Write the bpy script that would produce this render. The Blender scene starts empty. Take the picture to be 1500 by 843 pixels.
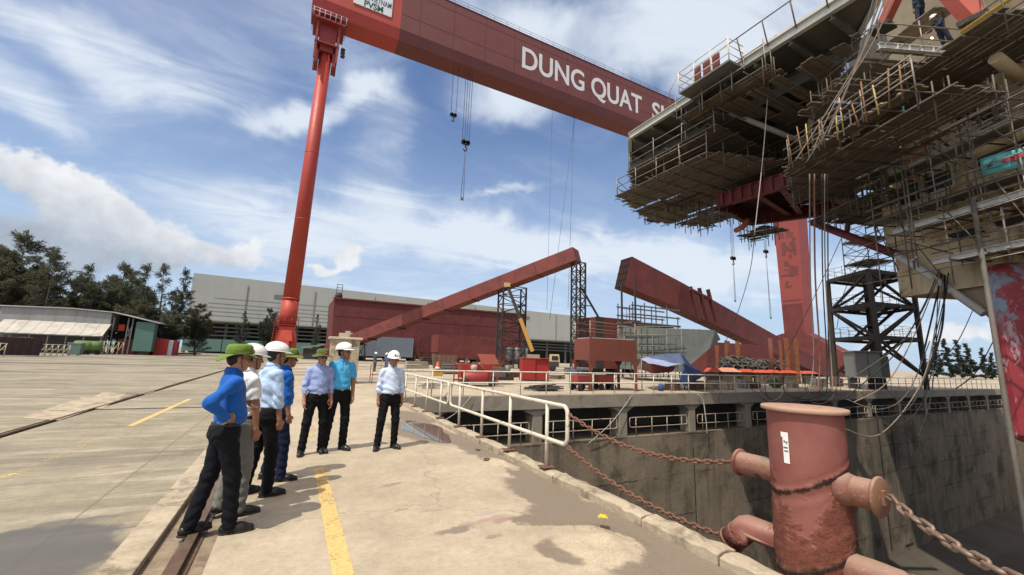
import bpy, bmesh, math, random
import numpy as np
from mathutils import Vector, Matrix, Quaternion
random.seed(7); rng = np.random.default_rng(7)
SC = bpy.context.scene
COL = SC.collection
R_ = math.radians

# ------------------------------------------------------------------ camera
CAM_POS = np.array([0.0, 0.0, 1.7])
CAM_ROT = np.array([[0.8846, -0.1065, -0.4520], [-0.4651, -0.1334, -0.8762], [0.0330, 0.9855, -0.1670]])
def _ortho(m):
    u, _, v = np.linalg.svd(m); return u @ v
FPX = 605.04
CAM_ROT = _ortho(CAM_ROT)
cd = bpy.data.cameras.new('camera'); cam = bpy.data.objects.new('camera', cd); COL.objects.link(cam)
cd.sensor_width = 36; cd.lens = FPX / 1500 * 36; cd.clip_start = 0.05; cd.clip_end = 6000
mw = Matrix.Identity(4)
for i in range(3):
    for j in range(3): mw[i][j] = CAM_ROT[i][j]
mw.translation = Vector(CAM_POS); cam.matrix_world = mw
SC.camera = cam

# surveying helpers: a sighted point of the 1500 x 843 photograph met with a known real plane
def ray(px, py):
    d = np.array([px - 750.0, 421.5 - py, -FPX]); return CAM_ROT @ (d / np.linalg.norm(d))
def gp(px, py, z=0.0):
    d = ray(px, py); return Vector(CAM_POS + d * ((z - CAM_POS[2]) / d[2]))
def onY(px, py, y):
    d = ray(px, py); return Vector(CAM_POS + d * (y / d[1]))
def onX(px, py, x):
    d = ray(px, py); return Vector(CAM_POS + d * (x / d[0]))
def at(px, py, dist):
    d = ray(px, py); return Vector(CAM_POS + d * (dist / math.hypot(d[0], d[1])))

# ------------------------------------------------------------------ light
SUN_EL = R_(62); SUN_AZ = R_(242)            # azimuth clockwise from +Y
sd = Vector((math.sin(SUN_AZ) * math.cos(SUN_EL), math.cos(SUN_AZ) * math.cos(SUN_EL), math.sin(SUN_EL)))
sl = bpy.data.lights.new('sun', 'SUN'); sl.energy = 3.35; sl.angle = R_(0.53); sl.color = (1.0, 0.925, 0.79)
so = bpy.data.objects.new('sun', sl); COL.objects.link(so)
so.rotation_euler = sd.to_track_quat('Z', 'Y').to_euler()
SC.view_settings.view_transform = 'Standard'; SC.view_settings.look = 'None'
SC.view_settings.exposure = 0.33; SC.view_settings.gamma = 1.0; SC.view_settings.use_curve_mapping = False
SC.render.engine = 'CYCLES'
SC.cycles.max_bounces = 6; SC.cycles.diffuse_bounces = 3; SC.cycles.transparent_max_bounces = 12
try:
    SC.cycles.use_denoising = True
except Exception: pass

# node shorthand
class N:
    def __init__(s, nt): s.nt = nt; s.L = nt.links
    def new(s, t, **k):
        n = s.nt.nodes.new(t)
        for a, b in k.items(): setattr(n, a, b)
        return n
    def put(s, sock, v):
        if isinstance(v, (int, float)): 
            sock.default_value = v if sock.type == 'VALUE' else ((v, v, v) if sock.type == 'VECTOR' else (v, v, v, 1))
        elif isinstance(v, (tuple, list, Vector)):
            v = tuple(v)
            if sock.type == 'RGBA' and len(v) == 3: v = v + (1,)
            sock.default_value = v
        else: s.L.new(v, sock)
    def m(s, op, a, b=0.0, c=None, clamp=False):
        n = s.new('ShaderNodeMath', operation=op, use_clamp=clamp); s.put(n.inputs[0], a); s.put(n.inputs[1], b)
        if c is not None: s.put(n.inputs[2], c)
        return n.outputs[0]
    def v(s, op, a, b=(0, 0, 0), out=0):
        n = s.new('ShaderNodeVectorMath', operation=op); s.put(n.inputs[0], a); s.put(n.inputs[1], b)
        return n.outputs['Value'] if op in ('DOT_PRODUCT', 'LENGTH', 'DISTANCE') else n.outputs[0]
    def scale(s, a, k):
        n = s.new('ShaderNodeVectorMath', operation='SCALE'); s.put(n.inputs[0], a); s.put(n.inputs['Scale'], k); return n.outputs[0]
    def mr(s, x, a, b, lo=0.0, hi=1.0, smooth=True):
        n = s.new('ShaderNodeMapRange', interpolation_type='SMOOTHSTEP' if smooth else 'LINEAR'); n.clamp = True
        s.put(n.inputs[0], x); s.put(n.inputs[1], a); s.put(n.inputs[2], b); s.put(n.inputs[3], lo); s.put(n.inputs[4], hi)
        return n.outputs[0]
    def noise(s, vec, scale=5.0, detail=4.0, rough=0.55, dist=0.0, color=False):
        n = s.new('ShaderNodeTexNoise'); s.put(n.inputs['Vector'], vec); n.inputs['Scale'].default_value = scale
        n.inputs['Detail'].default_value = detail; n.inputs['Roughness'].default_value = rough; n.inputs['Distortion'].default_value = dist
        return n.outputs['Color'] if color else n.outputs['Fac']
    def mix(s, f, a, b, mode='MIX'):
        n = s.new('ShaderNodeMix', data_type='RGBA', blend_type=mode)
        s.put(n.inputs[0], f); s.put(n.inputs[6], a); s.put(n.inputs[7], b); return n.outputs[2]
    def map(s, vec, sc=(1, 1, 1), loc=(0, 0, 0), rot=(0, 0, 0)):
        n = s.new('ShaderNodeMapping'); s.put(n.inputs[0], vec); n.inputs['Location'].default_value = loc
        n.inputs['Rotation'].default_value = rot; n.inputs['Scale'].default_value = sc; return n.outputs[0]
    def sep(s, vec):
        n = s.new('ShaderNodeSeparateXYZ'); s.put(n.inputs[0], vec); return n.outputs
    def comb(s, x, y, z):
        n = s.new('ShaderNodeCombineXYZ'); s.put(n.inputs[0], x); s.put(n.inputs[1], y); s.put(n.inputs[2], z); return n.outputs[0]

# ------------------------------------------------------------------ world: Nishita sky and clouds at infinity
W = bpy.data.worlds.new('World'); SC.world = W; W.use_nodes = True
W.node_tree.nodes.clear(); n = N(W.node_tree)
sky = n.new('ShaderNodeTexSky', sky_type='NISHITA'); sky.sun_disc = False
sky.sun_elevation = SUN_EL; sky.sun_rotation = SUN_AZ; sky.air_density = 1.0; sky.dust_density = 1.2; sky.ozone_density = 2.5
d = n.new('ShaderNodeTexCoord').outputs['Generated']
dz = n.sep(d)
inv = n.m('DIVIDE', 1.0, n.m('ADD', n.m('MAXIMUM', dz[2], 0.0), 0.16))
plane = n.comb(n.m('MULTIPLY', dz[0], inv), n.m('MULTIPLY', dz[1], inv), 0.0)
nz1 = n.noise(d, 5.5, 4, 0.62, color=True); nz2 = n.noise(d, 17.0, 4, 0.62, color=True)
dd = n.v('ADD', d, n.scale(n.v('SUBTRACT', nz1, (.5, .5, .5)), 0.15))
dc = n.v('ADD', n.v('ADD', d, n.scale(n.v('SUBTRACT', nz2, (.5, .5, .5)), 0.085)), n.scale(n.v('SUBTRACT', nz1, (.5, .5, .5)), 0.04))
def blob(px, py, rx, ry, ang, w, vec=None, lo=0.0):
    """a soft ellipse of cloud round one direction of the sky"""
    c = Vector(ray(px, py)); a = math.radians(ang)
    ex = (Vector(ray(px + 20 * math.cos(a), py + 20 * math.sin(a))) - c); k = ex.length / 20; ex.normalize(); ey = c.cross(ex).normalized()
    mp = n.new('ShaderNodeMapping', vector_type='TEXTURE'); n.put(mp.inputs[0], dd if vec is None else vec); mp.inputs['Location'].default_value = c
    mp.inputs['Rotation'].default_value = Matrix((ex, ey, ex.cross(ey))).transposed().to_euler(); mp.inputs['Scale'].default_value = (rx * k, ry * k, .8)
    return n.mr(n.v('LENGTH', mp.outputs[0]), 1.0, lo, 0.0, w)
def total(lst):
    t = lst[0]
    for x in lst[1:]: t = n.m('ADD', t, x)
    return t
# thin high cloud: px, py, half length, half width, tilt, weight
CIRRUS = [(110, 60, 290, 95, 24, .72), (30, 150, 170, 90, 30, .62), (1010, 30, 400, 110, -6, 1.05), (1090, 95, 210, 60, -14, .75),
          (735, 140, 120, 52, 6, .95), (442, 172, 115, 36, -9, 1.25), (537, 132, 75, 34, -30, .85), (560, 210, 75, 190, 14, .46), (640, 345, 360, 75, 5, .98), (860, 372, 380, 62, 6, 1.1),
          (1080, 400, 280, 80, 7, .8), (400, 320, 280, 100, 6, .78), (740, 277, 90, 11, -10, .55), (620, 440, 420, 70, 6, .5), (1330, 420, 260, 110, 0, .85), (700, 30, 260, 80, 15, .38), (300, 60, 330, 160, 10, .30), (470, 50, 200, 110, 40, .3), (200, 130, 420, 220, 12, .34), (1000, 60, 500, 160, -4, .35)]
ci = total([blob(*b) for b in CIRRUS])
fib = n.noise(n.map(plane, (1.0, 1.9, 1), rot=(0, 0, 0.5)), 2.0, 6, 0.58, 1.1)
cd1 = n.m('MULTIPLY', ci, n.mr(fib, .26, .74, .62, 1.10))
cd1 = n.m('ADD', cd1, n.mr(fib, .36, .85, 0.02, .36))
cd1 = n.mr(cd1, 0.0, 1.15)
CUM = [(20, 250, 140, 80, 22, 1.3), (130, 300, 150, 80, 25, 1.25), (60, 370, 220, 120, 10, 1.2), (210, 350, 140, 75, 20, 1.1), (300, 375, 130, 50, 5, .8)]
CUM2 = [(507, 372, 34, 34, -30, 1.25), (468, 392, 50, 18, 0, 1.0), (362, 358, 46, 24, -12, .9), (345, 380, 90, 24, 0, .8), (1290, 500, 70, 44, 0, 1.0), (1400, 490, 120, 34, 0, .95), (1215, 520, 80, 24, 0, .8)]
cu = n.mr(total([blob(*b, vec=dc, lo=.1) for b in CUM]), .16, .85)
cu2 = n.mr(total([blob(*b, vec=dc, lo=.0) for b in CUM2]), .10, .80)
lum = n.mr(n.sep(nz2)[1], .25, .75, .84, 1.05)
c0 = Vector(ray(110, 262)); c1 = Vector(ray(95, 420))
dn = (c1 - c0); dn_l = dn.length; dn.normalize()
depth = n.m('DIVIDE', n.v('DOT_PRODUCT', n.v('SUBTRACT', dc, tuple(c0)), tuple(dn)), dn_l)
side = n.m('DIVIDE', n.v('DOT_PRODUCT', n.v('SUBTRACT', dc, tuple(c0)), tuple((Vector(ray(300, 330)) - Vector(ray(30, 210))).normalized())), 0.35)
depth = n.m('SUBTRACT', depth, n.m('MULTIPLY', side, .62))
bodyc = n.mix(n.mr(depth, -.08, .62), (8.6, 8.7, 8.9), (4.3, 4.9, 5.8))
bodyc = n.mix(1.0, bodyc, lum, 'MULTIPLY')
skyc = n.mix(1.0, sky.outputs[0], (0.60, 0.90, 1.26), 'MULTIPLY')
skyc = n.mix(.10, skyc, (6.2, 7.2, 8.4))
hz = n.mr(dz[2], 0.0, 0.60, .78, 0.0)
c = n.mix(hz, skyc, (5.6, 6.9, 8.5))
c = n.mix(n.m('MULTIPLY', cd1, .93), c, (7.3, 8.0, 8.9))
c = n.mix(n.m('MULTIPLY', cu2, .9), c, n.mix(1.0, (8.6, 8.7, 8.9), lum, 'MULTIPLY'))
c = n.mix(n.m('MULTIPLY', cu, .94), c, bodyc)
fill_glow = n.mr(n.v('DOT_PRODUCT', d, tuple(sd)), .30, .97)                  # warm glow added round the sun, behind the camera, to lift shadow fill
c = n.mix(1.0, c, n.mix(fill_glow, (0, 0, 0), (11.0, 8.6, 5.6)), 'ADD')
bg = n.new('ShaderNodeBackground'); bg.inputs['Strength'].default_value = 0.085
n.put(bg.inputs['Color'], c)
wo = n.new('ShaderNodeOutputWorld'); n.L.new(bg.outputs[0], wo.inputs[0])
W.cycles.sampling_method = 'MANUAL'; W.cycles.sample_map_resolution = 512

# ------------------------------------------------------------------ materials
MATS = {}
def mat(name, col, rough=0.7, metal=0.0, var=0.12, vs=2.0, bump=0.0, bs=30.0, dirt=None, ds=1.5, dt=(.5, .7), streak=None, coords='Object', spec=0.4, bdist=0.01):
    """paint/stone/cloth: base colour with large and small scale variation, optional dirt patches and downward streaks"""
    if name in MATS: return MATS[name]
    m = bpy.data.materials.new(name); m.use_nodes = True; nt = m.node_tree; n = N(nt)
    b = nt.nodes['Principled BSDF']; tc = n.new('ShaderNodeTexCoord').outputs[coords] if coords != 'World' else n.new('ShaderNodeNewGeometry').outputs['Position']
    f = n.noise(tc, vs, 6, .62); k = n.mr(f, .25, .75, 1 - var, 1 + var, False)
    f2 = n.noise(tc, vs * 9, 4, .6); k = n.m('MULTIPLY', k, n.mr(f2, .25, .75, 1 - var * .5, 1 + var * .5, False))
    c = n.mix(1.0, col, n.comb(k, k, k), 'MULTIPLY')
    rg = n.mr(f2, .3, .7, max(rough - .08, .03), min(rough + .08, 1))
    if dirt:
        g = n.noise(tc, ds, 8, .68, .5); g = n.mr(g, dt[0], dt[1]); c = n.mix(g, c, dirt); 
    if streak:
        sc_, sv = streak
        g = n.noise(n.map(tc, (sv, sv, sv * .07)), 1.0, 6, .65); g = n.m('MULTIPLY', n.mr(g, .48, .72), .75); c = n.mix(g, c, sc_)
    n.put(b.inputs['Base Color'], c); n.put(b.inputs['Roughness'], rg); b.inputs['Metallic'].default_value = metal
    b.inputs['Specular IOR Level'].default_value = spec
    if bump:
        bn = n.new('ShaderNodeBump'); bn.inputs['Strength'].default_value = bump; bn.inputs['Distance'].default_value = bdist
        n.put(bn.inputs['Height'], n.noise(tc, bs, 5, .6)); n.L.new(bn.outputs[0], b.inputs['Normal'])
    MATS[name] = m; return m

# ------------------------------------------------------------------ mesh helpers
class MB:
    def __init__(s): s.v = []; s.f = []; s.mi = []; s.sm = []
    def add(s, vs, fs, mi=0, smooth=False):
        o = len(s.v); s.v += [tuple(p) for p in vs]
        for f in fs: s.f.append([i + o for i in f]); s.mi.append(mi); s.sm.append(smooth)
        return s
    def box(s, c, size, rot=None, mi=0, taper=1.0):
        x, y, z = size[0] / 2, size[1] / 2, size[2] / 2
        vs = [Vector(p) for p in ((-x, -y, -z), (x, -y, -z), (x, y, -z), (-x, y, -z), (-x * taper, -y * taper, z), (x * taper, -y * taper, z), (x * taper, y * taper, z), (-x * taper, y * taper, z))]
        if rot is not None:
            if isinstance(rot, (int, float)): rot = Matrix.Rotation(rot, 3, 'Z')
            vs = [rot @ p for p in vs]
        c = Vector(c); vs = [p + c for p in vs]
        return s.add(vs, [(0, 3, 2, 1), (4, 5, 6, 7), (0, 1, 5, 4), (1, 2, 6, 5), (2, 3, 7, 6), (3, 0, 4, 7)], mi)
    def beam(s, a, b, w, h, up=(0, 0, 1), mi=0):
        a = Vector(a); b = Vector(b); d = (b - a); L = d.length
        if L < 1e-6: return s
        d.normalize(); up = Vector(up)
        if abs(d.dot(up)) > .99: up = Vector((0, 1, 0)) if abs(d.y) < .9 else Vector((1, 0, 0))
        x = d.cross(up).normalized() * (w / 2); y = x.cross(d).normalized() * (h / 2)
        vs = [a - x - y, a + x - y, a + x + y, a - x + y, b - x - y, b + x - y, b + x + y, b - x + y]
        return s.add(vs, [(0, 3, 2, 1), (4, 5, 6, 7), (0, 1, 5, 4), (1, 2, 6, 5), (2, 3, 7, 6), (3, 0, 4, 7)], mi)
    def ibeam(s, a, b, w, h, t=.03, up=(0, 0, 1), mi=0):
        a = Vector(a); b = Vector(b); d = (b - a).normalized(); up = Vector(up)
        if abs(d.dot(up)) > .99: up = Vector((0, 1, 0))
        x = d.cross(up).normalized(); y = x.cross(d).normalized()
        s.beam(a, b, t, h - 2 * t, up, mi)
        for k in (-1, 1): s.beam(a + y * k * (h / 2 - t / 2), b + y * k * (h / 2 - t / 2), w, t, up, mi)
        return s
    def tube(s, a, b, r, seg=8, r2=None, cap=True, mi=0, smooth=True):
        return s.path([a, b], [r, r if r2 is None else r2], seg, cap, mi, smooth)
    def path(s, pts, r, seg=8, cap=True, mi=0, smooth=True, closed=False):
        pts = [Vector(p) for p in pts]; n_ = len(pts); rs = r if isinstance(r, (list, tuple)) else [r] * n_
        vs = []; T = []
        for i in range(n_):
            if closed: t = pts[(i + 1) % n_] - pts[i - 1]
            else: t = pts[min(i + 1, n_ - 1)] - pts[max(i - 1, 0)]
            T.append(t.normalized() if t.length > 1e-9 else Vector((0, 0, 1)))
        up = Vector((0, 0, 1)) if abs(T[0].z) < .95 else Vector((1, 0, 0))
        x = T[0].cross(up).normalized()
        for i in range(n_):
            x = (x - T[i] * x.dot(T[i]));
            x = x.normalized() if x.length > 1e-6 else T[i].orthogonal().normalized()
            y = T[i].cross(x)
            for k in range(seg):
                a = 2 * math.pi * k / seg; vs.append(pts[i] + (x * math.cos(a) + y * math.sin(a)) * rs[i])
        fs = []
        for i in range(n_ if closed else n_ - 1):
            j = (i + 1) % n_
            for k in range(seg):
                k2 = (k + 1) % seg; fs.append((i * seg + k, i * seg + k2, j * seg + k2, j * seg + k))
        o = len(s.v); s.add(vs, fs, mi, smooth)
        if cap and not closed:
            s.f.append([o + k for k in range(seg)][::-1]); s.mi.append(mi); s.sm.append(False)
            s.f.append([o + (n_ - 1) * seg + k for k in range(seg)]); s.mi.append(mi); s.sm.append(False)
        return s
    def lathe(s, prof, seg=24, M=None, mi=0, smooth=True):
        M = M or Matrix.Identity(4); vs = []
        for r, z in prof:
            for k in range(seg):
                a = 2 * math.pi * k / seg; vs.append(M @ Vector((r * math.cos(a), r * math.sin(a), z)))
        fs = []
        for i in range(len(prof) - 1):
            for k in range(seg):
                k2 = (k + 1) % seg; fs.append((i * seg + k, i * seg + k2, (i + 1) * seg + k2, (i + 1) * seg + k))
        o = len(s.v); s.add(vs, fs, mi, smooth)
        if prof[0][0] > 1e-5: s.f.append([o + k for k in range(seg)][::-1]); s.mi.append(mi); s.sm.append(False)
        e = (len(prof) - 1) * seg
        if prof[-1][0] > 1e-5: s.f.append([o + e + k for k in range(seg)]); s.mi.append(mi); s.sm.append(False)
        return s
    def prism(s, poly, ext, mi=0):
        poly = [Vector(p) for p in poly]; ext = Vector(ext); k = len(poly)
        nrm = Vector((0, 0, 0))
        for i in range(k): nrm += poly[i].cross(poly[(i + 1) % k])
        if nrm.dot(ext) < 0: poly = poly[::-1]
        vs = poly + [p + ext for p in poly]
        fs = [list(range(k))[::-1], [i + k for i in range(k)]] + [(i, (i + 1) % k, (i + 1) % k + k, i + k) for i in range(k)]
        return s.add(vs, fs, mi)
    def build(s, name, m, parent=None, bevel=0, loc=None):
        me = bpy.data.meshes.new(name)
        me.from_pydata(s.v, [], s.f)
        ms = m if isinstance(m, (list, tuple)) else [m]
        for q in ms: me.materials.append(q)
        if len(ms) > 1: me.polygons.foreach_set('material_index', s.mi)
        me.polygons.foreach_set('use_smooth', s.sm); me.update()
        o = bpy.data.objects.new(name, me); COL.objects.link(o)
        if loc is not None: o.location = loc
        if parent is not None: o.parent = parent
        if bevel:
            bv = o.modifiers.new('edge', 'BEVEL'); bv.width = bevel; bv.segments = 2; bv.limit_method = 'ANGLE'; bv.angle_limit = R_(40)
        return o
def empty(name, loc=(0, 0, 0), rz=0, parent=None):
    o = bpy.data.objects.new(name, None); COL.objects.link(o); o.location = loc; o.rotation_euler = (0, 0, rz)
    o.empty_display_size = .1
    if parent is not None: o.parent = parent
    return o
def tag(o, label=None, cat=None, group=None, kind=None):
    if label: o['label'] = label
    if cat: o['category'] = cat
    if group: o['group'] = group
    if kind: o['kind'] = kind
    return o
def thing(name, label, cat, loc=(0, 0, 0), rz=0, group=None): return tag(empty(name, loc, rz), label, cat, group)
def copy_tree(o, parent=None):
    c = o.copy(); COL.objects.link(c)
    if parent is not None: c.parent = parent
    for ch in list(o.children): copy_tree(ch, c)
    return c
def catenary(a, b, sag, k=16, side=(0, 0, 0)):
    a = Vector(a); b = Vector(b); side = Vector(side)
    return [a.lerp(b, t) + (Vector((0, 0, -sag)) + side) * (4 * t * (1 - t)) for t in [i / k for i in range(k + 1)]]
def text_mesh(txt, size, depth, name, m, parent, M, bold=0.0, space=1.0):
    cu = bpy.data.curves.new(name, 'FONT'); cu.body = txt; cu.size = size; cu.extrude = depth; cu.offset = bold; cu.space_character = space
    t = bpy.data.objects.new(name, cu); COL.objects.link(t); bpy.context.view_layer.update()
    me = bpy.data.meshes.new_from_object(t.evaluated_get(bpy.context.evaluated_depsgraph_get()))
    bpy.data.objects.remove(t); bpy.data.curves.remove(cu)
    me.transform(M); me.materials.clear(); me.materials.append(m)
    o = bpy.data.objects.new(name, me); COL.objects.link(o)
    if parent is not None: o.parent = parent
    return o
# ------------------------------------------------------------------ ground
EDGE = 3.42          # dock coping, inner side of the kerb
KERB = 3.62          # outer face of the near dock wall
HEAD = 17.2          # dock head wall
FLOOR = -13.2
FAR = 86.0           # far side wall of the dock
def ground_mat():
    m = bpy.data.materials.new('apron concrete'); m.use_nodes = True; nt = m.node_tree; n = N(nt); b = nt.nodes['Principled BSDF']
    P = n.new('ShaderNodeNewGeometry').outputs['Position']; xyz = n.sep(P); X, Y = xyz[0], xyz[1]
    big = n.noise(P, .35, 7, .62); mid = n.noise(P, 1.7, 7, .65); fine = n.noise(P, 38.0, 5, .7); grit = n.noise(P, 160.0, 3, .7)
    tan = n.mix(n.mr(big, .3, .7), (.385, .318, .226), (.455, .385, .283))
    grey = n.mix(n.mr(big, .35, .65), (.24, .212, .148), (.325, .285, .205))
    left = n.mr(X, -.95, -1.05)
    c = n.mix(left, tan, grey)
    # long drag streaks on the lorry lane (roughly across it)
    st = n.noise(n.map(P, (.35, 2.1, 1), rot=(0, 0, .35)), 1.25, 7, .66, .4)
    c = n.mix(n.m('MULTIPLY', n.mr(st, .5, .68), n.m('MULTIPLY', left, .6)), c, (.46, .41, .32))
    c = n.mix(n.m('MULTIPLY', n.mr(st, .47, .3), n.m('MULTIPLY', left, .6)), c, (.20, .18, .145))
    k = n.mr(mid, .25, .75, .80, 1.16, False); c = n.mix(1.0, c, n.comb(k, k, k), 'MULTIPLY')
    speck = n.noise(P, 11.0, 6, .72, .3); ks = n.mr(speck, .3, .7, .86, 1.10, False); c = n.mix(1.0, c, n.comb(ks, ks, ks), 'MULTIPLY')
    c = n.mix(n.m('MULTIPLY', n.mr(n.noise(P, 3.3, 7, .72, .6), .60, .70), .42), c, (.24, .185, .125))
    c = n.mix(n.m('MULTIPLY', n.m('MULTIPLY', n.mr(n.noise(P, 1.1, 7, .7, .8), .55, .66), left), .55), c, (.20, .145, .085))
    k = n.mr(fine, .25, .75, .86, 1.10, False); c = n.mix(1.0, c, n.comb(k, k, k), 'MULTIPLY')
    # slab joints
    def joint(v, period, off, w):
        f = n.m('PINGPONG', n.m('ADD', n.m('ADD', v, off), n.m('MULTIPLY', n.m('SUBTRACT', mid, .5), .03)), period / 2); return n.mr(f, w, w * .3)
    j = n.m('MAXIMUM', n.m('MULTIPLY', joint(X, 5.0, 1.72, .02), left), n.m('MAXIMUM', n.m('MULTIPLY', joint(Y, 6.0, .6, .022), left), n.m('MULTIPLY', joint(Y, 14.0, 5.0, .02), n.m('SUBTRACT', 1, left))))
    c = n.mix(n.m('MULTIPLY', j, .6), c, (.14, .12, .09))
    # far yard: oily tyre marks in bands
    far = n.mr(Y, 18, 40); oil = n.noise(n.map(P, (.06, .28, 1)), 1.0, 8, .62, .6)
    c = n.mix(n.m('MULTIPLY', n.mr(oil, .50, .62), n.m('MULTIPLY', far, .85)), c, (.085, .075, .065))
    oil2 = n.noise(n.map(P, (.16, .5, 1), loc=(4, 3, 0)), 1.0, 7, .62, .5)
    c = n.mix(n.m('MULTIPLY', n.mr(oil2, .54, .66), n.m('MULTIPLY', left, .6)), c, (.13, .115, .09))
    # individual stains: (x, y, rx, ry, rot, colour, strength, hardness, gloss)
    wob = n.v('ADD', P, n.scale(n.v('SUBTRACT', n.noise(P, 2.2, 6, .62, color=True), (.5, .5, .5)), .55))
    wob_s = n.v('ADD', P, n.scale(n.v('SUBTRACT', n.noise(P, 6.0, 6, .65, color=True), (.5, .5, .5)), .22))
    rough = n.mr(mid, .3, .7, .78, .92)
    damp = None
    def spot(cx, cy, rx, ry, rot, hard=.25, w=None):
        q = n.sep(n.map(wob if w is None else w, rot=(0, 0, -rot), loc=tuple(-(Matrix.Rotation(-rot, 3, 'Z') @ Vector((cx, cy, 0))))))
        u = n.m('DIVIDE', q[0], rx); v = n.m('DIVIDE', q[1], ry); r = n.m('SQRT', n.m('ADD', n.m('MULTIPLY', u, u), n.m('MULTIPLY', v, v)))
        return n.mr(r, 1.0 + hard, 1.0 - hard)
    # damp silt band along the kerb
    band = [(3.3, 5.6, .22, 1.5, .02), (3.2, 7.9, .30, 1.5, 0), (3.05, 4.6, .36, 1.0, .1), (3.25, 3.5, .28, 1.3, 0), (2.93, 4.05, .42, .5, .2), (2.35, 3.35, .22, .26, 0), (2.62, 3.95, .5, .16, -.5), (3.0, 2.6, .55, .9, 0),
            (2.75, 9.6, .62, 1.5, .05), (3.1, 11.6, .45, 1.4, 0), (3.25, 2.0, .5, 1.0, 0)]
    for bb in band:
        s = spot(*bb, hard=.16); damp = s if damp is None else n.m('MAXIMUM', damp, s)
    # dry mound top stays pale
    dry = n.m('MAXIMUM', spot(2.70, 3.35, .36, .42, .1, .12), spot(3.18, 6.35, .14, .42, .1, .2))
    damp = n.m('MULTIPLY', damp, n.m('SUBTRACT', 1, n.m('MULTIPLY', dry, .95)))
    c = n.mix(n.m('MULTIPLY', damp, .88), c, n.mix(n.mr(fine, .3, .7), (.155, .122, .088), (.20, .16, .118)))
    c = n.mix(n.m('MULTIPLY', dry, .5), c, n.mix(n.mr(fine, .35, .65), (.36, .28, .19), (.50, .41, .30)))
    rough = n.mix(damp, n.comb(rough, rough, rough), (.62, .62, .62))
    # wet dark patch on the lane, bottom left, and other wet films
    wet = n.m('MAXIMUM', spot(-1.75, 5.0, .62, .75, .35, .10), n.m('MAXIMUM', spot(-2.5, 5.1, .8, .5, 0, .1), n.m('MULTIPLY', spot(-1.75, 5.72, .34, .12, .2, .3), .7)))
    c = n.mix(n.m('MULTIPLY', wet, .85), c, (.10, .09, .078)); rough = n.mix(wet, rough, (.34, .34, .34))
    # oil and paint spots on the walkway
    for cx, cy, rx, ry, rot, col, st_ in ((1.62, 4.16, .20, .075, .2, (.17, .14, .115), .8), (2.02, 4.28, .28, .06, .15, (.30, .20, .19), .6), (2.15, 4.22, .1, .05, .3, (.26, .13, .13), .55), (2.08, 4.45, .18, .04, .1, (.33, .27, .28), .6),
                                          (1.35, 5.85, .16, .05, .3, (.20, .165, .13), .7), (1.9, 3.9, .08, .04, 0, (.19, .16, .12), .7), (1.25, 4.9, .09, .04, 0, (.22, .18, .14), .6), (1.55, 4.75, .11, .03, 0, (.25, .21, .16), .6),
                                          (1.9, 6.6, .5, .12, .4, (.33, .28, .21), .5), (.1, 8.9, .6, .3, 0, (.32, .27, .2), .5)):
        c = n.mix(n.m('MULTIPLY', spot(cx, cy, rx, ry, rot, .3, wob_s), st_), c, col)
    cr = n.new('ShaderNodeTexVoronoi', feature='DISTANCE_TO_EDGE'); n.put(cr.inputs['Vector'], n.v('ADD', P, n.scale(n.noise(P, 1.5, 6, .6, color=True), .9))); cr.inputs['Scale'].default_value = .33
    c = n.mix(n.m('MULTIPLY', n.mr(cr.outputs['Distance'], .006, .001), .45), c, (.16, .13, .10))
    n.put(b.inputs['Base Color'], c); n.put(b.inputs['Roughness'], rough); b.inputs['Specular IOR Level'].default_value = .3
    bn = n.new('ShaderNodeBump'); bn.inputs['Strength'].default_value = .35; bn.inputs['Distance'].default_value = .012
    n.put(bn.inputs['Height'], n.m('ADD', n.m('MULTIPLY', fine, .6), n.m('ADD', n.m('MULTIPLY', grit, .4), n.m('MULTIPLY', mid, 1.5)))); n.L.new(bn.outputs[0], b.inputs['Normal'])
    return m
GM = ground_mat()
conc = mat('weathered concrete', (.30, .265, .205), .85, var=.2, vs=1.2, bump=.5, bs=18, dirt=(.16, .135, .105), ds=1.1, dt=(.52, .72), coords='World')
conc_pale = mat('pale dusty concrete', (.40, .335, .24), .88, var=.26, vs=3.0, bump=.7, bs=22, dirt=(.19, .15, .105), ds=2.6, dt=(.47, .66), coords='World')
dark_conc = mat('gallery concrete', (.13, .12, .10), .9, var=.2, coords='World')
wall_m = mat('dock wall concrete', (.225, .182, .125), .9, var=.28, vs=.55, bump=.55, bs=7, dirt=(.085, .072, .05), ds=.5, dt=(.46, .68), streak=((.075, .062, .045), 1.3), coords='World', bdist=.03)
n = N(wall_m.node_tree); P = n.new('ShaderNodeNewGeometry').outputs['Position']; bs = wall_m.node_tree.nodes['Principled BSDF']; old = bs.inputs['Base Color'].links[0].from_socket
zz = n.m('ADD', n.sep(P)[2], n.m('MULTIPLY', n.m('SUBTRACT', n.noise(P, .9, 5, .65), .5), .35)); fx = n.noise(P, .5, 4, .6)
ln = n.m('MULTIPLY', n.mr(n.m('PINGPONG', n.m('ADD', zz, .2), 1.05), .045, .012), n.mr(fx, .42, .55))
ln2 = n.mr(n.noise(n.map(P, (3.5, 3.5, .12)), 1.0, 3, .5), .66, .72)
c = n.mix(n.m('MULTIPLY', ln, .85), old, (.035, .024, .012)); c = n.mix(n.m('MULTIPLY', ln2, .45), c, (.34, .29, .22)); n.put(bs.inputs['Base Color'], c)
floor_m = mat('dock floor concrete', (.085, .072, .054), .8, var=.3, vs=.25, dirt=(.05, .045, .038), ds=.12, dt=(.45, .65), coords='World')
TX0, TX1 = -.87, -.43     # crane rail trench
Sx0, Sx1 = -4.66, -4.40   # slot of the second rail
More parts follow.
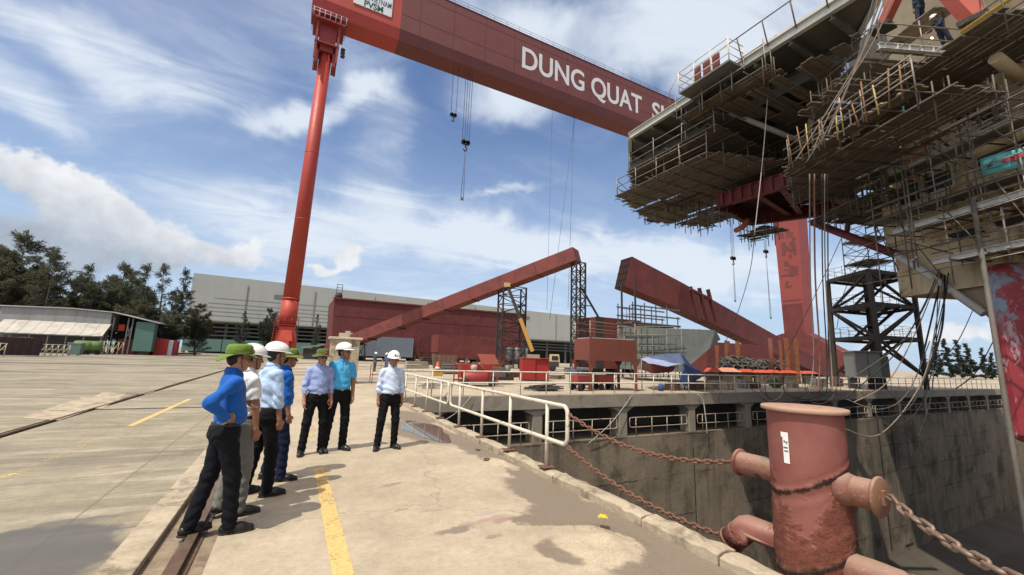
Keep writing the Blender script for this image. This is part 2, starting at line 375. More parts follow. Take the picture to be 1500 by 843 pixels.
def sheet(name, x0, y0, x1, y1, z, m, lab=None):
    o = MB().add([(x0, y0, z), (x1, y0, z), (x1, y1, z), (x0, y1, z)], [(0, 1, 2, 3)]).build(name, m); tag(o, kind='structure'); return o
FARL = 2600
g = MB()
for x0, y0, x1, y1 in ((-FARL, -60, Sx0, FARL), (Sx1, -60, TX0, FARL), (TX1, -60, EDGE, HEAD + .02), (TX1, HEAD + .02, FARL, FARL), (FAR, -60, FARL, HEAD + .02)):
    g.add([(x0, y0, 0), (x1, y0, 0), (x1, y1, 0), (x0, y1, 0)], [(0, 1, 2, 3)])
g = g.build('ground', GM); tag(g, kind='structure')
# sub-base under the slots so nothing is open
rust_dirt = mat('rusty trench silt', (.25, .195, .135), .9, var=.3, vs=4, bump=.5, bs=30, dirt=(.13, .095, .065), ds=3, coords='World')
tr = MB()
for a, b_ in ((TX0, TX1), (Sx0, Sx1)):
    tr.add([(a, -60, -.045), (b_, -60, -.045), (b_, 900, -.045), (a, 900, -.045)], [(0, 1, 2, 3)])
    tr.add([(a, -60, -.07), (a, 900, -.07), (a, 900, 0), (a, -60, 0)], [(0, 1, 2, 3)]); tr.add([(b_, -60, -.07), (b_, 900, -.07), (b_, 900, 0), (b_, -60, 0)], [(3, 2, 1, 0)])
tag(tr.build('rail_trench', rust_dirt), kind='structure')
rail_m = mat('worn crane rail steel', (.16, .105, .07), .55, .5, var=.3, vs=3, dirt=(.24, .2, .16), ds=2, coords='World')
def rail(x, label, w=.075):
    mb = MB(); mb.box((x, 300, -.040), (w * 2.2, 720, .016)); mb.box((x, 300, -.020), (w * .45, 720, .036)); mb.box((x, 300, .004), (w, 720, .03))
    tag(mb.build('crane_rail', rail_m), label, 'rail', 'crane rails set in the apron')
rail(-.63, 'rusty crane rail set in a trench under the nearest man in a blue shirt')
rail(-4.53, 'narrow rail slot crossing the yard left of the men', .05)
# raised concrete rail curb left of the trench
kb = MB(); y = -3.0
while y < 120:
    L = 2.6 + random.random() * 1.5; kb.box((-1.0, y + L / 2, .004), (.25, L - .012, .042)); y += L
tag(kb.build('rail_kerb', conc_pale, bevel=.01), kind='structure')
# painted lines
yel = bpy.data.materials.new('worn yellow paint'); yel.use_nodes = True; n = N(yel.node_tree); b = yel.node_tree.nodes['Principled BSDF']
P = n.new('ShaderNodeNewGeometry').outputs['Position']; w1 = n.noise(P, 2.2, 8, .75, .8); w2 = n.noise(P, 26, 5, .7)
n.put(b.inputs['Base Color'], n.mix(n.mr(w2, .3, .7), (.56, .39, .13), (.66, .48, .20))); b.inputs['Roughness'].default_value = .8
n.put(b.inputs['Alpha'], n.mr(n.m('ADD', n.m('MULTIPLY', w1, .62), n.m('MULTIPLY', w2, .38)), .34, .49, 0.0, .93))
yel2 = yel.copy(); yel2.name = 'nearly worn off yellow paint'
for q in yel2.node_tree.nodes:
    if q.type == 'MAP_RANGE' and abs(q.inputs[1].default_value - .34) < 1e-4: q.inputs[1].default_value = .505; q.inputs[2].default_value = .575
wht = mat('worn white paint', (.6, .57, .48), .85, var=.2, vs=3, dirt=(.42, .38, .30), ds=3, coords='World')
def strip(name, pts, w, m, z=.005):
    mb = MB(); pts = [Vector((p[0], p[1], 0)) for p in pts]
    for a, b_ in zip(pts[:-1], pts[1:]):
        t = (b_ - a).normalized(); s_ = Vector((-t.y, t.x, 0)) * w / 2
        mb.add([a - s_ + Vector((0, 0, z)), b_ - s_ + Vector((0, 0, z)), b_ + s_ + Vector((0, 0, z)), a + s_ + Vector((0, 0, z))], [(0, 1, 2, 3)])
    o = mb.build(name, m); tag(o, kind='structure'); return o
strip('walkway_line', [(.53, -3), (.53, 7.0)], .155, yel)
strip('walkway_line', [(.53, 9.0), (.53, 60)], .155, yel2)
strip('lane_line', [gp(0, 704)[:2], gp(60, 680)[:2], gp(180, 629)[:2]], .12, yel2)
strip('lane_line', [gp(190, 625)[:2], gp(278, 585)[:2]], .13, yel)
# pale patch slabs beside the far rail and a steel slot crossing the lane
for i, pp in enumerate((((32, 612), (86, 616), (178, 585), (122, 581)), ((104, 597), (150, 599), (186, 577), (150, 575)), ((178, 577), (216, 578), (243, 566), (212, 564)))):
    q = [gp(*p, .004 + .003 * i) for p in pp]; tag(MB().add(q, [(0, 1, 2, 3)]).build('repair_slab', conc_pale if i != 2 else GM), kind='structure')
a = gp(120, 599); b_ = gp(300, 598); slot_m = mat('dark slot steel', (.06, .05, .045), .8, coords='World')
tag(MB().add([(-4.38, 14.85, .004), (-.9, 14.85, .004), (-.9, 15.05, .004), (-4.38, 15.05, .004)], [(0, 1, 2, 3)]).build('crossing_slot', slot_m), kind='structure')
# low sand mound spilling from the kerb
def mound(cx, cy, rx, ry, h, name, m, k=40):
    mb = MB(); vs = []; fs = []
    for i in range(k + 1):
        for j in range(k + 1):
            u = i / k * 2 - 1; v = j / k * 2 - 1; r = math.hypot(u, v)
            e = max(0, 1 - r) ** 1.2 if r < 1 else 0
            z = h * e * (1 + .35 * math.sin(7 * u + 3 * v) * math.cos(6 * v - 2 * u)) + .006 * e * random.random()
            vs.append((cx + u * rx, cy + v * ry, z - .003))
    for i in range(k):
        for j in range(k): 
            q = i * (k + 1) + j; fs.append((q, q + k + 1, q + k + 2, q + 1))
    mb.add(vs, fs, 0, True); return mb.build(name, m)
tag(mound(2.74, 3.30, .5, .62, .085, 'sand_heap', GM), kind='structure'); tag(mound(3.2, 6.3, .2, .5, .045, 'sand_heap', GM), kind='structure')
# puddle by the kerb (a film of water)
pw = bpy.data.materials.new('standing water'); pw.use_nodes = True; b = pw.node_tree.nodes['Principled BSDF']; b.inputs['Base Color'].default_value = (.10, .09, .075, 1); b.inputs['Roughness'].default_value = .04; b.inputs['Specular IOR Level'].default_value = .7
mb = MB(); k = 40; mb.add([(2.86 + .42 * math.cos(t) * (1 + .18 * math.sin(3 * t) + .1 * math.sin(7 * t)), 9.6 + 1.35 * math.sin(t) * (1 + .12 * math.sin(4 * t + 1)), .006) for t in [2 * math.pi * i / k for i in range(k)]], [list(range(k))])
tag(mb.build('puddle', pw), kind='structure')
# kerb of the dock edge: worn blocks
def rough_block(x0, y0, x1, y1, z0, z1, seed, amp=.012):
    r = random.Random(seed); mb = MB(); nx, ny = 3, max(3, int((y1 - y0) / .12)); top = []
    for j in range(ny + 1):
        for i in range(nx + 1):
            u = i / nx; v = j / ny; e = (1 if 0 < i < nx else 0)
            top.append((x0 + (x1 - x0) * u + r.uniform(-amp, amp), y0 + (y1 - y0) * v + (r.uniform(-amp, amp) if 0 < j < ny else r.uniform(-.01, .01)), z1 - (0 if e else r.uniform(.0, amp * 2.2)) + r.uniform(-amp, amp) * .3))
    bot = [(p[0], p[1], z0) for p in top]; m_ = len(top); fs = []
    w = nx + 1
    for j in range(ny):
        for i in range(nx): q = j * w + i; fs.append((q, q + 1, q + w + 1, q + w))
    for j in range(ny):
        q = j * w; fs.append((q, q + w, q + w + m_, q + m_)); q = j * w + nx; fs.append((q + w, q, q + m_, q + w + m_))
    for i in range(nx): fs.append((i + 1, i, i + m_, i + 1 + m_)); q = ny * w + i; fs.append((q, q + 1, q + 1 + m_, q + m_))
    mb.add(top + bot, fs); return mb
kerb = MB(); y = -4.0; i = 0
while y < HEAD - .1:
    L = min(random.choice((1.15, 1.4, .9, 1.7)), HEAD - .05 - y); q = rough_block(EDGE, y, KERB + .03, y + L - .014, -.25, .10 + random.uniform(-.012, .01), i); kerb.add(q.v, q.f); y += L; i += 1
tag(kerb.build('kerb', conc_pale, bevel=.008), kind='structure')
# dock walls, floor
dk = MB(); dk.add([(KERB, -60, FLOOR), (FAR, -60, FLOOR), (FAR, HEAD + .8, FLOOR), (KERB, HEAD + .8, FLOOR)], [(0, 1, 2, 3)])
tag(dk.build('dock_floor', floor_m), kind='structure')
dk = MB(); dk.box(((KERB - 1.0 + KERB) / 2, (HEAD - 60) / 2, (FLOOR - .02) / 2 - .01), (1.0, HEAD + 60, -FLOOR - .02)); tag(dk.build('dock_side_wall', wall_m), kind='structure')
dk = MB(); dk.box((FAR + .5, (HEAD - 60) / 2, FLOOR / 2 - .01), (1, HEAD + 60, -FLOOR)); tag(dk.build('dock_side_wall', wall_m), kind='structure')
# head wall with service gallery: wall below, floor, pillars, haunched coping beam
GZ0, GZ1 = -2.2, -.72
hw = MB(); x = KERB
hw.box(((KERB + FAR) / 2, HEAD + .4, (FLOOR + GZ0) / 2), (FAR - KERB, .8, GZ0 - FLOOR))
o = hw.build('dock_head_wall', wall_m); tag(o, kind='structure')
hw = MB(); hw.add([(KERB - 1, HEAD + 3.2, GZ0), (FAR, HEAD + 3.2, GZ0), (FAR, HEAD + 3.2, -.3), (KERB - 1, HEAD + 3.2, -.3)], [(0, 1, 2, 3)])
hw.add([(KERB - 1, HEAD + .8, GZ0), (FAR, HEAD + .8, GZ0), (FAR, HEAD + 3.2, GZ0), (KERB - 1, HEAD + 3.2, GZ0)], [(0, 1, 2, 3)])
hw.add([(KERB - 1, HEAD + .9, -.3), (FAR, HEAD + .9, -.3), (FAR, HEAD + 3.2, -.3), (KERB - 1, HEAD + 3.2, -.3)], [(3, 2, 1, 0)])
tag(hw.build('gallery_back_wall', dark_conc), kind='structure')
PILL = [5.25 + 5.28 * i for i in range(16)]
hw = MB(); hw.box(((KERB + FAR) / 2, HEAD + .45, -.335), (FAR - KERB, .94, .66)); tag(hw.build('coping_beam', conc, bevel=.02), kind='structure')
hw = MB()
for x in PILL:
    hw.box((x, HEAD + .42, (GZ0 + -.665) / 2), (.52, .7, -.665 - GZ0 - .004))
    for s_ in (-1, 1):
        hw.prism([(x + s_ * .262, HEAD + .08, -.667), (x + s_ * .262 + s_ * .55, HEAD + .08, -.667), (x + s_ * .262, HEAD + .08, -.95)], (0, .66, 0))
tag(hw.build('gallery_pillars', conc, bevel=.015), kind='structure')
# expansion joint in the head wall, damp ledge lines
hw = MB(); hw.box((43.0, HEAD - .004, -7.2), (.14, .03, 9.9)); hw.box((21.0, HEAD - .002, -7.6), (.05, .02, 9)); hw.box((31.5, HEAD - .002, -7.6), (.05, .02, 9))
tag(hw.build('wall_joint', mat('joint black', (.02, .018, .016), .9)), kind='structure')
hw = MB(); hw.box((46.0, HEAD - .02, -7.2), (1.5, .1, 9.8)); tag(hw.build('wall_buttress', wall_m), kind='structure')
# cross slope in the dock floor near the head wall
hw = MB(); hw.prism([(24, HEAD - .01, FLOOR), (24, HEAD - 3.0, FLOOR), (24, HEAD - .01, FLOOR + .55)], (62, 0, 0)); tag(hw.build('dock_floor_apron', floor_m), kind='structure')
# ------------------------------------------------------------------ gantry crane spanning the dock
red_b = mat('bright red crane paint', (0.384, 0.04739, 0.03023), .5, var=.10, vs=.4, streak=((.36, .05, .035), .8), coords='World')
red_d = mat('faded oxide red paint', (0.147, 0.042, 0.03696), .65, var=.12, vs=.3, streak=((.15, .045, .04), .5), coords='World')
red_leg = mat('leg oxide red', (0.252, 0.05544, 0.0462), .6, var=.12, vs=.25, coords='World')
red_p = mat('dull red primer', (0.1386, 0.03192, 0.02856), .75, var=.24, vs=.5, dirt=(.085, .026, .023), ds=.35, dt=(.50, .66), streak=((.095, .03, .026), .7), coords='World')
red_q = mat('red primer lighter', (0.168, 0.042, 0.03528), .75, var=.24, vs=.6, dirt=(.115, .034, .028), ds=.5, dt=(.5, .66), streak=((.11, .04, .033), .8), coords='World')
dk_steel = mat('dark steel', (.035, .032, .03), .7, var=.2)
steel = mat('dull steel', (.16, .155, .145), .6, .3, var=.2)
rail_w = mat('white rail paint', (.58, .535, .43), .6, var=.16, vs=4, dirt=(.26, .14, .075), ds=7, dt=(.57, .66), coords='World')
white_p = mat('white paint', (.78, .78, .76), .5, var=.05)
cable_m = mat('wire rope', (.10, .10, .10), .6, .3)
CY = 62.0
crane = thing('gantry_crane', 'huge red gantry crane spanning the whole dock, white lettering along its girder', 'crane', (0, CY, 0))
def gird(x0, x1):
    pr = [(0, 54.1), (0, 63.2), (4.6, 63.2), (4.6, 54.1), (4.1, 52.4), (.55, 52.4)]
    return MB().prism([(x0, y, z) for y, z in pr], (x1 - x0, 0, 0))
gird(9.9, 137).build('girder', red_d, crane)
gird(-3.0, 9.895).build('girder_end', red_b, crane)
mb = MB()
for x in np.arange(13, 136, 6.0): mb.box((x, -.012, 58.6), (.07, .02, 9.0))
for z_ in (56.9, 60.9): mb.box((73, -.012, z_ + (.0 if z_ < 58 else .6)), (126, .016, .06))
mb.box((73, -.03, 63.14), (126, .1, .12)); mb.build('plate_seam', mat('seam red', (.085, .026, .023), .7), crane)
for z_ in (64.25, 63.75): MB().tube((-2, .1, z_), (136, .1, z_), .03, 5).build('handrail', dk_steel, crane)
for x in np.arange(-2, 136.1, 2.6): MB().tube((x, .1, 63.2), (x, .1, 64.25), .03, 5).build('rail_post', dk_steel, crane)
# sign board and lettering
MB().box((5.45, -.08, 58.15), (5.85, .12, 5.5)).build('sign_board', mat('sign white', (.62, .64, .62), .6, var=.04), crane)
FM = lambda x, z, sx, sz, y=-.16: Matrix(((sx, 0, 0, x), (0, 0, -1, y), (0, sz, 0, z), (0, 0, 0, 1)))
def fit_text(txt, x0, x1, z0, z1, m, name, bold=.0, y=-.02, depth=.012):
    o = text_mesh(txt, 1.0, depth, name, m, crane, Matrix.Identity(4), bold)
    v = np.array([q.co[:] for q in o.data.vertices]); lo = v.min(0); hi = v.max(0)
    cap = 0.73 if False else None
    sx = (x1 - x0) / (hi[0] - lo[0]); ref = hi[1]; sz = (z1 - z0) / ref
    o.data.transform(FM(x0 - lo[0] * sx, z0, sx, sz, y)); return o
letter = mat('lettering white', (.60, .585, .57), .6, var=.08, vs=1, coords='World')
fit_text('DUNG QUAT', 32.6, 63.2, 56.0, 60.4, letter, 'lettering', .018)
fit_text('SHIPYARD', 66.4, 92.6, 56.0, 60.4, letter, 'lettering', .018)
fit_text('PETROVIETNAM', 2.75, 8.2, 56.85, 57.85, mat('sign blue letters', (.03, .05, .16), .6), 'sign_lettering', .012, -.15)
fit_text('PVSM', 4.1, 7.0, 55.55, 56.65, mat('sign green letters', (.02, .09, .055), .6), 'sign_lettering', .03, -.15)
em = MB(); em.lathe([(.0, 0), (.85, 0), (.85, .03), (0, .03)], 24, Matrix.Translation((5.3, -.15, 59.3)) @ Matrix.Rotation(R_(90), 4, 'X')); em.build('sign_emblem', mat('sign blue', (.03, .10, .32), .6), crane)
# hinged pipe leg
mb = MB(); mb.tube((-.34, 2.2, 49), (-1.0, 2.2, 8.6), .84, 28, 1.03); mb.build('pipe_leg', red_b, crane)
mb = MB(); mb.tube((-1.0, 2.2, 8.6), (-1.12, 2.2, 4.6), 1.03, 28, 1.15); mb.tube((-1.0, 2.2, 8.55), (-1.0, 2.2, 8.75), 1.12, 28)
mb.build('leg_base', red_b, crane)
for z, r, x in ((30.2, .95, -.65), (20.0, 1.0, -.82)): MB().tube((x, 2.2, z), (x, 2.2, z + .1), r, 28).build('weld_collar', red_b, crane)
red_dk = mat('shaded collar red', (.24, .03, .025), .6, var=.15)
mb = MB()
mb.box((-.4, 2.2, 51.0), (4.4, 4.4, .25)); mb.box((-.4, 2.2, 47.4), (3.4, 3.6, .2)); mb.box((-.4, 2.2, 49.2), (2.3, 2.4, 5.6))
for sx in (-1, 1):
    for sy in (-1, 1): mb.beam((-.4 + sx * 1.5, 2.2 + sy * 1.6, 44.6), (-.4 + sx * 1.5, 2.2 + sy * 1.6, 52.4), .28, .28)
mb.box((-1.6, 2.2, 46), (.5, 2.4, 3.4)); mb.box((.8, 2.2, 46), (.5, 2.4, 3.4)); mb.build('leg_head_platform', red_dk, crane)
mb = MB()
for z in (52.3, 51.8): mb.path([(-2.8, -.1, z), (2.0, -.1, z), (2.0, 4.5, z), (-2.8, 4.5, z)], .05, 5, closed=True)
for i in range(7): mb.tube((-2.6 + i * .75, -.1, 51), (-2.6 + i * .75, -.1, 52.3), .05, 5)
mb.build('platform_rail', mat('pale lilac paint', (.42, .36, .42), .6), crane)
for i in range(3): MB().box((1.9, .6 + i * .5, 46.2 + i * .9), (.5, .5, .35), R_(20)).build('floodlight', dk_steel, crane)
# bogie foot with red hood and side ladder
mb = MB(); mb.prism([(-2.3, .9, .5), (.35, .9, .5), (.35, .9, 2.4), (-.1, .9, 4.8), (-1.9, .9, 4.8), (-2.3, .9, 2.4)], (0, 2.6, 0)); mb.build('bogie_hood', red_b, crane)
mb = MB(); mb.prism([(-1.9, .85, 2.9), (-.2, .85, 2.9), (-.45, .85, 4.3), (-1.65, .85, 4.3)], (0, -.5, 0)); mb.box((-1.05, .5, 2.2), (.9, .6, 1.3)); mb.build('bogie_motor_cover', mat('red highlight', (.58, .09, .06), .5), crane)
for k in (-1, 1): MB().lathe([(.42, -.14), (.48, -.1), (.48, .1), (.42, .14)], 20, Matrix.Translation((-.63, 2.2 + k * .75, .5)) @ Matrix.Rotation(R_(90), 4, 'Y')).build('wheel', dk_steel, crane)
mb = MB()
for sx in (-2.75, -2.35): mb.beam((sx, 1.2, .4), (sx + .25, 1.2, 6.3), .09, .09)
for i in range(18): mb.tube((-2.75 + i * .014, 1.2, .6 + i * .32), (-2.35 + i * .014, 1.2, .6 + i * .32), .035, 5)
mb.build('ladder', red_dk, crane)
mb = MB(); mb.path([(-2.3, .8, 6.0), (.25, .8, 6.0), (.25, 3.6, 6.0), (-2.3, 3.6, 6.0)], .05, 5, closed=True); mb.box((-1.05, 2.2, 5.0), (2.7, 2.9, .1))
for x in (-2.3, -1.4, -.6, .25): mb.tube((x, .8, 5), (x, .8, 6), .05, 5)
mb.build('leg_gallery', red_dk, crane)
# rigid box leg on the far side
mb = MB(); LX = 118.0
mb.prism([(LX, -2.4, 53), (LX, 4.6, 53), (LX, 3.75, 8), (LX, -1.35, 8)], (4.4, 0, 0)); mb.build('box_leg', red_leg, crane)
r2 = random.Random(3)
for i in range(40):
    z = r2.uniform(23, 40); y = r2.uniform(-.6, 2.6); MB().box((LX - .02 - .0004 * i, y, z), (.03, r2.uniform(.4, 1.3), r2.uniform(.3, 1.6))).build('primer_patch', red_d, crane)
for z_ in (26.5, 19.5): MB().box((LX - .045, 1.2, z_), (.02, 4.6, .45)).build('primer_stripe', red_d, crane)
mb = MB(); mb.prism([(LX, -1.36, 8.1), (LX, 3.76, 8.1), (LX, 3.76, 18.5), (LX, -1.36, 18.5)], (-.03, 0, 0)); mb.build('leg_lower_coat', red_p, crane)
mb = MB(); mb.prism([(LX - .3, -1.6, 10.6), (LX - .3, 4.2, 10.6), (LX - .3, 26, 3.6), (LX - .3, 26, 1.2), (LX - .3, -11.5, 1.2), (LX - .3, -11.2, 4.6)], (4.9, 0, 0)); mb.build('sill_beam', red_p, crane)
for y in (-9, -5, 18, 23): MB().box((LX + 2.1, y, .65), (2.2, 2.6, 1.1)).build('bogie', dk_steel, crane)

# hooks hanging from the crane: each a thing
def hook(name, label, px, ys, yblk, ysl, spread, n_, size, Y=CY + 2.2, group='hoist hooks hanging from the gantry crane'):
    b0 = onY(px[1], yblk, Y); top = 52.5; t = thing(name, label, 'crane hook', b0, 0, group)
    for i in range(n_):
        o_ = (i - (n_ - 1) / 2) * spread
        MB().tube((o_, 0, .3), (o_ * 1.05, 0, top - b0.z), .045, 5).build('hoist_rope', cable_m, t)
    mb = MB(); mb.box((0, 0, .35 * size), (1.5 * size, .6 * size, .75 * size)); mb.lathe([(.5 * size, -.3 * size), (.55 * size, -.2 * size), (.55 * size, .2 * size), (.5 * size, .3 * size)], 14, Matrix.Translation((-.5 * size, 0, .5 * size)) @ Matrix.Rotation(R_(90), 4, 'X'))
    mb.lathe([(.5 * size, -.3 * size), (.55 * size, -.2 * size), (.55 * size, .2 * size), (.5 * size, .3 * size)], 14, Matrix.Translation((.5 * size, 0, .5 * size)) @ Matrix.Rotation(R_(90), 4, 'X'))
    mb.build('hook_block', dk_steel, t)
    mb = MB(); k = [(0, 0, 0), (0, 0, -.5), (.3, 0, -.9), (.25, 0, -1.35), (-.1, 0, -1.55), (-.42, 0, -1.3), (-.45, 0, -1.0)]
    mb.path([(p[0] * size, 0, p[2] * size) for p in k], [.16 * size] * 5 + [.12 * size, .05 * size], 8); mb.build('hook', dk_steel, t)
    if ysl:
        e = onY(px[2], ysl, Y) - b0
        for s_ in (-.25, .25): MB().tube((0, 0, -1.3 * size), (e.x + s_, e.y, e.z), .05, 5).build('sling', cable_m, t)
        MB().box((e.x, e.y, e.z - .2), (.5, .2, .5)).build('shackle', steel, t)
    return t
hook('crane_hook', 'small black hook on two thin ropes under the red end of the crane girder', (668, 664), 108, 171, None, .9, 2, .62)
hook('crane_hook', 'black hook block with long sling hanging below the crane girder, left of the lettering', (687, 682, 677), 112, 212, 290, .42, 4, .8)
hook('crane_hook', 'distant hook block on pale ropes below the scaffolded deck, left of the red box leg', (1074, 1074, 1077), 320, 381, 440, .5, 3, .85)
hook('crane_hook', 'distant hook block with long single sling hanging close beside the red box leg', (1122, 1122, 1129), 320, 371, 465, .5, 3, .85)

# ------------------------------------------------------------------ far buildings
grey_w = mat('grey profiled cladding', (.365, .375, .345), .7, var=.05, vs=.08, coords='World', streak=((.31, .32, .295), .25))
hall = thing('workshop_hall', 'very long pale grey fabrication hall behind the red block sections, dark open base', 'building', (-28.4, 150, 0))
L = 190
mb = MB(); mb.prism([(0, 0, 9.3), (L, 0, 9.3), (L, 0, 20.0), (0, 0, 23.3)], (0, 60, 0)); mb.build('wall', grey_w, hall)
mb = MB()
for i, z in enumerate((11.2, 12.4, 13.6, 14.8, 16.4)): mb.box((42, -.03, z), (84 - 3 * i, .05, .1))
mb.build('cladding_seam', mat('seam grey', (.17, .18, .18), .8), hall)
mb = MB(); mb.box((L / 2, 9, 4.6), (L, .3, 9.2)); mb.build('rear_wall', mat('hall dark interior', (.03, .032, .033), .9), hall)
mb = MB()
for z in (5.3, 6.5, 7.7, 8.9): mb.box((L / 2, 0, z), (L, .5, .35))
mb.build('girt', mat('girt grey', (.11, .115, .11), .8), hall)
for x in np.arange(0, L, 9.5): MB().box((x + .4, .6, 4.65), (.7, .7, 9.3)).build('column', mat('column grey', (.12, .125, .12), .8), hall)
grn = mat('green hoarding', (.10, .19, .165), .7, var=.1, vs=.3, coords='World')
for x in np.arange(0, 86, 9.5): MB().box((x + 4.75, -.6, 2.4), (9.3, .15, 3.6)).build('hoarding_panel', grn, hall)
for x in np.arange(14, 190, 19): MB().box((x, -.12, 15.2), (.22, .2, 11.6)).build('downpipe', mat('downpipe grey', (.2, .205, .2), .7), hall)
for x in np.arange(23, 150, 30): MB().box((x, -.06, 18.3), (3.4, .1, 1.3)).build('louvre_vent', mat('vent grey', (.16, .165, .165), .8), hall)
for x in (19, 52): MB().box((x, -.72, 1.9), (3.0, .1, 2.8)).build('door', mat('pale door', (.28, .33, .32), .7), hall)
MB().box((L / 2, -.9, 9.55), (L, 1.6, .25)).build('canopy_edge', mat('canopy tan', (.24, .235, .19), .8), hall)

shed = thing('yard_shed', 'low grey workshop with a long pale awning at the left edge of the yard', 'shed', (0, 95, 0))
mb = MB(); mb.prism([(-41.6, 0, 4.2), (-28.3, 0, 4.2), (-28.3, 0, 7.0), (-33.5, 0, 7.25), (-41.6, 0, 7.0)], (0, 9, 0)); mb.build('wall', mat('shed grey sheet', (.27, .275, .265), .75, var=.14, vs=.6, coords='World', streak=((.19, .19, .18), 1.0)), shed)
mb = MB(); mb.prism([(-41.8, -.3, 7.05), (-33.5, -.3, 7.3), (-28, -.3, 7.05), (-21.6, -.3, 5.6), (-21.6, -.3, 5.75), (-28, -.3, 7.22), (-33.5, -.3, 7.47), (-41.8, -.3, 7.22)], (0, 10, 0)); mb.build('roof', mat('roof pale', (.4, .4, .38), .7), shed)
mb = MB()
for i in range(9):
    x0 = -40.9 + i * 1.42; mb.add([(x0, -.05, 5.0), (x0 + 1.4, -.05, 5.05), (x0 + 1.35, -2.6, 2.95), (x0 - .1, -2.6, 2.9)], [(0, 3, 2, 1)]); mb.add([(x0, -.03, 5.04), (x0 + 1.4, -.03, 5.09), (x0 + 1.35, -2.6, 2.99), (x0 - .1, -2.6, 2.94)], [(0, 1, 2, 3)])
mb.build('awning', mat('dusty awning sheet', (.44, .42, .36), .85, var=.16, vs=.8, coords='World', dirt=(.31, .29, .24), ds=.5), shed)
mb = MB(); mb.box((-34.6, -2.6, 2.85), (13.2, .12, .12)); mb.build('awning_beam', steel, shed)
for i in range(7): MB().box((-40.9 + i * 2.1, -2.55, 1.4), (.12, .12, 2.8)).build('awning_post', steel, shed)
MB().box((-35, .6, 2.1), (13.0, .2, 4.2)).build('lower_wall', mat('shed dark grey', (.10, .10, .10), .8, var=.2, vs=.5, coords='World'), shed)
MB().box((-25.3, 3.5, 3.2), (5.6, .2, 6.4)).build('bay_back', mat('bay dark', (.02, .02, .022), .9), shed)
mb = MB()
for x in (-27.9, -26.0, -25.4): mb.beam((x, .2, 0), (x, .2, 6.3), .16, .16)
mb.beam((-26.0, .2, 2.6), (-25.4, .2, 5.0), .1, .1); mb.beam((-26.0, .2, 5.0), (-25.4, .2, 2.6), .1, .1); mb.build('bay_frame', steel, shed)
MB().box((-23.6, 1.2, 3.2), (2.6, 2.0, 5.1)).build('green_wall', mat('sea green sheet', (.085, .17, .14), .65, var=.08, coords='World'), shed)
MB().box((-27.0, 1, 4.6), (.8, .06, 1.1), R_(15)).build('red_cloth', mat('red cloth', (.5, .06, .03), .8), shed)

# ------------------------------------------------------------------ trees (casuarina): trunk, limbs, drooping needle sprays
# main trees below
bark = mat('casuarina bark', (.09, .075, .06), .9, var=.25)
def leaf_mat(name, c1, c2):
    m = bpy.data.materials.new(name); m.use_nodes = True; n = N(m.node_tree); b = m.node_tree.nodes['Principled BSDF']
    o = n.new('ShaderNodeObjectInfo').outputs['Random']; g = n.new('ShaderNodeNewGeometry').outputs['Random Per Island']
    c = n.mix(g, c1, c2); k = n.mr(o, 0, 1, .75, 1.25, False); c = n.mix(1.0, c, n.comb(k, k, k), 'MULTIPLY'); n.put(b.inputs['Base Color'], c); b.inputs['Roughness'].default_value = .7
    b.inputs['Specular IOR Level'].default_value = .2; tr = n.new('ShaderNodeBsdfTranslucent'); n.put(tr.inputs[0], c); mx = n.new('ShaderNodeMixShader'); mx.inputs[0].default_value = .5
    n.L.new(b.outputs[0], mx.inputs[1]); n.L.new(tr.outputs[0], mx.inputs[2]); n.L.new(mx.outputs[0], m.node_tree.nodes['Material Output'].inputs[0]); return m
needle = leaf_mat('casuarina needles', (.075, .082, .050), (.125, .125, .080))
needle2 = leaf_mat('casuarina needles bluish', (.044, .060, .046), (.090, .104, .076))
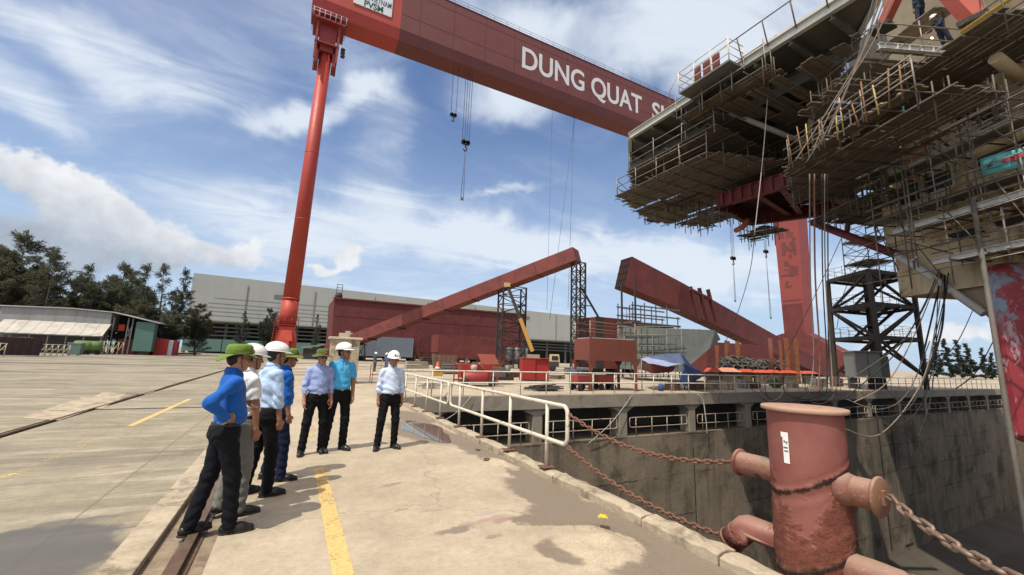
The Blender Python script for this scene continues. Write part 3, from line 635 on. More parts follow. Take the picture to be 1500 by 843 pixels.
def tree_proto(seed, H, spread, bare=.12, dens=1.0, lw=.058, shape='open', leaders=3):
    r = random.Random(seed); tk = MB(); cr = MB(); stems = []
    def stem(p0, p1, r0, k=8):
        bend = Vector((r.uniform(-.04, .04), r.uniform(-.04, .04), 0)) * H; pts = [p0.lerp(p1, t) + bend * math.sin(math.pi * t) for t in [i / k for i in range(k + 1)]]
        tk.path(pts, [max(.015, r0 * (1 - .93 * i / k)) for i in range(k + 1)], 7); return pts
    top = Vector((r.uniform(-.05, .05) * H, r.uniform(-.05, .05) * H, H)); main = stem(Vector((0, 0, -.1)), top, H * .017); stems.append((main, bare, 1.0))
    if shape == 'open':
        for i in range(leaders):
            t0 = r.uniform(.12, .4); k = int(t0 * 8); b0 = main[k]; az = 6.283 * (i + r.uniform(-.3, .3)) / leaders; hh = r.uniform(.62, .93) * H
            stems.append((stem(b0, Vector((math.cos(az) * spread * r.uniform(.45, .85), math.sin(az) * spread * r.uniform(.45, .85), hh)), H * .010), .25, .72))
    def plume(base, dirv, L, fine):
        end = base + dirv * L; mid = base.lerp(end, .5) + Vector((0, 0, L * .05)); tip = end + Vector((0, 0, L * r.uniform(-.05, .16)))
        tk.path([base, mid, tip], [max(.012, .02 * L), .014, .006], 4)
        ns = int((22 + 40 * L) * fine)
        for j in range(ns):
            q = (j + r.random()) / ns; q = .12 + .95 * q; p = base.lerp(mid, q * 2) if q < .5 else mid.lerp(tip, q * 2 - 1); w0 = .09 + .085 * L * (1.1 - q)
            p = p + Vector((r.gauss(0, w0), r.gauss(0, w0), r.gauss(0, w0 * .8)))
            dl = (dirv * r.uniform(.5, 1.0) + Vector((r.gauss(0, .4), r.gauss(0, .4), r.gauss(-.05, .45)))).normalized() * r.uniform(.35, .85)
            w = dl.cross(Vector((r.gauss(0, 1), r.gauss(0, 1), r.gauss(0, 1)))).normalized() * lw * r.uniform(.5, 1.1); e = p + dl - Vector((0, 0, dl.length * r.uniform(.05, .4)))
            cr.add([p - w * .5, p + dl * .5 - w, e, p + dl * .5 + w], [(0, 1, 2, 3)])
    for pts, b0, sc in stems:
        nb = int((36 if sc == 1 else 21) * dens)
        for i in range(nb):
            t = b0 + (1 - b0) * (i + r.random()) / nb; f = min(t * 8, 7.999); k = int(f); base = pts[k].lerp(pts[k + 1], f - k); az = r.uniform(0, 6.283)
            prof = (.30 + .75 * math.sin(min(1, (1 - t) * 1.5) * 1.57)) if shape == 'open' else (1 - t) * .95 + .10
            L = spread * .68 * sc * prof * r.uniform(.3, 1.35); up = r.uniform(.15, 1.1) if shape == 'open' else r.uniform(-.05, .5)
            plume(base, Vector((math.cos(az), math.sin(az), up)).normalized(), L, dens)
        for q in range(3): plume(pts[-1] - Vector((0, 0, .6)), Vector((r.gauss(0, .22), r.gauss(0, .22), 1)).normalized(), r.uniform(.7, 1.5), 1)
    return tk, cr
def tree(name, tk, cr, leafm, loc, label, group, rz=0, s=1):
    t = thing(name, label, 'tree', loc, rz, group); t.scale = (s, s, s)
    tk.build('trunk', bark, t); cr.build('crown', leafm, t); return t
PROT = [tree_proto(11, 15, 4.8, .08, 1.5, leaders=5), tree_proto(12, 14, 4.0, .12, .75, leaders=3), tree_proto(13, 15.5, 3.2, .10, 1.0, leaders=2), tree_proto(14, 13, 4.2, .08, 1.2, leaders=4)]
made = {}
def place(idx, px, ytop, dist, lab, grp, leafm=needle, ws=1.0, rz=None):
    H = [15, 14, 15.5, 13][idx]; top = at(px, ytop, dist); s = max(top.z, 2) / (H + .6)
    if (idx, leafm.name) not in made:
        t = tree('casuarina_tree', *PROT[idx], leafm, (top.x, top.y, 0), lab, grp); made[(idx, leafm.name)] = t
    else:
        t = copy_tree(made[(idx, leafm.name)]); t.location = (top.x, top.y, 0); t['label'] = lab; t['group'] = grp
    t.scale = (s * ws, s * ws, s); t.rotation_euler[2] = random.uniform(0, 6) if rz is None else rz; return t
G1 = 'casuarina trees behind the shed and hall'
for a in ((0, 38, 344, 118, 'tall bushy dark casuarina, densest of the row, behind the left end of the shed roof', 1.15), (0, -18, 352, 122, 'dark casuarina cut by the left picture edge behind the shed', 1.1), (1, 82, 372, 112, 'thin feathery casuarina with bare leaning top beside the densest tree', .9),
          (3, 112, 402, 120, 'round topped lower casuarina behind the middle of the shed roof', 1.1), (2, 137, 392, 114, 'narrow casuarina with one spire above the right part of the shed roof', 1.2), (3, 160, 404, 122, 'low casuarina in the gap between two spires behind the shed', 1.1),
          (0, 184, 388, 116, 'broad casuarina with two ragged tops behind the dark bay of the shed', 1.0), (2, 222, 392, 110, 'casuarina with leaning double trunk behind the sea green shed wall', 1.25), (1, 243, 392, 118, 'ragged casuarina just left of the grey hall corner', 1.15),
          (2, 271, 396, 108, 'slender casuarina with drooping tufts in front of the grey hall corner', .95), (3, 297, 446, 104, 'short bushy casuarina at the foot of the grey hall', 1.1), (3, 205, 440, 106, 'low bushy casuarina filling the gap behind the sea green shed wall', 1.4), (3, 252, 455, 104, 'low casuarina bush under the ragged trees beside the shed', 1.5)):
    place(a[0], a[1], a[2], a[3], a[4], G1, needle, a[5])
for a in ((2, 357, 458, 135, 'small spired tree in front of the hoarding, first one left of the pipe leg', .9), (3, 398, 452, 134, 'small bushy tree behind the foot of the pipe leg', .8), (2, 466, 462, 134, 'small pointed tree between the pipe leg and the red block', .7),
          (3, 697, 520, 120, 'little shrub like tree against the dark base of the hall, right of the yellow boom', 1.0)):
    place(a[0], a[1], a[2], a[3], a[4], 'small trees in front of the hall', needle2, a[5])
PR2 = [tree_proto(31, 15, 3.4, .04, 1.7, .10, 'cone')]
PROT.append(PR2[0])
H4 = 15
def place_r(px, ytop, dist, lab, ws):
    top = at(px, ytop, dist); s = max(top.z, 2) / (H4 + .6)
    if 'r' not in made: t = made['r'] = tree('casuarina_tree', *PR2[0], needle2, (top.x, top.y, 0), lab, 'conifers beyond the far side of the dock')
    else: t = copy_tree(made['r']); t.location = (top.x, top.y, 0); t['label'] = lab
    t.scale = (s * ws, s * ws, s); t.rotation_euler[2] = random.uniform(0, 6)
for a in ((1366, 503, 190, 'dark conifer, leftmost of those seen between the stair tower and the red hull', 1.3), (1385, 498, 185, 'pointed conifer, second from the stair tower beyond the dock', 1.2), (1402, 500, 190, 'pointed conifer in the middle of the clump beyond the dock', 1.2), (1418, 505, 195, 'lower conifer at the right of the clump beyond the dock', 1.3),
          (1437, 511, 200, 'small conifer standing alone close to the red hull', 1.2), (1352, 520, 200, 'low conifer half hidden by the foot of the stair tower', 1.4), (1448, 518, 190, 'low conifer touching the outline of the red hull', 1.3)):
    place_r(*a)
# ------------------------------------------------------------------ ship block sections and yard equipment
blk = thing('ship_block', 'long dark red block section like a wall, standing in front of the grey hall', 'ship block', (6.6, 95, 0))
mb = MB(); mb.prism([(.4, 0, .9), (46.9, 0, .9), (46.9, 0, 12.9), (-.0, 0, 12.9)], (0, 16, 0)); mb.build('shell', red_p, blk)
mb = MB(); mb.box((23.4, -.1, 12.98), (47.2, .5, .3)); mb.box((23.4, 8, 13.05), (46.6, 15.6, .1)); mb.build('deck_edge', red_q, blk)
mb = MB()
for x in (14.8, 28.4, 33.9, 40.7): mb.box((x, -.02, 7), (.12, .05, 12))
mb.box((23, -.02, 9.2), (46, .04, .08)); mb.build('weld_seam', mat('weld seam red', (.11, .028, .026), .8), blk)
mb = MB(); mb.lathe([(.0, 0), (.75, .0), (.75, .9), (.55, 1.35), (0, 1.5)], 14, Matrix.Translation((.9, .9, 12.9))); mb.tube((.4, .9, 14.2), (.4, .9, 16.2), .06, 5); mb.tube((1.5, .9, 14.2), (1.5, .9, 16.2), .06, 5); mb.tube((.4, .9, 16.1), (1.5, .9, 16.1), .06, 5); mb.tube((.4, .9, 15.4), (1.5, .9, 15.4), .06, 5)
mb.build('deck_vent', dk_steel, blk)
mb = MB(); mb.box((11.3, -1.2, 3.1), (11.5, 2.2, 4.2)); mb.build('sheet_lean_to', mat('blue grey corrugated', (.20, .245, .29), .6, var=.1, vs=.5, coords='World', streak=((.13, .16, .19), 2.5)), blk)
mb = MB()
for i in range(26): mb.box((5.75 + i * .45, -2.33, 3.1), (.12, .06, 4.2))
mb.build('corrugation', mat('corrugation shade', (.15, .19, .23), .6), blk)
for i in range(9): MB().box((1.5 + i * 5.4, 2, .45), (1.2, 4, .9)).build('support_block', dk_steel, blk)
mb = MB()
for k in range(2):
    mb.beam((17.2 + k * .8, -3, .3), (19.2 + k * .8, -3, 6.4), .12, .12); mb.beam((19.2 + k * .8, -3, .3), (17.6 + k * .8, -3, 5.9), .12, .12)
for i in range(9): mb.beam((17.3, -3.2, .7 + i * .6), (19.9, -3.2, .7 + i * .6), .07, .07)
mb.build('stair_frame', red_q, blk)
b2 = thing('ship_block', 'shorter bright red block panel on pale stools in front of the long red block', 'ship block', (26.6, 84, 0))
mb = MB(); mb.prism([(.0, 0, 1.3), (13.2, 0, 1.3), (13.2, 0, 6.0), (.0, 0, 6.0)], (0, 5, 0)); mb.build('shell', red_q, b2)
for x in (2.6, 6.6, 10.6): MB().box((x, .6, .65), (.7, .9, 1.3)).build('stool', conc, b2)
mb = MB(); mb.beam((13.6, 0, 4.6), (19.6, 0, 2.6), .25, .5); mb.beam((13.6, 0, 2.8), (19.6, 0, 1.2), .25, .5)
for i in range(5): mb.beam((14 + i * 1.3, 0, .2), (14 + i * 1.3, 0, 4.4 - i * .45), .16, .16)
mb.build('side_ramp', red_p, b2)
mb = MB(); mb.prism([(-1.6, -.5, .2), (2.3, -.5, .2), (2.3, -.5, 1.5), (-1.2, -.5, 1.7)], (0, 2, 0)); tag(mb.build('scrap_skip', mat('grey green skip', (.13, .14, .12), .8, var=.3), loc=(25.2, 79, 0)), 'grey green skip beside the stools of the red block panel', 'skip')
# red trestles by the block
for i, (x, y, l) in enumerate(((21.6, 80, 'rusty trestle under the left end of the red block panel'), (24.2, 79, 'rusty trestle just left of the grey green skip'))):
    mb = MB()
    for sx in (-.8, .8):
        for sy in (-.5, .5): mb.beam((sx, sy, 0), (sx * .8, sy, 2.2), .12, .12)
    for a, b_ in ((-.8, .8), (.8, -.8)): mb.beam((a, -.5, .1), (b_, -.5, 2.1), .08, .08)
    mb.box((0, 0, 2.2), (1.9, 1.2, .16)); tag(mb.build('trestle', mat('rust steel', (.12, .06, .04), .85, var=.3), loc=(x, y, 0)), l, 'trestle', 'trestles by the red block')
b3 = thing('ship_block', 'red block section behind the scaffolded canopy box, below the lattice tower', 'ship block', (37.5, 46, 0))
mb = MB(); mb.box((4.2, 2.5, 4.2), (8.4, 5, 7.2)); mb.build('shell', red_p, b3)
mb = MB(); mb.box((.3, -.04, 4.2), (1.3, .08, 7.2)); mb.build('dark_end_panel', dk_steel, b3)  # thin dark panel; the shade of an open end put into its colour
mb = MB()
for x in (5.4, 6.4, 7.6):
    mb.tube((x, 1, 7.8), (x, 1, 9.6), .05, 5)
for z in (8.7, 9.5): mb.tube((5.4, 1, z), (7.6, 1, z), .04, 5)
mb.build('deck_rail', steel, b3)
mb = MB()
for x in (1, 4, 7.4): mb.box((x, 1.5, .3), (1, 2, .6))
mb.build('support_block', dk_steel, b3)
b4 = thing('ship_block', 'low red block with open end standing behind the tyre fenders', 'ship block', (50, 37.5, 0))
mb = MB(); mb.box((6, 2, 2.6), (14, 4, 4.2)); mb.build('shell', red_p, b4); mb = MB(); mb.box((0, 1, .25), (1, 2, .5)); mb.box((9, 1, .25), (1, 2, .5)); mb.build('support_block', dk_steel, b4)

# big inclined box girders resting on lattice towers
P1 = at(497, 501, 94); P0 = at(444, 530, 102); P2 = at(845.5, 374, 60)
gd = thing('inclined_box_girder', 'long red box girder rising to the right on two lattice towers', 'box girder', P2)
mb = MB(); mb.beam(P0 - P2 + Vector((0, 0, .4)), Vector((0, 0, 0)), 2.3, 2.05); mb.build('girder_body', red_q, gd)
mb = MB(); dv = (P2 - P0).normalized()
for k in (.30, .42, .5, .58, .66, .74, .82, .9, .96): 
    p = (P0 - P2).lerp(Vector(), k); mb.box(p + Vector((0, 0, 1.15)), (.5, .5, .35), .5)
mb.build('lifting_lug', dk_steel, gd)
mb = MB()
for k in (.2, .33, .45, .54, .62, .71, .8, .9): p = (P0 - P2).lerp(Vector(), k); mb.beam(p + dv * -.06, p + dv * .06, 2.34, 2.09)
mb.build('weld_band', mat('weld band red', (.10, .028, .024), .8), gd)
def lattice(name, label, x0, x1, y0, y1, z1, nb, foot=None, m=dk_steel, w=.22, grp=None):
    t = thing(name, label, 'lattice tower', (x0, y0, 0), 0, grp); X = x1 - x0; Yd = y1 - y0
    for sx in (0, X):
        for sy in (0, Yd): MB().beam((sx, sy, 0), (sx, sy, z1), w, w).build('leg', m, t)
    mb = MB(); h = z1 / nb
    for i in range(nb):
        z = i * h
        for a, b_ in (((0, 0), (X, 0)), ((0, Yd), (X, Yd)), ((0, 0), (0, Yd)), ((X, 0), (X, Yd))):
            mb.beam((a[0], a[1], z + h), (b_[0], b_[1], z + h), w * .5, w * .5)
            if i % 2: a, b_ = b_, a
            mb.beam((a[0], a[1], z), (b_[0], b_[1], z + h), w * .5, w * .5)
    mb.build('bracing', m, t); return t
q = at(752, 440, 66)
lattice('lattice_tower', 'dark lattice tower carrying the middle of the rising red girder above the red block roof', q.x - 2.1, q.x + 2.0, q.y - .6, q.y + 1.2, at(752, 421, 66).z, 9)
q = at(848, 430, 60)
lt = lattice('lattice_tower', 'tall slim lattice tower under the raised end of the red girder, with a raking prop', q.x - .9, q.x + .7, q.y - .6, q.y + .6, P2.z - 1.2, 12, w=.2)
mb = MB(); mb.beam((1.2, .3, P2.z - 5), (4.6, .3, 7.5), .22, .22); mb.beam((1.2, .3, 9.5), (3.3, .3, 9.5), .12, .12); mb.build('raking_prop', dk_steel, lt)
Q1 = at(913, 400, 56) ; Q1 = Vector((Q1.x, Q1.y, Q1.z)); Q2 = at(985, 433, 61.5); Q3 = at(1235, 560, 118)
g2 = thing('inclined_box_girder', 'red box girder with ribbed open end falling to the right, behind the grey hull block', 'box girder', Q1)
ax = (Q2 - Q1).normalized()
def taper(a, b_, w, h0, h1, updir):
    a = Vector(a); b_ = Vector(b_); d_ = (b_ - a).normalized(); x = d_.cross(Vector(updir)).normalized() * w / 2; y = x.cross(d_).normalized(); vs = []
    for p, h in ((a, h0), (b_, h1)): vs += [p - x - y * h / 2, p + x - y * h / 2, p + x + y * h / 2, p - x + y * h / 2]
    return vs
v1 = taper((0, 0, 0), Q2 - Q1, 2.3, 4.3, 3.7, (0, 0, 1)); v2 = taper(Q2 - Q1, Q3 - Q1, 2.3, 3.7, 2.5, (0, 0, 1)); v1[4:] = v2[:4] = [(p + q) / 2 for p, q in zip(v1[4:], v2[:4])]
mb = MB(); mb.add(v1 + v2[4:], [(0, 3, 2, 1), (8, 9, 10, 11), (0, 1, 5, 4), (1, 2, 6, 5), (2, 3, 7, 6), (3, 0, 4, 7), (4, 5, 9, 8), (5, 6, 10, 9), (6, 7, 11, 10), (7, 4, 8, 11)]); mb.build('girder_body', red_p, g2)
for k in (.12, .3, .5, .7, .88):
    c = (Q2 - Q1).lerp(Q3 - Q1, k); d_ = (Q3 - Q2).normalized(); h = 3.7 + (2.5 - 3.7) * k; MB().beam(c - d_ * .06, c + d_ * .06, 2.35, h + .05).build('weld_band', mat('weld band red', (.10, .028, .024), .8), g2)
mb = MB(); sdv = ax.cross(Vector((0, 0, 1))).normalized(); upv = sdv.cross(ax)
for k in range(5): c = -ax * .05 + sdv * (-.95 + k * .475); mb.beam(c - upv * 2.05, c + upv * 2.05, .12, .12, tuple(ax))
mb.beam(-ax * .012, ax * .02, 2.1, 4.1)
for k in (-2.0, -1.0, 0, 1.0, 2.0): c = -ax * .05 + upv * k; mb.beam(c - sdv * 1.1, c + sdv * 1.1, .1, .1)
mb.build('end_stiffener', mat('end dark red', (.035, .014, .013), .85), g2)
mb = MB(); p = at(1010, 452, 64) - Q1
for o_ in (-2.4, -.6, 1.2): mb.beam(p + Vector((o_, -2.2, 2.6)), p + Vector((o_ + 1.2, -2.4, -2.0)), .5, .25)
mb.beam(p + Vector((-2.6, -2.3, 2.2)), p + Vector((1.6, -2.3, 1.2)), .4, .3); mb.build('stair_bracket', mat('shade maroon', (.10, .025, .023), .8), g2)
# steel staging under that girder
st = thing('staging_tower', 'grey steel staging with platforms under the ribbed red girder', 'staging', (at(950, 470, 50).x, at(950, 470, 50).y, 0))
sx = [-2.4, -.6, 1.2, 3.0, 4.8]
for x in sx:
    for y in (0, 2.4): MB().tube((x, y, 0), (x, y, 8.4 if x < 4 else 7.2), .07, 6).build('standard', dk_steel, st)
mb = MB()
for z in (6.0, 7.0, 8.0): 
    for y in (0, 2.4): mb.beam((-2.6, y, z), (5.2, y, z), .12, .16)
mb.box((1.3, 1.2, 6.1), (7.8, 2.6, .1)); mb.build('platform', steel, st)
for x, z in ((-4.0, 10.2), (-2.0, 11.2)): MB().beam((x, 0, 0), (x, 0, z), .16, .16).build('prop', dk_steel, st)
# grey hull block with scaffolding
hb = thing('hull_block', 'grey primed hull block with raked end and a scaffold grid, behind the blue tarpaulin', 'ship block', (at(915, 470, 41).x, at(915, 470, 41).y, 0))
o3 = at(1055, 487, 41) - Vector(hb.location); o2 = at(1048, 478, 41) - Vector(hb.location); o1 = at(998, 532, 41) - Vector(hb.location)
back = Vector((2.6, 4.0, 0))
mb = MB(); mb.prism([(0, 0, 1.0), (o1.x, o1.y, .9), (o3.x, o3.y, 3.9), (o2.x, o2.y, 4.7), (0, 0, 5.0)], back)
hull_g = mat('grey primer', (.145, .165, .155), .75, var=.16, vs=1.2, coords='World', dirt=(.12, .135, .13), ds=2)
mb.build('hull_shell', hull_g, hb)
dirx = Vector((o1.x, o1.y, 0)).normalized(); nrm = Vector((-dirx.y, dirx.x, 0)); nrm = nrm if nrm.dot(Vector((-1, -1, 0))) > 0 else -nrm
mb = MB(); Lh = Vector((o2.x, o2.y, 0)).length
for z in (1.9, 2.7, 3.4, 4.1): mb.beam(nrm * .05 + Vector((0, 0, z)), dirx * (Lh * .85 - (4.7 - z) * .6) + nrm * .05 + Vector((0, 0, z)), .1, .1)
for i in range(14): s_ = i / 14 * Lh * .9; mb.beam(dirx * s_ + nrm * .05 + Vector((0, 0, 1.2 if s_ < Lh * .6 else 2.6)), dirx * s_ + nrm * .05 + Vector((0, 0, 4.8)), .07, .07)
mb.build('stiffener', mat('stiffener grey', (.085, .10, .095), .7), hb)
tube_m = mat('scaffold tube', (.26, .235, .20), .55, .35, var=.3, vs=3, dirt=(.16, .09, .05), ds=4, dt=(.5, .65))
tube_d = mat('old scaffold tube', (.12, .10, .08), .65, .3, var=.3, vs=3)
for i in range(9): s_ = i * .62; p = dirx * s_ + nrm * .7; MB().tube(p, p + Vector((0, 0, 4.7 + .3 * (i % 2))), .025, 5).build('scaffold_standard', tube_d if i % 2 else tube_m, hb)
for z in (1.2, 2.2, 3.2, 4.2):
    MB().tube(nrm * .7 + Vector((-.1, 0, z)), dirx * 5.2 + nrm * .7 + Vector((0, 0, z)), .03, 5).build('scaffold_ledger', tube_m, hb)
mb = MB(); mb.box((2.4, -.3, 5.08), (5.2, 1.6, .06), math.atan2(dirx.y, dirx.x)); mb.build('scaffold_deck', mat('scaffold board', (.24, .215, .175), .85, var=.3, vs=4), hb)

# red plated box on a leg frame, behind the head wall rail
can = thing('plated_frame_box', 'dull red plate box raised on four legs with pipe rails above, behind the dock rail', 'steel frame', (15.6, 18.9, 0), R_(-8))
can_m = mat('rusting red plate', (0.1804, 0.05084, 0.03444), .7, var=.16, vs=.8, dirt=(.15, .055, .035), ds=1.1, dt=(.5, .68), streak=((.14, .05, .032), 2.5))
W_, D_ = 3.05, 1.75
cx0 = -.65
for sx in (0, W_):
    for sy in (0, D_):
        lg = MB(); lg.beam((sx + cx0, sy, 0), (sx + cx0, sy, 1.72), .13, .13)
        lg.prism([(sx + cx0 - .3, sy - .04, 1.7), (sx + cx0 + .3, sy - .04, 1.7), (sx + cx0 + .07, sy - .04, 1.42), (sx + cx0 - .07, sy - .04, 1.42)], (0, .08, 0)); lg.build('leg', can_m, can)
for nm_, c, s in (('side_panel', (cx0 + W_ / 2, -.02, 2.32), (W_ + .1, .03, 1.25)), ('side_panel', (cx0 + W_ / 2, D_ + .02, 2.32), (W_ + .1, .03, 1.25)), ('side_panel', (cx0 - .04, D_ / 2, 2.32), (.03, D_, 1.25)), ('side_panel', (cx0 + W_ + .04, D_ / 2, 2.32), (.03, D_, 1.25)), ('floor_plate', (cx0 + W_ / 2, D_ / 2, 1.74), (W_, D_, .06))):
    MB().box(c, s).build(nm_, can_m, can)
MB().box((cx0 + W_ / 2, D_ / 2, 2.98), (W_ * .95, D_ * .9, .04), None).build('cover_sheet', mat('pale cover sheet', (.5, .46, .4), .8, var=.1), can)
mb = MB()
for sx in (0, W_):
    for sy in (0, D_): mb.tube((sx + cx0, sy, 2.9), (sx + cx0, sy, 3.95), .03, 6)
for z in (3.5, 3.92):
    mb.path([(cx0, 0, z), (cx0 + W_, 0, z - .15), (cx0 + W_, D_, z - .1), (cx0, D_, z)], .026, 6, closed=True)
mb.build('pipe_rail', mat('rusty pale pipe', (.33, .22, .17), .7, var=.3, vs=4), can)
# more stacked material on the yard
def stack(name, label, px, Yp, kind, m, n_, w, d_, h, rz, cat):
    q = onY(px, 540, Yp); mb = MB(); r = random.Random(int(px * 7 + Yp))
    for i in range(n_):
        z = h * (i + .5)
        if kind == 'plate': mb.box((r.uniform(-.08, .08), r.uniform(-.08, .08), z), (w * r.uniform(.9, 1), d_ * r.uniform(.9, 1), h * .8), r.uniform(-.06, .06))
        elif kind == 'pipe':
            for k in range(n_ - i): mb.tube((-w / 2, (k - (n_ - i) / 2) * h, h * .5 + i * h * .86), (w / 2, (k - (n_ - i) / 2) * h + .03, h * .5 + i * h * .86), h * .48, 10)
        else:
            for k in range(4): mb.box((0, -d_ / 2 + d_ * (k + .5) / 4, z + h * .3), (w, d_ / 5, h * .25)); 
            for k in (-1, 0, 1): mb.box((k * w * .42, 0, z - h * .1), (.12, d_, h * .5))
    o = mb.build(name, m, loc=(q.x, q.y, 0)); o.rotation_euler[2] = rz; tag(o, label, cat); return o
wood = mat('weathered timber', (.24, .18, .12), .85, var=.3, vs=3)
stack('plate_stack', 'low stack of rusty steel plates on the pale yard left of the red cabinet', 742, 33, 'plate', mat('rust plate', (.15, .07, .045), .85, var=.3), 5, 2.6, 1.4, .09, .3, 'plate stack')
stack('pallet_stack', 'stack of grey timber pallets on the yard right of the rusty skip', 700, 47, 'pallet', wood, 6, 1.4, 1.1, .17, -.3, 'pallets')
stack('pipe_bundle', 'pyramid of dark pipes on the yard behind the red compressor', 668, 38, 'pipe', mat('dark pipe', (.09, .075, .065), .7, var=.2), 4, 3.2, 1, .26, .2, 'pipes')
stack('pallet_stack', 'low pair of timber pallets beside the red cabinet', 815, 31, 'pallet', wood, 2, 1.4, 1.1, .17, .5, 'pallets')
stack('plate_stack', 'stack of grey plates under the tall lattice tower', 846, 40, 'plate', mat('grey plate', (.2, .2, .19), .7, var=.2), 7, 3.0, 1.8, .12, -.2, 'plate stack')
stack('plate_stack', 'long stack of dark plates in front of the stools of the red block panel', 640, 72, 'plate', mat('dark plate', (.07, .06, .055), .8, var=.3), 8, 6.5, 2.2, .16, .05, 'plate stack')
stack('pipe_bundle', 'bundle of rusty pipes lying left of the mobile crane', 724, 58, 'pipe', mat('rust plate', (.15, .07, .045), .85, var=.3), 4, 5, 1, .35, .1, 'pipes')
stack('concrete_blocks', 'row of pale concrete blocks on the yard behind the red compressor', 610, 52, 'plate', conc, 2, 3.0, .9, .45, .1, 'blocks')
# barrels and carts beneath it
blue_b = mat('blue drum', (.05, .10, .17), .55, var=.2); red_c = mat('red cart paint', (.27, .05, .04), .6, var=.15); rub = mat('tyre rubber', (.025, .025, .025), .85)
def drum(loc, m, label, h=.88, r=.29, grp=None):
    mb = MB(); mb.lathe([(0, 0), (r * .97, 0), (r, .03), (r, h * .32), (r * 1.03, h * .34), (r, h * .36), (r, h * .64), (r * 1.03, h * .66), (r, h * .68), (r, h - .03), (r * .97, h), (r * .9, h - .02), (0, h - .02)], 18)
    o = mb.build('drum', m, loc=loc); tag(o, label, 'drum', grp); return o
drum((14.75, 20.2, .25), blue_b, 'blue drum standing under the left part of the red plate box'); drum((15.9, 20.6, .2), blue_b, 'blue drum under the middle of the red plate box')
drum((17.9, 20.7, .2), mat('black drum', (.03, .03, .03), .6), 'black drum under the right end of the red plate box')
def cart(loc, rz, label):
    t = thing('welding_cart', label, 'cart', loc, rz, 'wheeled machines under the red plate box')
    MB().box((0, 0, .62), (1.1, .6, .5)).build('body', red_c, t, .03)
    for sx in (-.4, .4):
        for sy in (-.33, .33): MB().lathe([(.02, -.035), (.16, -.035), (.19, -.02), (.19, .02), (.16, .035), (.02, .035)], 16, Matrix.Translation((sx, sy, .19)) @ Matrix.Rotation(R_(90), 4, 'X')).build('wheel', rub, t)
    mb = MB(); mb.path([(.55, -.2, .6), (.9, -.2, .95), (.9, .2, .95), (.55, .2, .6)], .018, 6); mb.build('handle', steel, t); return t
cart((14.6, 19.3, 0), .1, 'small wheeled machine under the left end of the red plate box'); cart((16.6, 19.7, 0), -.2, 'red wheeled machine under the middle of the red plate box')
# scrap bars heap
def bar_heap(name, label, loc, nn, L, seed, m, cat='scrap heap'):
    r = random.Random(seed); mb = MB()
    for i in range(nn):
        a = r.gauss(0, .25); x, y = r.gauss(0, .3), r.gauss(0, .3); z = .04 + .25 * max(0, 1 - math.hypot(x, y)) * r.random(); l = L * r.uniform(.5, 1)
        mb.beam((x - l / 2 * math.cos(a), y - l / 2 * math.sin(a), z + r.uniform(-.02, .03)), (x + l / 2 * math.cos(a), y + l / 2 * math.sin(a), z + r.uniform(0, .1)), .07, .05)
    o = mb.build(name, m, loc=loc); tag(o, label, cat); return o
bar_heap('scrap_bars', 'heap of dark scrap bars lying behind the dock rail left of the red plate box', (12.3, 19.6, 0), 40, 1.6, 3, mat('scrap dark', (.06, .055, .05), .8, var=.3))
bar_heap('scrap_bars', 'loose stones and bars on the pavement behind the far end of the walkway rail', (6.5, 21.5, 0), 16, .8, 8, conc)
# red compressor with tilted lid
cp = thing('red_compressor', 'red machine in a frame with its lid tilted up, behind the dock rail', 'compressor', (9.6, 22.6, 0), -.15)
MB().box((0, .5, .85), (1.9, .9, .8)).build('housing', mat('scarlet paint', (0.2952, 0.0287, 0.0246), .55, var=.12), cp, .03)
mb = MB(); mb.prism([(.3, .1, 1.28), (1.35, .1, 1.28), (1.05, .1, 1.85), (.0, .1, 1.85)], (0, .05, 0)); mb.build('lid', mat('faded red lid', (.40, .11, .08), .7), cp)
mb = MB(); mb.lathe([(0, -.75), (.26, -.72), (.34, -.6), (.34, .6), (.26, .72), (0, .75)], 18, Matrix.Translation((-.1, -.05, .5)) @ Matrix.Rotation(R_(90), 4, 'Y')); mb.build('air_tank', mat('tank red', (0.2788, 0.041, 0.0369), .45), cp)
mb = MB()
for x in (-1.15, 1.15): 
    for y in (-.3, 1.0): mb.beam((x, y, .1), (x, y, 1.3), .07, .07)
    mb.beam((x, -.3, 1.27), (x, 1.0, 1.27), .07, .07)
for y in (-.3, 1.0): mb.beam((-1.15, y, .3), (1.15, y, .3), .08, .1); mb.beam((-1.15, y, 1.27), (1.15, y, 1.27), .06, .06)
mb.build('frame', red_c, cp)
mb = MB(); mb.lathe([(0, 0), (.2, 0), (.2, .3), (.12, .36), (0, .36)], 12, Matrix.Translation((-.2, .0, .86))); mb.path([(-.2, 0, 1.2), (.1, -.1, 1.3), (.4, 0, 1.0)], .04, 6); mb.build('engine', mat('engine pale', (.42, .34, .28), .6), cp)
for x in (-.8, .8): MB().lathe([(.04, -.05), (.2, -.05), (.24, 0), (.2, .05), (.04, .05)], 14, Matrix.Translation((x, -.4, .24)) @ Matrix.Rotation(R_(90), 4, 'X')).build('wheel', rub, cp)
mc = thing('engine_skid', 'dark engine on a skid between the red compressor and the red cabinet', 'machine', (12.0, 24.4, 0))
MB().box((0, 0, .35), (1.6, .7, .2)).build('skid', dk_steel, mc); mb = MB(); mb.box((-.2, 0, .75), (.9, .5, .6)); mb.tube((.5, 0, .5), (.5, 0, 1.2), .18, 10); mb.build('engine', steel, mc)
mb = MB(); mb.tube((.2, .1, 1.0), (.2, .1, 1.45), .05, 8); mb.build('exhaust', dk_steel, mc)
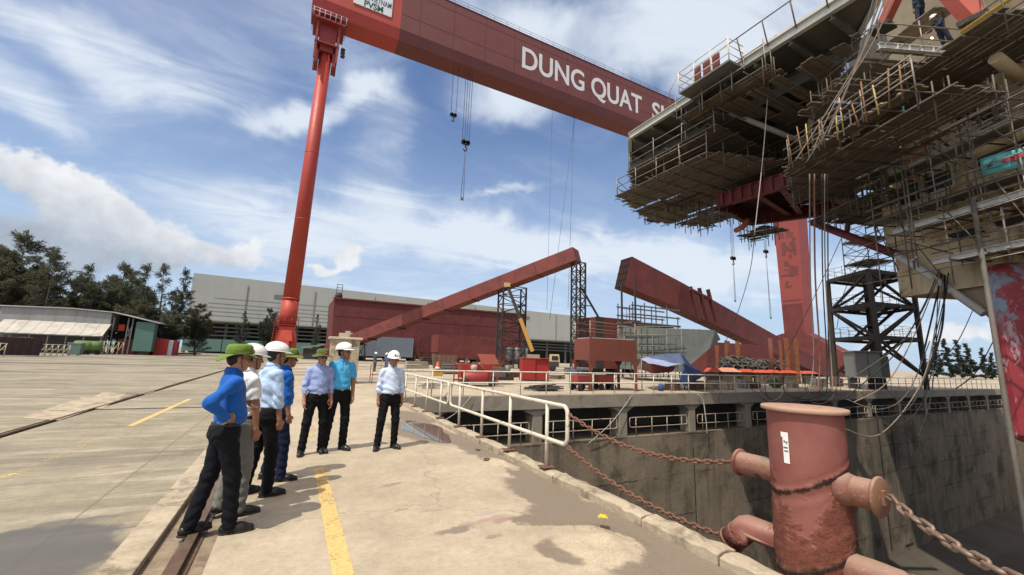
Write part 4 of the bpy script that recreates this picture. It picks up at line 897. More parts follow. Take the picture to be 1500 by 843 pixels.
# red electrical cabinets (pair of doors)
rc = thing('red_cabinet', 'bright red twin steel cabinet standing alone on the pale yard', 'cabinet', (16.6, 27.9, 0), -.25)
sc_ = mat('scarlet cabinet', (0.2952, 0.0246, 0.02214), .5, var=.08)
for x in (-.55, .55): MB().box((x, (0 if x < 0 else .12), .88), (1.06, .9, 1.6)).build('body', sc_, rc, .02); 
MB().box((0, .05, .05), (2.1, .8, .09)).build('plinth', dk_steel, rc); MB().box((0, .05, 1.72), (2.2, 1.1, .05)).build('top', mat('cabinet top', (.42, .07, .05), .6), rc)
# bins, cones, posts on the yard
def skip(name, label, loc, rz, m, L=2.2, w=1.3, h=1.15):
    t = thing(name, label, 'skip', loc, rz); mb = MB(); a, b_ = L / 2, w / 2
    outer = [(-a * .86, -b_ * .86, .1), (a * .86, -b_ * .86, .1), (a * .86, b_ * .86, .1), (-a * .86, b_ * .86, .1), (-a, -b_, h), (a, -b_, h), (a, b_, h), (-a, b_, h)]
    k = .94; inner = [(x * k, y * k, z if i > 3 else z + .05) for i, (x, y, z) in enumerate(outer)]
    mb.add(outer + inner, [(0, 3, 2, 1), (0, 1, 5, 4), (1, 2, 6, 5), (2, 3, 7, 6), (3, 0, 4, 7), (8, 9, 10, 11), (8, 12, 13, 9), (9, 13, 14, 10), (10, 14, 15, 11), (11, 15, 12, 8), (4, 5, 13, 12), (5, 6, 14, 13), (6, 7, 15, 14), (7, 4, 12, 15)])
    mb.build('body', m, t); mb = MB()
    for x in np.linspace(-a * .8, a * .8, 5): mb.beam((x * .93, -b_ * .9, .15), (x, -b_ * 1.03, h), .07, .07)
    mb.build('rib', m, t); return t
skip('steel_skip', 'rusty brown steel skip on the yard behind the red and white safety cone', tuple(gp(650, 541)), -.2, mat('rust brown skip', (.16, .10, .075), .85, var=.3), 3.0, 2.0, 1.75)
sk = skip('steel_skip', 'dark maroon skip full of scrap at the far left of the yard', tuple(gp(26, 522)), .45, mat('dark maroon skip', (.055, .03, .028), .8, var=.25), 3.6, 1.6, 2.1)
bar_heap('scrap_wood', 'pale scrap sticking out of the maroon skip', Vector(gp(26, 522)) + Vector((-.2, 0, 1.9)), 14, 1.5, 5, mat('scrap wood', (.22, .17, .13), .9))
cn = thing('safety_cone', 'orange and white cone on a yellow base, just left of the rusty skip', 'cone', tuple(gp(640, 551)))
mb = MB(); mb.lathe([(.28, .3), (.05, 1.15), (0, 1.15)], 14); mb.build('cone', mat('cone orange', (.62, .10, .03), .6), cn); mb = MB(); mb.lathe([(.215, .56), (.155, .76)], 14); mb.build('reflective_band', mat('cone white', (.75, .73, .7), .5), cn)
MB().box((0, 0, .15), (.75, .75, .3)).build('base', mat('ochre base', (.42, .28, .05), .7), cn)
# frame stand between the man in pale blue and the far end of the rail
fr = thing('pipe_stand', 'light rusty pipe frame standing behind the man in the palest blue shirt', 'frame stand', tuple(gp(552, 563)))
for x, y in ((-.28, 0), (.3, .1), (-.28, .7), (.3, .8)): MB().tube((x, y, 0), (x, y, 1.05), .022, 6).build('upright', mat('rust red pipe', (.33, .13, .09), .7, var=.2), fr)
for z in (1.03, .5): MB().path([(-.28, 0, z), (.3, .1, z), (.3, .8, z), (-.28, .7, z)], .02, 6, closed=True).build('bar', MATS['rust red pipe'], fr)
# pale concrete cabinet behind the group
pc = thing('service_cabinet', 'pale concrete cabinet with a flat cap behind the lilac and sky blue shirts', 'cabinet', (2.55, 25.2, 0), -.05)
MB().box((0, 0, 1.2), (1.5, 1.2, 2.4)).build('body', conc_pale, pc, .02); MB().box((0, 0, 2.45), (1.75, 1.42, .12)).build('cap', mat('cap stone', (.52, .45, .35), .8, var=.15), pc, .02)
mb = MB(); mb.box((-.1, .1, 2.62), (.5, .35, .28)); mb.box((.1, .1, 2.68), (.25, .3, .4)); mb.build('terminal_box', mat('terminal tan', (.45, .38, .28), .7), pc)
lw = thing('low_hut', 'low dark hut with grey roof left of the pale concrete cabinet', 'hut', (at(464, 525, 96).x, at(464, 525, 96).y, 0))
MB().box((-1.5, 0, 1.1), (2.4, 3, 2.2)).build('wall', dk_steel, lw); mb = MB(); mb.prism([(-3, -1.8, 2.2), (2.2, -1.8, 3.2), (2.2, -1.8, 3.35), (-3, -1.8, 2.4)], (0, 4, 0)); mb.build('roof', mat('dusty roof', (.30, .27, .25), .8), lw)
mb = MB(); mb.prism([(2.2, -1, 2.6), (6.5, -1, 2.6), (6.5, -1, 5.8), (4.6, -1, 5.7)], (0, 2, 0)); mb.build('white_gable', mat('white sheet', (.55, .55, .53), .7), lw)
# trestle stand under girder
mb = MB()
for sx in (-.9, .9): mb.beam((sx, 0, 0), (sx * .7, 0, 3.2), .22, .22)
mb.beam((-.9, 0, .1), (.6, 0, 3.1), .12, .12); mb.beam((.9, 0, .1), (-.6, 0, 3.1), .12, .12); mb.box((0, 0, 3.25), (1.8, 1, .2)); q = at(528, 520, 88)
tag(mb.build('girder_trestle', dk_steel, loc=(q.x, q.y, 0)), 'black trestle under the low end of the rising red girder', 'trestle')

# silos, mobile crane
for i, (px, lab) in enumerate(((746, 'pale hopper tank on legs, leftmost of the three beside the yellow boom'), (757, 'pale hopper tank on legs, middle of the three beside the yellow boom'), (768, 'pale hopper tank on legs, nearest of the three to the yellow boom'))):
    q = at(px, 525, 68); t = thing('hopper_tank', lab, 'tank', (q.x, q.y, 0), -.4, 'hopper tanks')
    mb = MB(); mb.lathe([(.15, 1.1), (.55, 1.7), (.55, 3.2), (.5, 3.3), (0, 3.35)], 12); mb.build('tank', mat('tank off white', (.42, .42, .40), .6, var=.1), t)
    for sx in (-.5, .5):
        for sy in (-.5, .5): MB().beam((sx, sy, 0), (sx, sy, 3.2), .09, .09).build('leg', steel, t)
    mb = MB(); mb.path([(-.55, -.55, 4.0), (.55, -.55, 4.0), (.55, .55, 4.0), (-.55, .55, 4.0)], .04, 4, closed=True)
    for x in (-.55, .55): mb.tube((x, -.55, 3.2), (x, -.55, 4.0), .04, 4)
    mb.build('guard', red_c, t)
q = at(790, 533, 60); mcx = thing('mobile_crane', 'mobile crane with yellow telescopic boom raised against the dark lattice tower', 'mobile crane', (q.x, q.y, 0), -.5)
ym = mat('crane yellow', (.42, .25, .05), .5, var=.1)
b0 = at(780, 515, 60) - q; b1 = at(762, 467, 60) - q; b2_ = at(743, 418, 60) - q
mz = Matrix.Rotation(.5, 4, 'Z'); b0, b1, b2_ = [mz @ Vector(p + Vector((0, 0, q.z))) for p in (b0, b1, b2_)]
MB().beam(b0, b1, .48, .55).build('boom', ym, mcx); MB().beam(b0.lerp(b1, .95), b1.lerp(b2_, 1), .4, .45).build('boom_extension', dk_steel, mcx)
MB().box((b2_.x, b2_.y, b2_.z), (.9, .7, .6)).build('boom_head', mat('faded ochre', (.42, .30, .12), .6), mcx)
MB().box((0, 0, 1.0), (5.4, 2.2, .7)).build('carrier', dk_steel, mcx); MB().box((2.1, 0, 1.75), (1.5, 2.0, 1.2), None, 0, .85).build('cab', mat('cab tan', (.45, .36, .20), .5), mcx, .05)
MB().box((2.13, -1.0, 1.85), (.9, .06, .55)).build('cab_window', mat('dark glass', (.02, .025, .03), .1), mcx); MB().box((-.9, 0, 1.8), (1.8, 1.6, .9)).build('turntable', mat('dull tan', (.3, .24, .16), .6), mcx)
for x in (-2, -.6, 1.8):
    for y in (-1.05, 1.05): MB().lathe([(.1, -.15), (.42, -.15), (.5, -.08), (.5, .08), (.42, .15), (.1, .15)], 16, Matrix.Translation((x, y, .5)) @ Matrix.Rotation(R_(90), 4, 'X')).build('wheel', rub, mcx)
# suspension cables from the crane to the girder and yard
for i, (a, b_, lab) in enumerate((((809, 163), (801, 455), 'thin hanging wire, leftmost of three below the crane lettering'), ((842, 170), (805, 470), 'thin slanting wire between two others below the crane lettering'), ((841, 172), (832, 452), 'thin hanging wire nearest the raised end of the red girder'))):
    p = onY(a[0], a[1], CY + 3.9); q = at(b_[0], b_[1], 66); mb = MB(); mb.tube(p, q, .03, 4); tag(mb.build('hanging_wire', cable_m), lab, 'wire', 'thin wires hanging from the gantry crane')

# blue tarpaulin shelter
tp = thing('tarpaulin_shelter', 'blue and white tarpaulin shelter with dark red underside, behind the dock rail', 'shelter', (0, 0, 0))
def cloth_grid(rows, m, name, parent, sag=.08, k=6, thick=.01):
    rows = [[Vector(p) for p in r] for r in rows]; out = []
    def lerp_row(r, t): f = t * (len(r) - 1); i = min(int(f), len(r) - 2); return r[i].lerp(r[i + 1], f - i)
    nu = (len(rows[0]) - 1) * k; nv = (len(rows) - 1) * k; vs = []
    for j in range(nv + 1):
        f = j / nv * (len(rows) - 1); i = min(int(f), len(rows) - 2); w = f - i
        for a in range(nu + 1):
            t = a / nu; p = lerp_row(rows[i], t).lerp(lerp_row(rows[i + 1], t), w)
            p.z += -sag * math.sin(math.pi * (t * (len(rows[0]) - 1) % 1)) * math.sin(math.pi * w) + .03 * math.sin(9 * t + 7 * j / nv) * math.cos(5 * j / nv + 3 * t); vs.append(p)
    fs = [(j * (nu + 1) + a, j * (nu + 1) + a + 1, (j + 1) * (nu + 1) + a + 1, (j + 1) * (nu + 1) + a) for j in range(nv) for a in range(nu)]
    mb = MB(); mb.add(vs, fs, 0, True); o = mb.build(name, m, parent); sm = o.modifiers.new('thick', 'SOLIDIFY'); sm.thickness = thick; return o
tb = mat('blue tarpaulin', (.035, .07, .20), .5, var=.2, vs=2); tl = mat('pale blue tarpaulin', (.30, .36, .52), .5, var=.12, vs=2); trd = mat('dark red tarpaulin', (.16, .025, .025), .6, var=.2)
A = lambda px, py, dd_: onY(px, py, 18.35 + (dd_ - 22.4) * .95)
cloth_grid([[A(938, 526, 25.5), A(970, 519, 25.5), A(997, 517, 25.2)], [A(950, 533, 22.8), A(978, 537, 22.6), A(1004, 533, 22.6)]], tl, 'roof_sheet', tp, .12)
cloth_grid([[A(997, 517, 25.2), A(1012, 535, 25), A(1036, 549, 24.8)], [A(1003, 533, 22.6), A(1018, 541, 22.6), A(1034, 549, 23.2)]], tb, 'side_sheet', tp, .1)
cloth_grid([[A(1003, 533.5, 22.55), A(1016, 541, 22.55), A(1033, 549.5, 23.1)], [A(994, 560, 22.4), A(1004, 566, 22.4), A(1015, 561, 22.8)]], tb, 'hanging_sheet', tp, .05)
cloth_grid([[A(938, 526.5, 25.4), A(952, 533, 23.2), A(990, 536.5, 22.7)], [A(940, 542, 25.6), A(958, 548, 25), A(985, 545, 24.6)]], trd, 'lower_sheet', tp, .08)
for px in (940, 1002, 1034): p = A(px, 545, 23.6); MB().tube((p.x, p.y, 0), (p.x, p.y, A(px, 526 if px < 1010 else 549, 23.6).z), .03, 6).build('pole', tube_m, tp)
# rusty posts
rp_m = mat('orange rust', (.21, .078, .036), .9, var=.35, vs=1.5, dirt=(.10, .04, .025), ds=2)
rp_d = mat('dark red rust', (.15, .05, .035), .9, var=.3, vs=1.5)
for px, yt, Yp, w, m, lab in ((1050, 506, 30, .28, rp_m, 'rusty post left of the left tyre fender'), (1063, 499, 31, .22, rp_m, 'slim rusty post behind the left tyre fender'), (1067, 500, 31.3, .2, rp_d, 'slim dark post close behind the left tyre fender'), (1080, 500, 31, .34, rp_m, 'peeling rusty post right of the left tyre fender'),
                          (1128, 496, 26.5, .3, rp_d, 'thick dark red pipe post standing before the right tyre fender'), (1142, 498, 27, .22, rp_m, 'bright orange rust post right of the right tyre fender'), (1151, 496, 26.6, .32, rp_m, 'rusty post, left of the close group before the red crane leg'), (1158, 503, 27, .4, rp_d, 'dark plate post in the middle of the close group before the red crane leg'), (1165, 496, 26.4, .3, rp_m, 'rusty post, right of the close group before the red crane leg')):
    p = onY(px, yt, Yp); mb = MB(); w *= 1.3
    if abs(w - .39) < 1e-6 and m is rp_d: mb.tube((0, 0, 0), (0, 0, p.z), w / 2 + .02, 12)
    else: mb.ibeam((0, 0, 0), (0, 0, p.z), w, w * .8, .04, (1, .6, 0)); mb.box((0, 0, p.z * .55), (w * .7, w * .5, .05))
    tag(mb.build('rusty_post', m, loc=(p.x, p.y, 0)), lab, 'post', 'rusty steel posts')
# tyre covered fenders
def fender(px, dd_, L, R, label, rz):
    p = onY(px, 540, dd_); t = thing('tyre_fender', label, 'fender', (p.x, p.y, .35), rz, 'large dock fenders covered in tyres')
    mb = MB(); mb.lathe([(0, -L / 2), (R * .6, -L / 2 + .12), (R, -L / 2 + R * .7), (R, L / 2 - R * .7), (R * .6, L / 2 - .12), (0, L / 2)], 20, Matrix.Translation((0, 0, R + .15)) @ Matrix.Rotation(R_(90), 4, 'Y')); mb.build('fender_body', rub, t)
    mb = MB(); r = random.Random(int(px))
    for i in range(7):
        for k in range(8):
            a = 2 * math.pi * (k + .5 * (i % 2)) / 8; x = -L / 2 + .45 + i * (L - .9) / 6; rr = R * (1 if 0 < i < 6 else .8) + .06
            c = Vector((x, math.cos(a) * rr, R + .15 + math.sin(a) * rr)); M = Matrix.Translation(c) @ (Vector((0, math.cos(a), math.sin(a))).to_track_quat('Z', 'X').to_matrix().to_4x4()) @ Matrix.Rotation(r.uniform(0, 1), 4, 'X')
            mb.lathe([(.17, -.09), (.30, -.10), (.36, -.03), (.36, .05), (.30, .1), (.17, .09), (.17, -.09)], 10, M)
    mb.build('tyre_net', mat('dusty tyre', (.085, .078, .066), .9, var=.3), t)
fender(1081, 28, 3.7, .92, 'left of two black fenders covered in old tyres, before the low red block', -.75); fender(1127, 28.6, 3.8, .86, 'right of two black fenders covered in old tyres, behind the dark red pipe post', -.8)
# orange covered crates and clutter behind the rail
org = mat('orange tarpaulin', (.50, .075, .035), .6, var=.12, vs=3)
for i, (px, w, h, lab) in enumerate(((1043, .9, .7, 'orange covered crate, first to the right of the blue tarpaulin'), (1066, 1.3, .8, 'pale topped orange crate below the left tyre fender'), (1092, .9, .62, 'orange crate below the gap between the tyre fenders'), (1113, .9, .55, 'orange crate left of the dark red pipe post'), (1131, 1.0, .6, 'orange crate at the foot of the dark red pipe post'), (1155, 1.1, .6, 'orange crate below the close group of rusty posts'), (1184, 1.0, .6, 'orange crate left of the hanging hose bundle'))):
    p = onY(px, 548, 25.2 + .5 * (i % 3)); w *= 1.35; h *= 1.9; t = thing('orange_crate', lab, 'crate', (p.x, p.y, 0), -.7 + .2 * (i % 3), 'orange crates behind the dock rail')
    MB().box((0, 0, .5), (w * .8, .7, 1.0)).build('body', mat('crate brown', (.10, .075, .055), .85, var=.4), t)
    w *= 1.25; h *= .5
    mb = MB(); mb.add([(-w / 2, -.5, 1.06), (w / 2, -.48, 1.08), (w / 2, .48, 1.08), (-w / 2, .5, 1.06), (-w * .3, -.2, 1.06 + h * .5), (w * .25, -.22, 1.06 + h * .45), (w * .3, .2, 1.06 + h * .5), (-w * .3, .2, 1.06 + h * .4)], [(0, 1, 5, 4), (1, 2, 6, 5), (2, 3, 7, 6), (3, 0, 4, 7), (4, 5, 6, 7), (0, 3, 2, 1)]); mb.build('cover', org if i != 1 else mat('pale orange cover', (.62, .28, .18), .7), t)
r = random.Random(5); clut = [mat('clutter tan', (.38, .31, .22), .85, var=.2), mat('clutter grey', (.2, .2, .19), .8, var=.2), mat('clutter brown', (.15, .09, .06), .85, var=.2), mat('clutter green', (.07, .11, .05), .8, var=.2), mat('clutter blue', (.04, .08, .22), .6)]
CL = (('tan', 'tan wooden crate'), ('grey', 'grey steel crate'), ('brown', 'brown rusty crate'), ('green', 'green fabric bundle'), ('blue', 'small blue can'))
spots_ = ((968, 18.6, 4, .35, 'beside the foot of the tarpaulin shelter'), (985, 19, 2, .5, 'under the blue hanging sheet'), (1020, 19.5, 2, .55, 'right of the blue hanging sheet'), (1050, 19.6, 0, .6, 'behind the dock rail below the first orange crate'), (1066, 19.3, 0, .45, 'beside the wider tan crate at the dock rail'), (1088, 20.2, 1, .6, 'below the gap between the tyre fenders'), (1104, 20, 2, .5, 'left of the green bundle at the rail'), (1138, 20, 3, .8, 'tangled in hoses behind the dock rail'), (1160, 20.5, 0, .5, 'behind the hose loops at the dock rail'), (1200, 20.6, 1, .8, 'at the foot of the stair tower'), (1225, 21.5, 2, .8, 'between the stair tower cabinet and the rail'))
for i, (px, yy, k, h, where) in enumerate(spots_):
    p = onY(px, 560, yy); mb = MB(); w = h * r.uniform(1.2, 2.0)
    if k == 3:
        for j in range(9): mb.lathe([(0, -.2), (.25, -.1), (.3, 0), (.2, .15), (0, .22)], 10, Matrix.Translation((r.uniform(-.5, .5), r.uniform(-.2, .2), .25 + r.uniform(0, .35))) @ Matrix.Rotation(r.uniform(0, 3), 4, 'X'))
    elif k == 4: mb.lathe([(0, 0), (.16, 0), (.16, .35), (.1, .42), (.05, .42), (.05, .48), (0, .48)], 12); mb.path([(.1, 0, .4), (.1, 0, .5), (-.1, 0, .5), (-.1, 0, .4)], .02, 5)
    else:
        mb.box((0, 0, h / 2), (w, .6, h * .94), r.uniform(-.5, .5))
        for q in range(4): mb.box((0, 0, h * (.14 + .24 * q)), (w + .05, .65, .05), None)
    tag(mb.build(CL[k][1].replace(' ', '_') if k == 4 else ('fabric_bundle' if k == 3 else 'yard_crate'), clut[k], loc=(p.x, p.y, 0)), CL[k][1] + ' ' + where, 'bundle' if k == 3 else ('can' if k == 4 else 'crate'))
# left yard items
def barrier(px0, px1, py, label, m, h=1.15, nn=5):
    a = gp(px0, py); b_ = gp(px1, py); t = thing('yard_barrier', label, 'barrier', a); d_ = b_ - a
    for z in (h, h * .55): MB().tube((0, 0, z), d_ + Vector((0, 0, z)), .045, 5).build('bar', m, t)
    for i in range(nn): p = d_ * (i / (nn - 1)); MB().tube(p, p + Vector((0, 0, h)), .045, 5).build('post', m, t)
    for i in range(nn - 1): p = d_ * ((i + .5) / (nn - 1)); MB().tube(p + Vector((-.5, 0, 0)), p + Vector((.3, 0, h)), .035, 5).build('brace', m, t)
    return t
yr = mat('pale yellow rail', (.52, .47, .30), .6, var=.15)
barrier(56, 100, 522, 'pale yellow barrier between the maroon skip and the green bin', yr, 1.4, 6); barrier(142, 178, 520, 'pale yellow barrier right of the green bin, before the dark shed bay', yr, 2.1, 6)
barrier(-4, 5, 523, 'pale barrier end beside the maroon skip at the picture edge', yr, 1.4, 2)
t = thing('wheeled_bin', 'grey green wheeled bin on the yard between two pale barriers', 'bin', tuple(gp(109, 521))); MB().box((0, 0, .85), (1.25, 1.1, 1.5), None, 0, 1.12).build('body', mat('bin green', (.12, .17, .15), .7), t); MB().box((0, 0, 1.68), (1.5, 1.3, .14)).build('lid', mat('bin lid', (.2, .25, .23), .7), t)
for sx in (-.45, .45): MB().lathe([(.02, -.05), (.14, -.05), (.14, .05), (.02, .05)], 10, Matrix.Translation((sx, -.4, .12)) @ Matrix.Rotation(R_(90), 4, 'X')).build('wheel', rub, t)
def crate_box(px, py, w, h, d_, m, label, cat='container', ribs=True):
    p = gp(px, py); p = at(px, py, min(math.hypot(p.x, p.y), 100)); t = thing('storage_box', label, cat, (p.x, p.y, 0)); MB().box((0, d_ / 2, h / 2), (w, d_, h)).build('body', m, t, .03)
    mb = MB()
    for k in range(4): mb.box((-w / 2 + w * (k + .5) / 4, -.03, h / 2), (.08, .08, h))
    mb.build('rib', m, t); MB().box((0, d_ / 2, h + .04), (w * 1.04, d_ * 1.04, .08)).build('lid', m, t); return t
crate_box(184, 518, 2.7, 2.6, 2, mat('box maroon', (.17, .035, .035), .6), 'maroon steel box before the sea green shed wall'); crate_box(209, 513, 1.6, 1.5, 1.5, mat('box orange', (.5, .24, .05), .6), 'small orange box between the maroon box and the sea green wall')
crate_box(200, 515, 2.2, 1.3, 1.5, mat('box grey pale', (.26, .25, .23), .7), 'grey box beside the small orange box before the shed')
crate_box(234, 517, 2.0, 2.9, 1.4, mat('box scarlet', (.45, .035, .03), .5), 'bright red box right of the sea green shed wall'); crate_box(244, 516, 1.5, 2.7, 1.4, mat('box white', (.6, .6, .58), .6), 'white box standing between two red ones by the trees'); crate_box(252, 516, 1.3, 2.6, 1.4, mat('box dark red', (.28, .035, .035), .5), 'dark red box right of the white one by the trees')
for i, (px, lab) in enumerate(((121, 'left of two lime green machines under the shed awning'), (135, 'right of two lime green machines under the shed awning'))):
    q = at(px, 508, 91.5); t = thing('green_machine', lab, 'machine', (q.x, q.y, 0), .2); gm_ = mat('lime green paint', (.09, .16, .04), .55)
    mb = MB(); mb.lathe([(0, -1.1), (.7, -1.0), (.8, -.6), (.8, .6), (.7, 1.0), (0, 1.1)], 14, Matrix.Translation((0, 0, 1.3)) @ Matrix.Rotation(R_(90), 4, 'Y')); mb.build('tank', gm_, t); MB().box((0, 0, .45), (2, 1, .3)).build('chassis', dk_steel, t)
    for x in (-.7, .7): MB().lathe([(.05, -.5), (.3, -.5), (.3, .5), (.05, .5)], 12, Matrix.Translation((x, 0, .3)) @ Matrix.Rotation(R_(90), 4, 'X')).build('wheel', rub, t)
bar_heap('scrap_heap', 'low mixed scrap heap on the yard right of the dark red box', (at(272, 514, 105).x, at(272, 514, 105).y, .2), 40, 4.5, 12, mat('scrap mix', (.12, .08, .07), .85, var=.4))
# scooter far away in front of the hoarding
q = at(340, 513.5, 118); t = thing('motor_scooter', 'tiny dark motor scooter standing far off before the green hoarding', 'scooter', (q.x, q.y, .1))
mb = MB(); mb.box((0, 0, .7), (.35, 1.2, .35)); mb.box((0, -.45, 1.0), (.3, .25, .5)); mb.box((0, .2, .95), (.3, .7, .15)); mb.build('body', dk_steel, t)
for y in (-.6, .6): MB().lathe([(.1, -.06), (.28, -.06), (.3, 0), (.28, .06), (.1, .06)], 12, Matrix.Translation((0, y, .3)) @ Matrix.Rotation(R_(90), 4, 'Y')).build('wheel', rub, t)
mb = MB(); mb.path([(-.35, -.55, 1.25), (0, -.5, 1.2), (.35, -.55, 1.25)], .03, 5); mb.tube((0, -.6, .4), (0, -.5, 1.25), .035, 5); mb.build('handlebar', dk_steel, t)
# ------------------------------------------------------------------ vessel under construction, overhanging the dock
AZ = R_(24); ES = Vector((math.sin(AZ), math.cos(AZ), 0)); ET = Vector((math.cos(AZ), -math.sin(AZ), 0))
def S(s, t, z): return ES * s + ET * t + Vector((0, 0, z))
def F(px, py, t):                      # sighted point on the vertical plane at offset t
    d = Vector(ray(px, py)); k = t / d.dot(ET); return Vector(CAM_POS) + d * k
cream = mat('dirty cream hull paint', (.54, .44, .27), .65, var=.16, vs=.5, coords='World', dirt=(.25, .125, .045), ds=.55, dt=(.53, .66), streak=((.19, .10, .045), 1.3))
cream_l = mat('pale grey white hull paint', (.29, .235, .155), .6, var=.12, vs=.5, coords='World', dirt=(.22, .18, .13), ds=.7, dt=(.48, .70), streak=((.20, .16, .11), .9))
beam_w = mat('white primed beam', (0.493, 0.4845, 0.4505), .6, var=.12, vs=2, coords='World', dirt=(.3, .24, .17), ds=2, dt=(.58, .72))
glass_d = mat('dark window glass', (.05, .075, .10), .08, var=.05)
maroon = mat('maroon girder paint', (.135, .027, .026), .6, var=.15, vs=.6, coords='World')
pipe_g = mat('grey painted pipe', (.36, .36, .33), .6, var=.15, vs=2)
hull_r = bpy.data.materials.new('antifouling red with scuffs'); hull_r.use_nodes = True
n = N(hull_r.node_tree); b = hull_r.node_tree.nodes['Principled BSDF']; P = n.new('ShaderNodeNewGeometry').outputs['Position']
c = n.mix(n.mr(n.noise(P, .9, 6, .65), .35, .65), (.24, .022, .032), (.33, .038, .048)); zz = n.sep(P)[2]
g = n.m('MULTIPLY', n.mr(n.noise(P, .9, 7, .7, .6), .50, .58), n.mr(zz, 2.9, 3.9)); c = n.mix(g, c, (.20, .27, .33))
g = n.mr(n.noise(n.map(P, (1, 1, .45)), 1.6, 8, .72, 1.4), .52, .60); c = n.mix(n.m('MULTIPLY', g, .75), c, (.46, .36, .36))
g = n.mr(n.noise(P, .6, 6, .6), .56, .66); c = n.mix(n.m('MULTIPLY', g, .8), c, (.13, .02, .03))
n.put(b.inputs['Base Color'], c); b.inputs['Roughness'].default_value = .6

ship = thing('vessel', 'vessel under construction overhanging the dock, with rust streaked cream decks, windows and a red hull', 'ship', (0, 0, 0))
TW = 18.3
# deckhouse wall with real window openings: build as strips around the openings
lev = [5.0, 7.35, 9.9, 13.3]
wins = [(F(1331, 285, TW), .95, .78), (F(1374, 264, TW), 1.05, .86)]
wins2 = [(F(1463, 222, TW), 1.5, .95), (F(1463, 250, TW), 1.5, .6)]
S0, S1 = -9.0, 18.6
def wall_with_holes(holes, s0, s1, z0, z1, t, th, m, name):
    mb = MB(); holes = sorted(holes); xs = [s0]
    for (a, b_, c_, d_) in holes: xs += [a, b_]
    xs.append(s1)
    for i in range(0, len(xs), 2):
        if xs[i + 1] - xs[i] > .01: mb.prism([S(xs[i], t, z0), S(xs[i + 1], t, z0), S(xs[i + 1], t, z1), S(xs[i], t, z1)], ET * th)
    for (a, b_, c_, d_) in holes:
        mb.prism([S(a, t, z0), S(b_, t, z0), S(b_, t, c_), S(a, t, c_)], ET * th); mb.prism([S(a, t, d_), S(b_, t, d_), S(b_, t, z1), S(a, t, z1)], ET * th)
    return mb.build(name, m, ship)
def hole(p, w, h): s = p.dot(ES); return (s - w / 2, s + w / 2, p.z - h / 2, p.z + h / 2)
h1 = [hole(*w) for w in wins]; h2 = [hole(*wins2[0])]; allh = h1 + h2
wall_with_holes(allh, S0, S1 - 1.2, 7.4, 9.85, TW, .25, cream, 'deckhouse_wall')
wall_with_holes([], S0, S1 - 1.6, 5.0, 7.38, TW + .1, .3, cream, 'deckhouse_wall')
wall_with_holes([], S0, S1 - 2.2, 9.87, 13.3, TW + .35, .3, cream, 'deckhouse_wall')
for (a, b_, c_, d_) in allh:
    fr = MB().prism([S(a, TW - .04, c_ - .08), S(b_, TW - .04, c_ - .08), S(b_, TW - .04, d_ + .08), S(a, TW - .04, d_ + .08)], ET * .06)
    q = MB()
    for u, v in (((a - .08, c_ - .08), (b_ + .08, c_)), ((a - .08, d_), (b_ + .08, d_ + .08)), ((a - .08, c_), (a, d_)), ((b_, c_), (b_ + .08, d_))):
        q.prism([S(u[0], TW - .05, u[1]), S(v[0], TW - .05, u[1]), S(v[0], TW - .05, v[1]), S(u[0], TW - .05, v[1])], ET * .12)
    wf = q.build('window', beam_w, ship); MB().prism([S(a, TW + .12, c_), S(b_, TW + .12, c_), S(b_, TW + .12, d_), S(a, TW + .12, d_)], ET * .03).build('pane', glass_d, wf)
# rust plate corner at the left end of the upper storey
MB().prism([S(S1 - 2.25, TW + .3, 9.9), S(S1 - 3.3, TW + .3, 9.9), S(S1 - 3.3, TW + .3, 12.2), S(S1 - 2.25, TW + .3, 12.2)], ET * .3).build('rust_panel', mat('orange rust plate', (.30, .12, .04), .8, var=.3, vs=.8, coords='World'), ship)
# deck slabs and end wall
for z, t0, s1 in ((7.36, TW, S1 - 1.2), (9.85, TW, S1 - 1.4), (13.32, TW - .2, S1 - 2), (5.0, TW, S1 - 1.6)):
    MB().prism([S(S0, t0, z - .09), S(s1, t0, z - .09), S(s1, TW + 44, z - .09), S(S0, TW + 44, z - .09)], (0, 0, .1)).build('deck', cream, ship)
MB().prism([S(S1 - 1.3, TW + .26, 5.1), S(S1 - 1.3, TW + 44, 5.1), S(S1 - 1.3, TW + 44, 13.2), S(S1 - 1.3, TW + .26, 13.2)], -ES * .2).build('end_wall', cream, ship)
# upper house rising out of the picture, with an added shade block above
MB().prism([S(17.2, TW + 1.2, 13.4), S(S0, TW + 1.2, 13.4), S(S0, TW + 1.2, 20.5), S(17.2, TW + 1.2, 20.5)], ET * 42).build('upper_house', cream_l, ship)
MB().prism([S(22, TW + 4, 30), S(-6, TW + 4, 30), S(-6, TW + 4, 54), S(22, TW + 4, 54)], ET * 18).build('shade_block', cream_l, ship)  # unseen block added above the frame to shade the dock head wall
MB().prism([S(12, TW + 8, 20.4), S(-6, TW + 8, 20.4), S(-6, TW + 8, 30.1), S(12, TW + 8, 30.1)], ET * 12).build('shade_block_stand', cream_l, ship)  # stand added to carry the unseen shade block
MB().prism([S(20.6, TW + 2.4, 12), S(12, TW + 2.4, 12), S(12, TW + 2.4, 20.4), S(20.6, TW + 2.4, 20.4)], ET * .3).build('gap_backing', mat('shadowed bulkhead', (.10, .09, .075), .8, var=.2), ship)  # dark sheet closing a sky gap; scaffold shade put into its colour
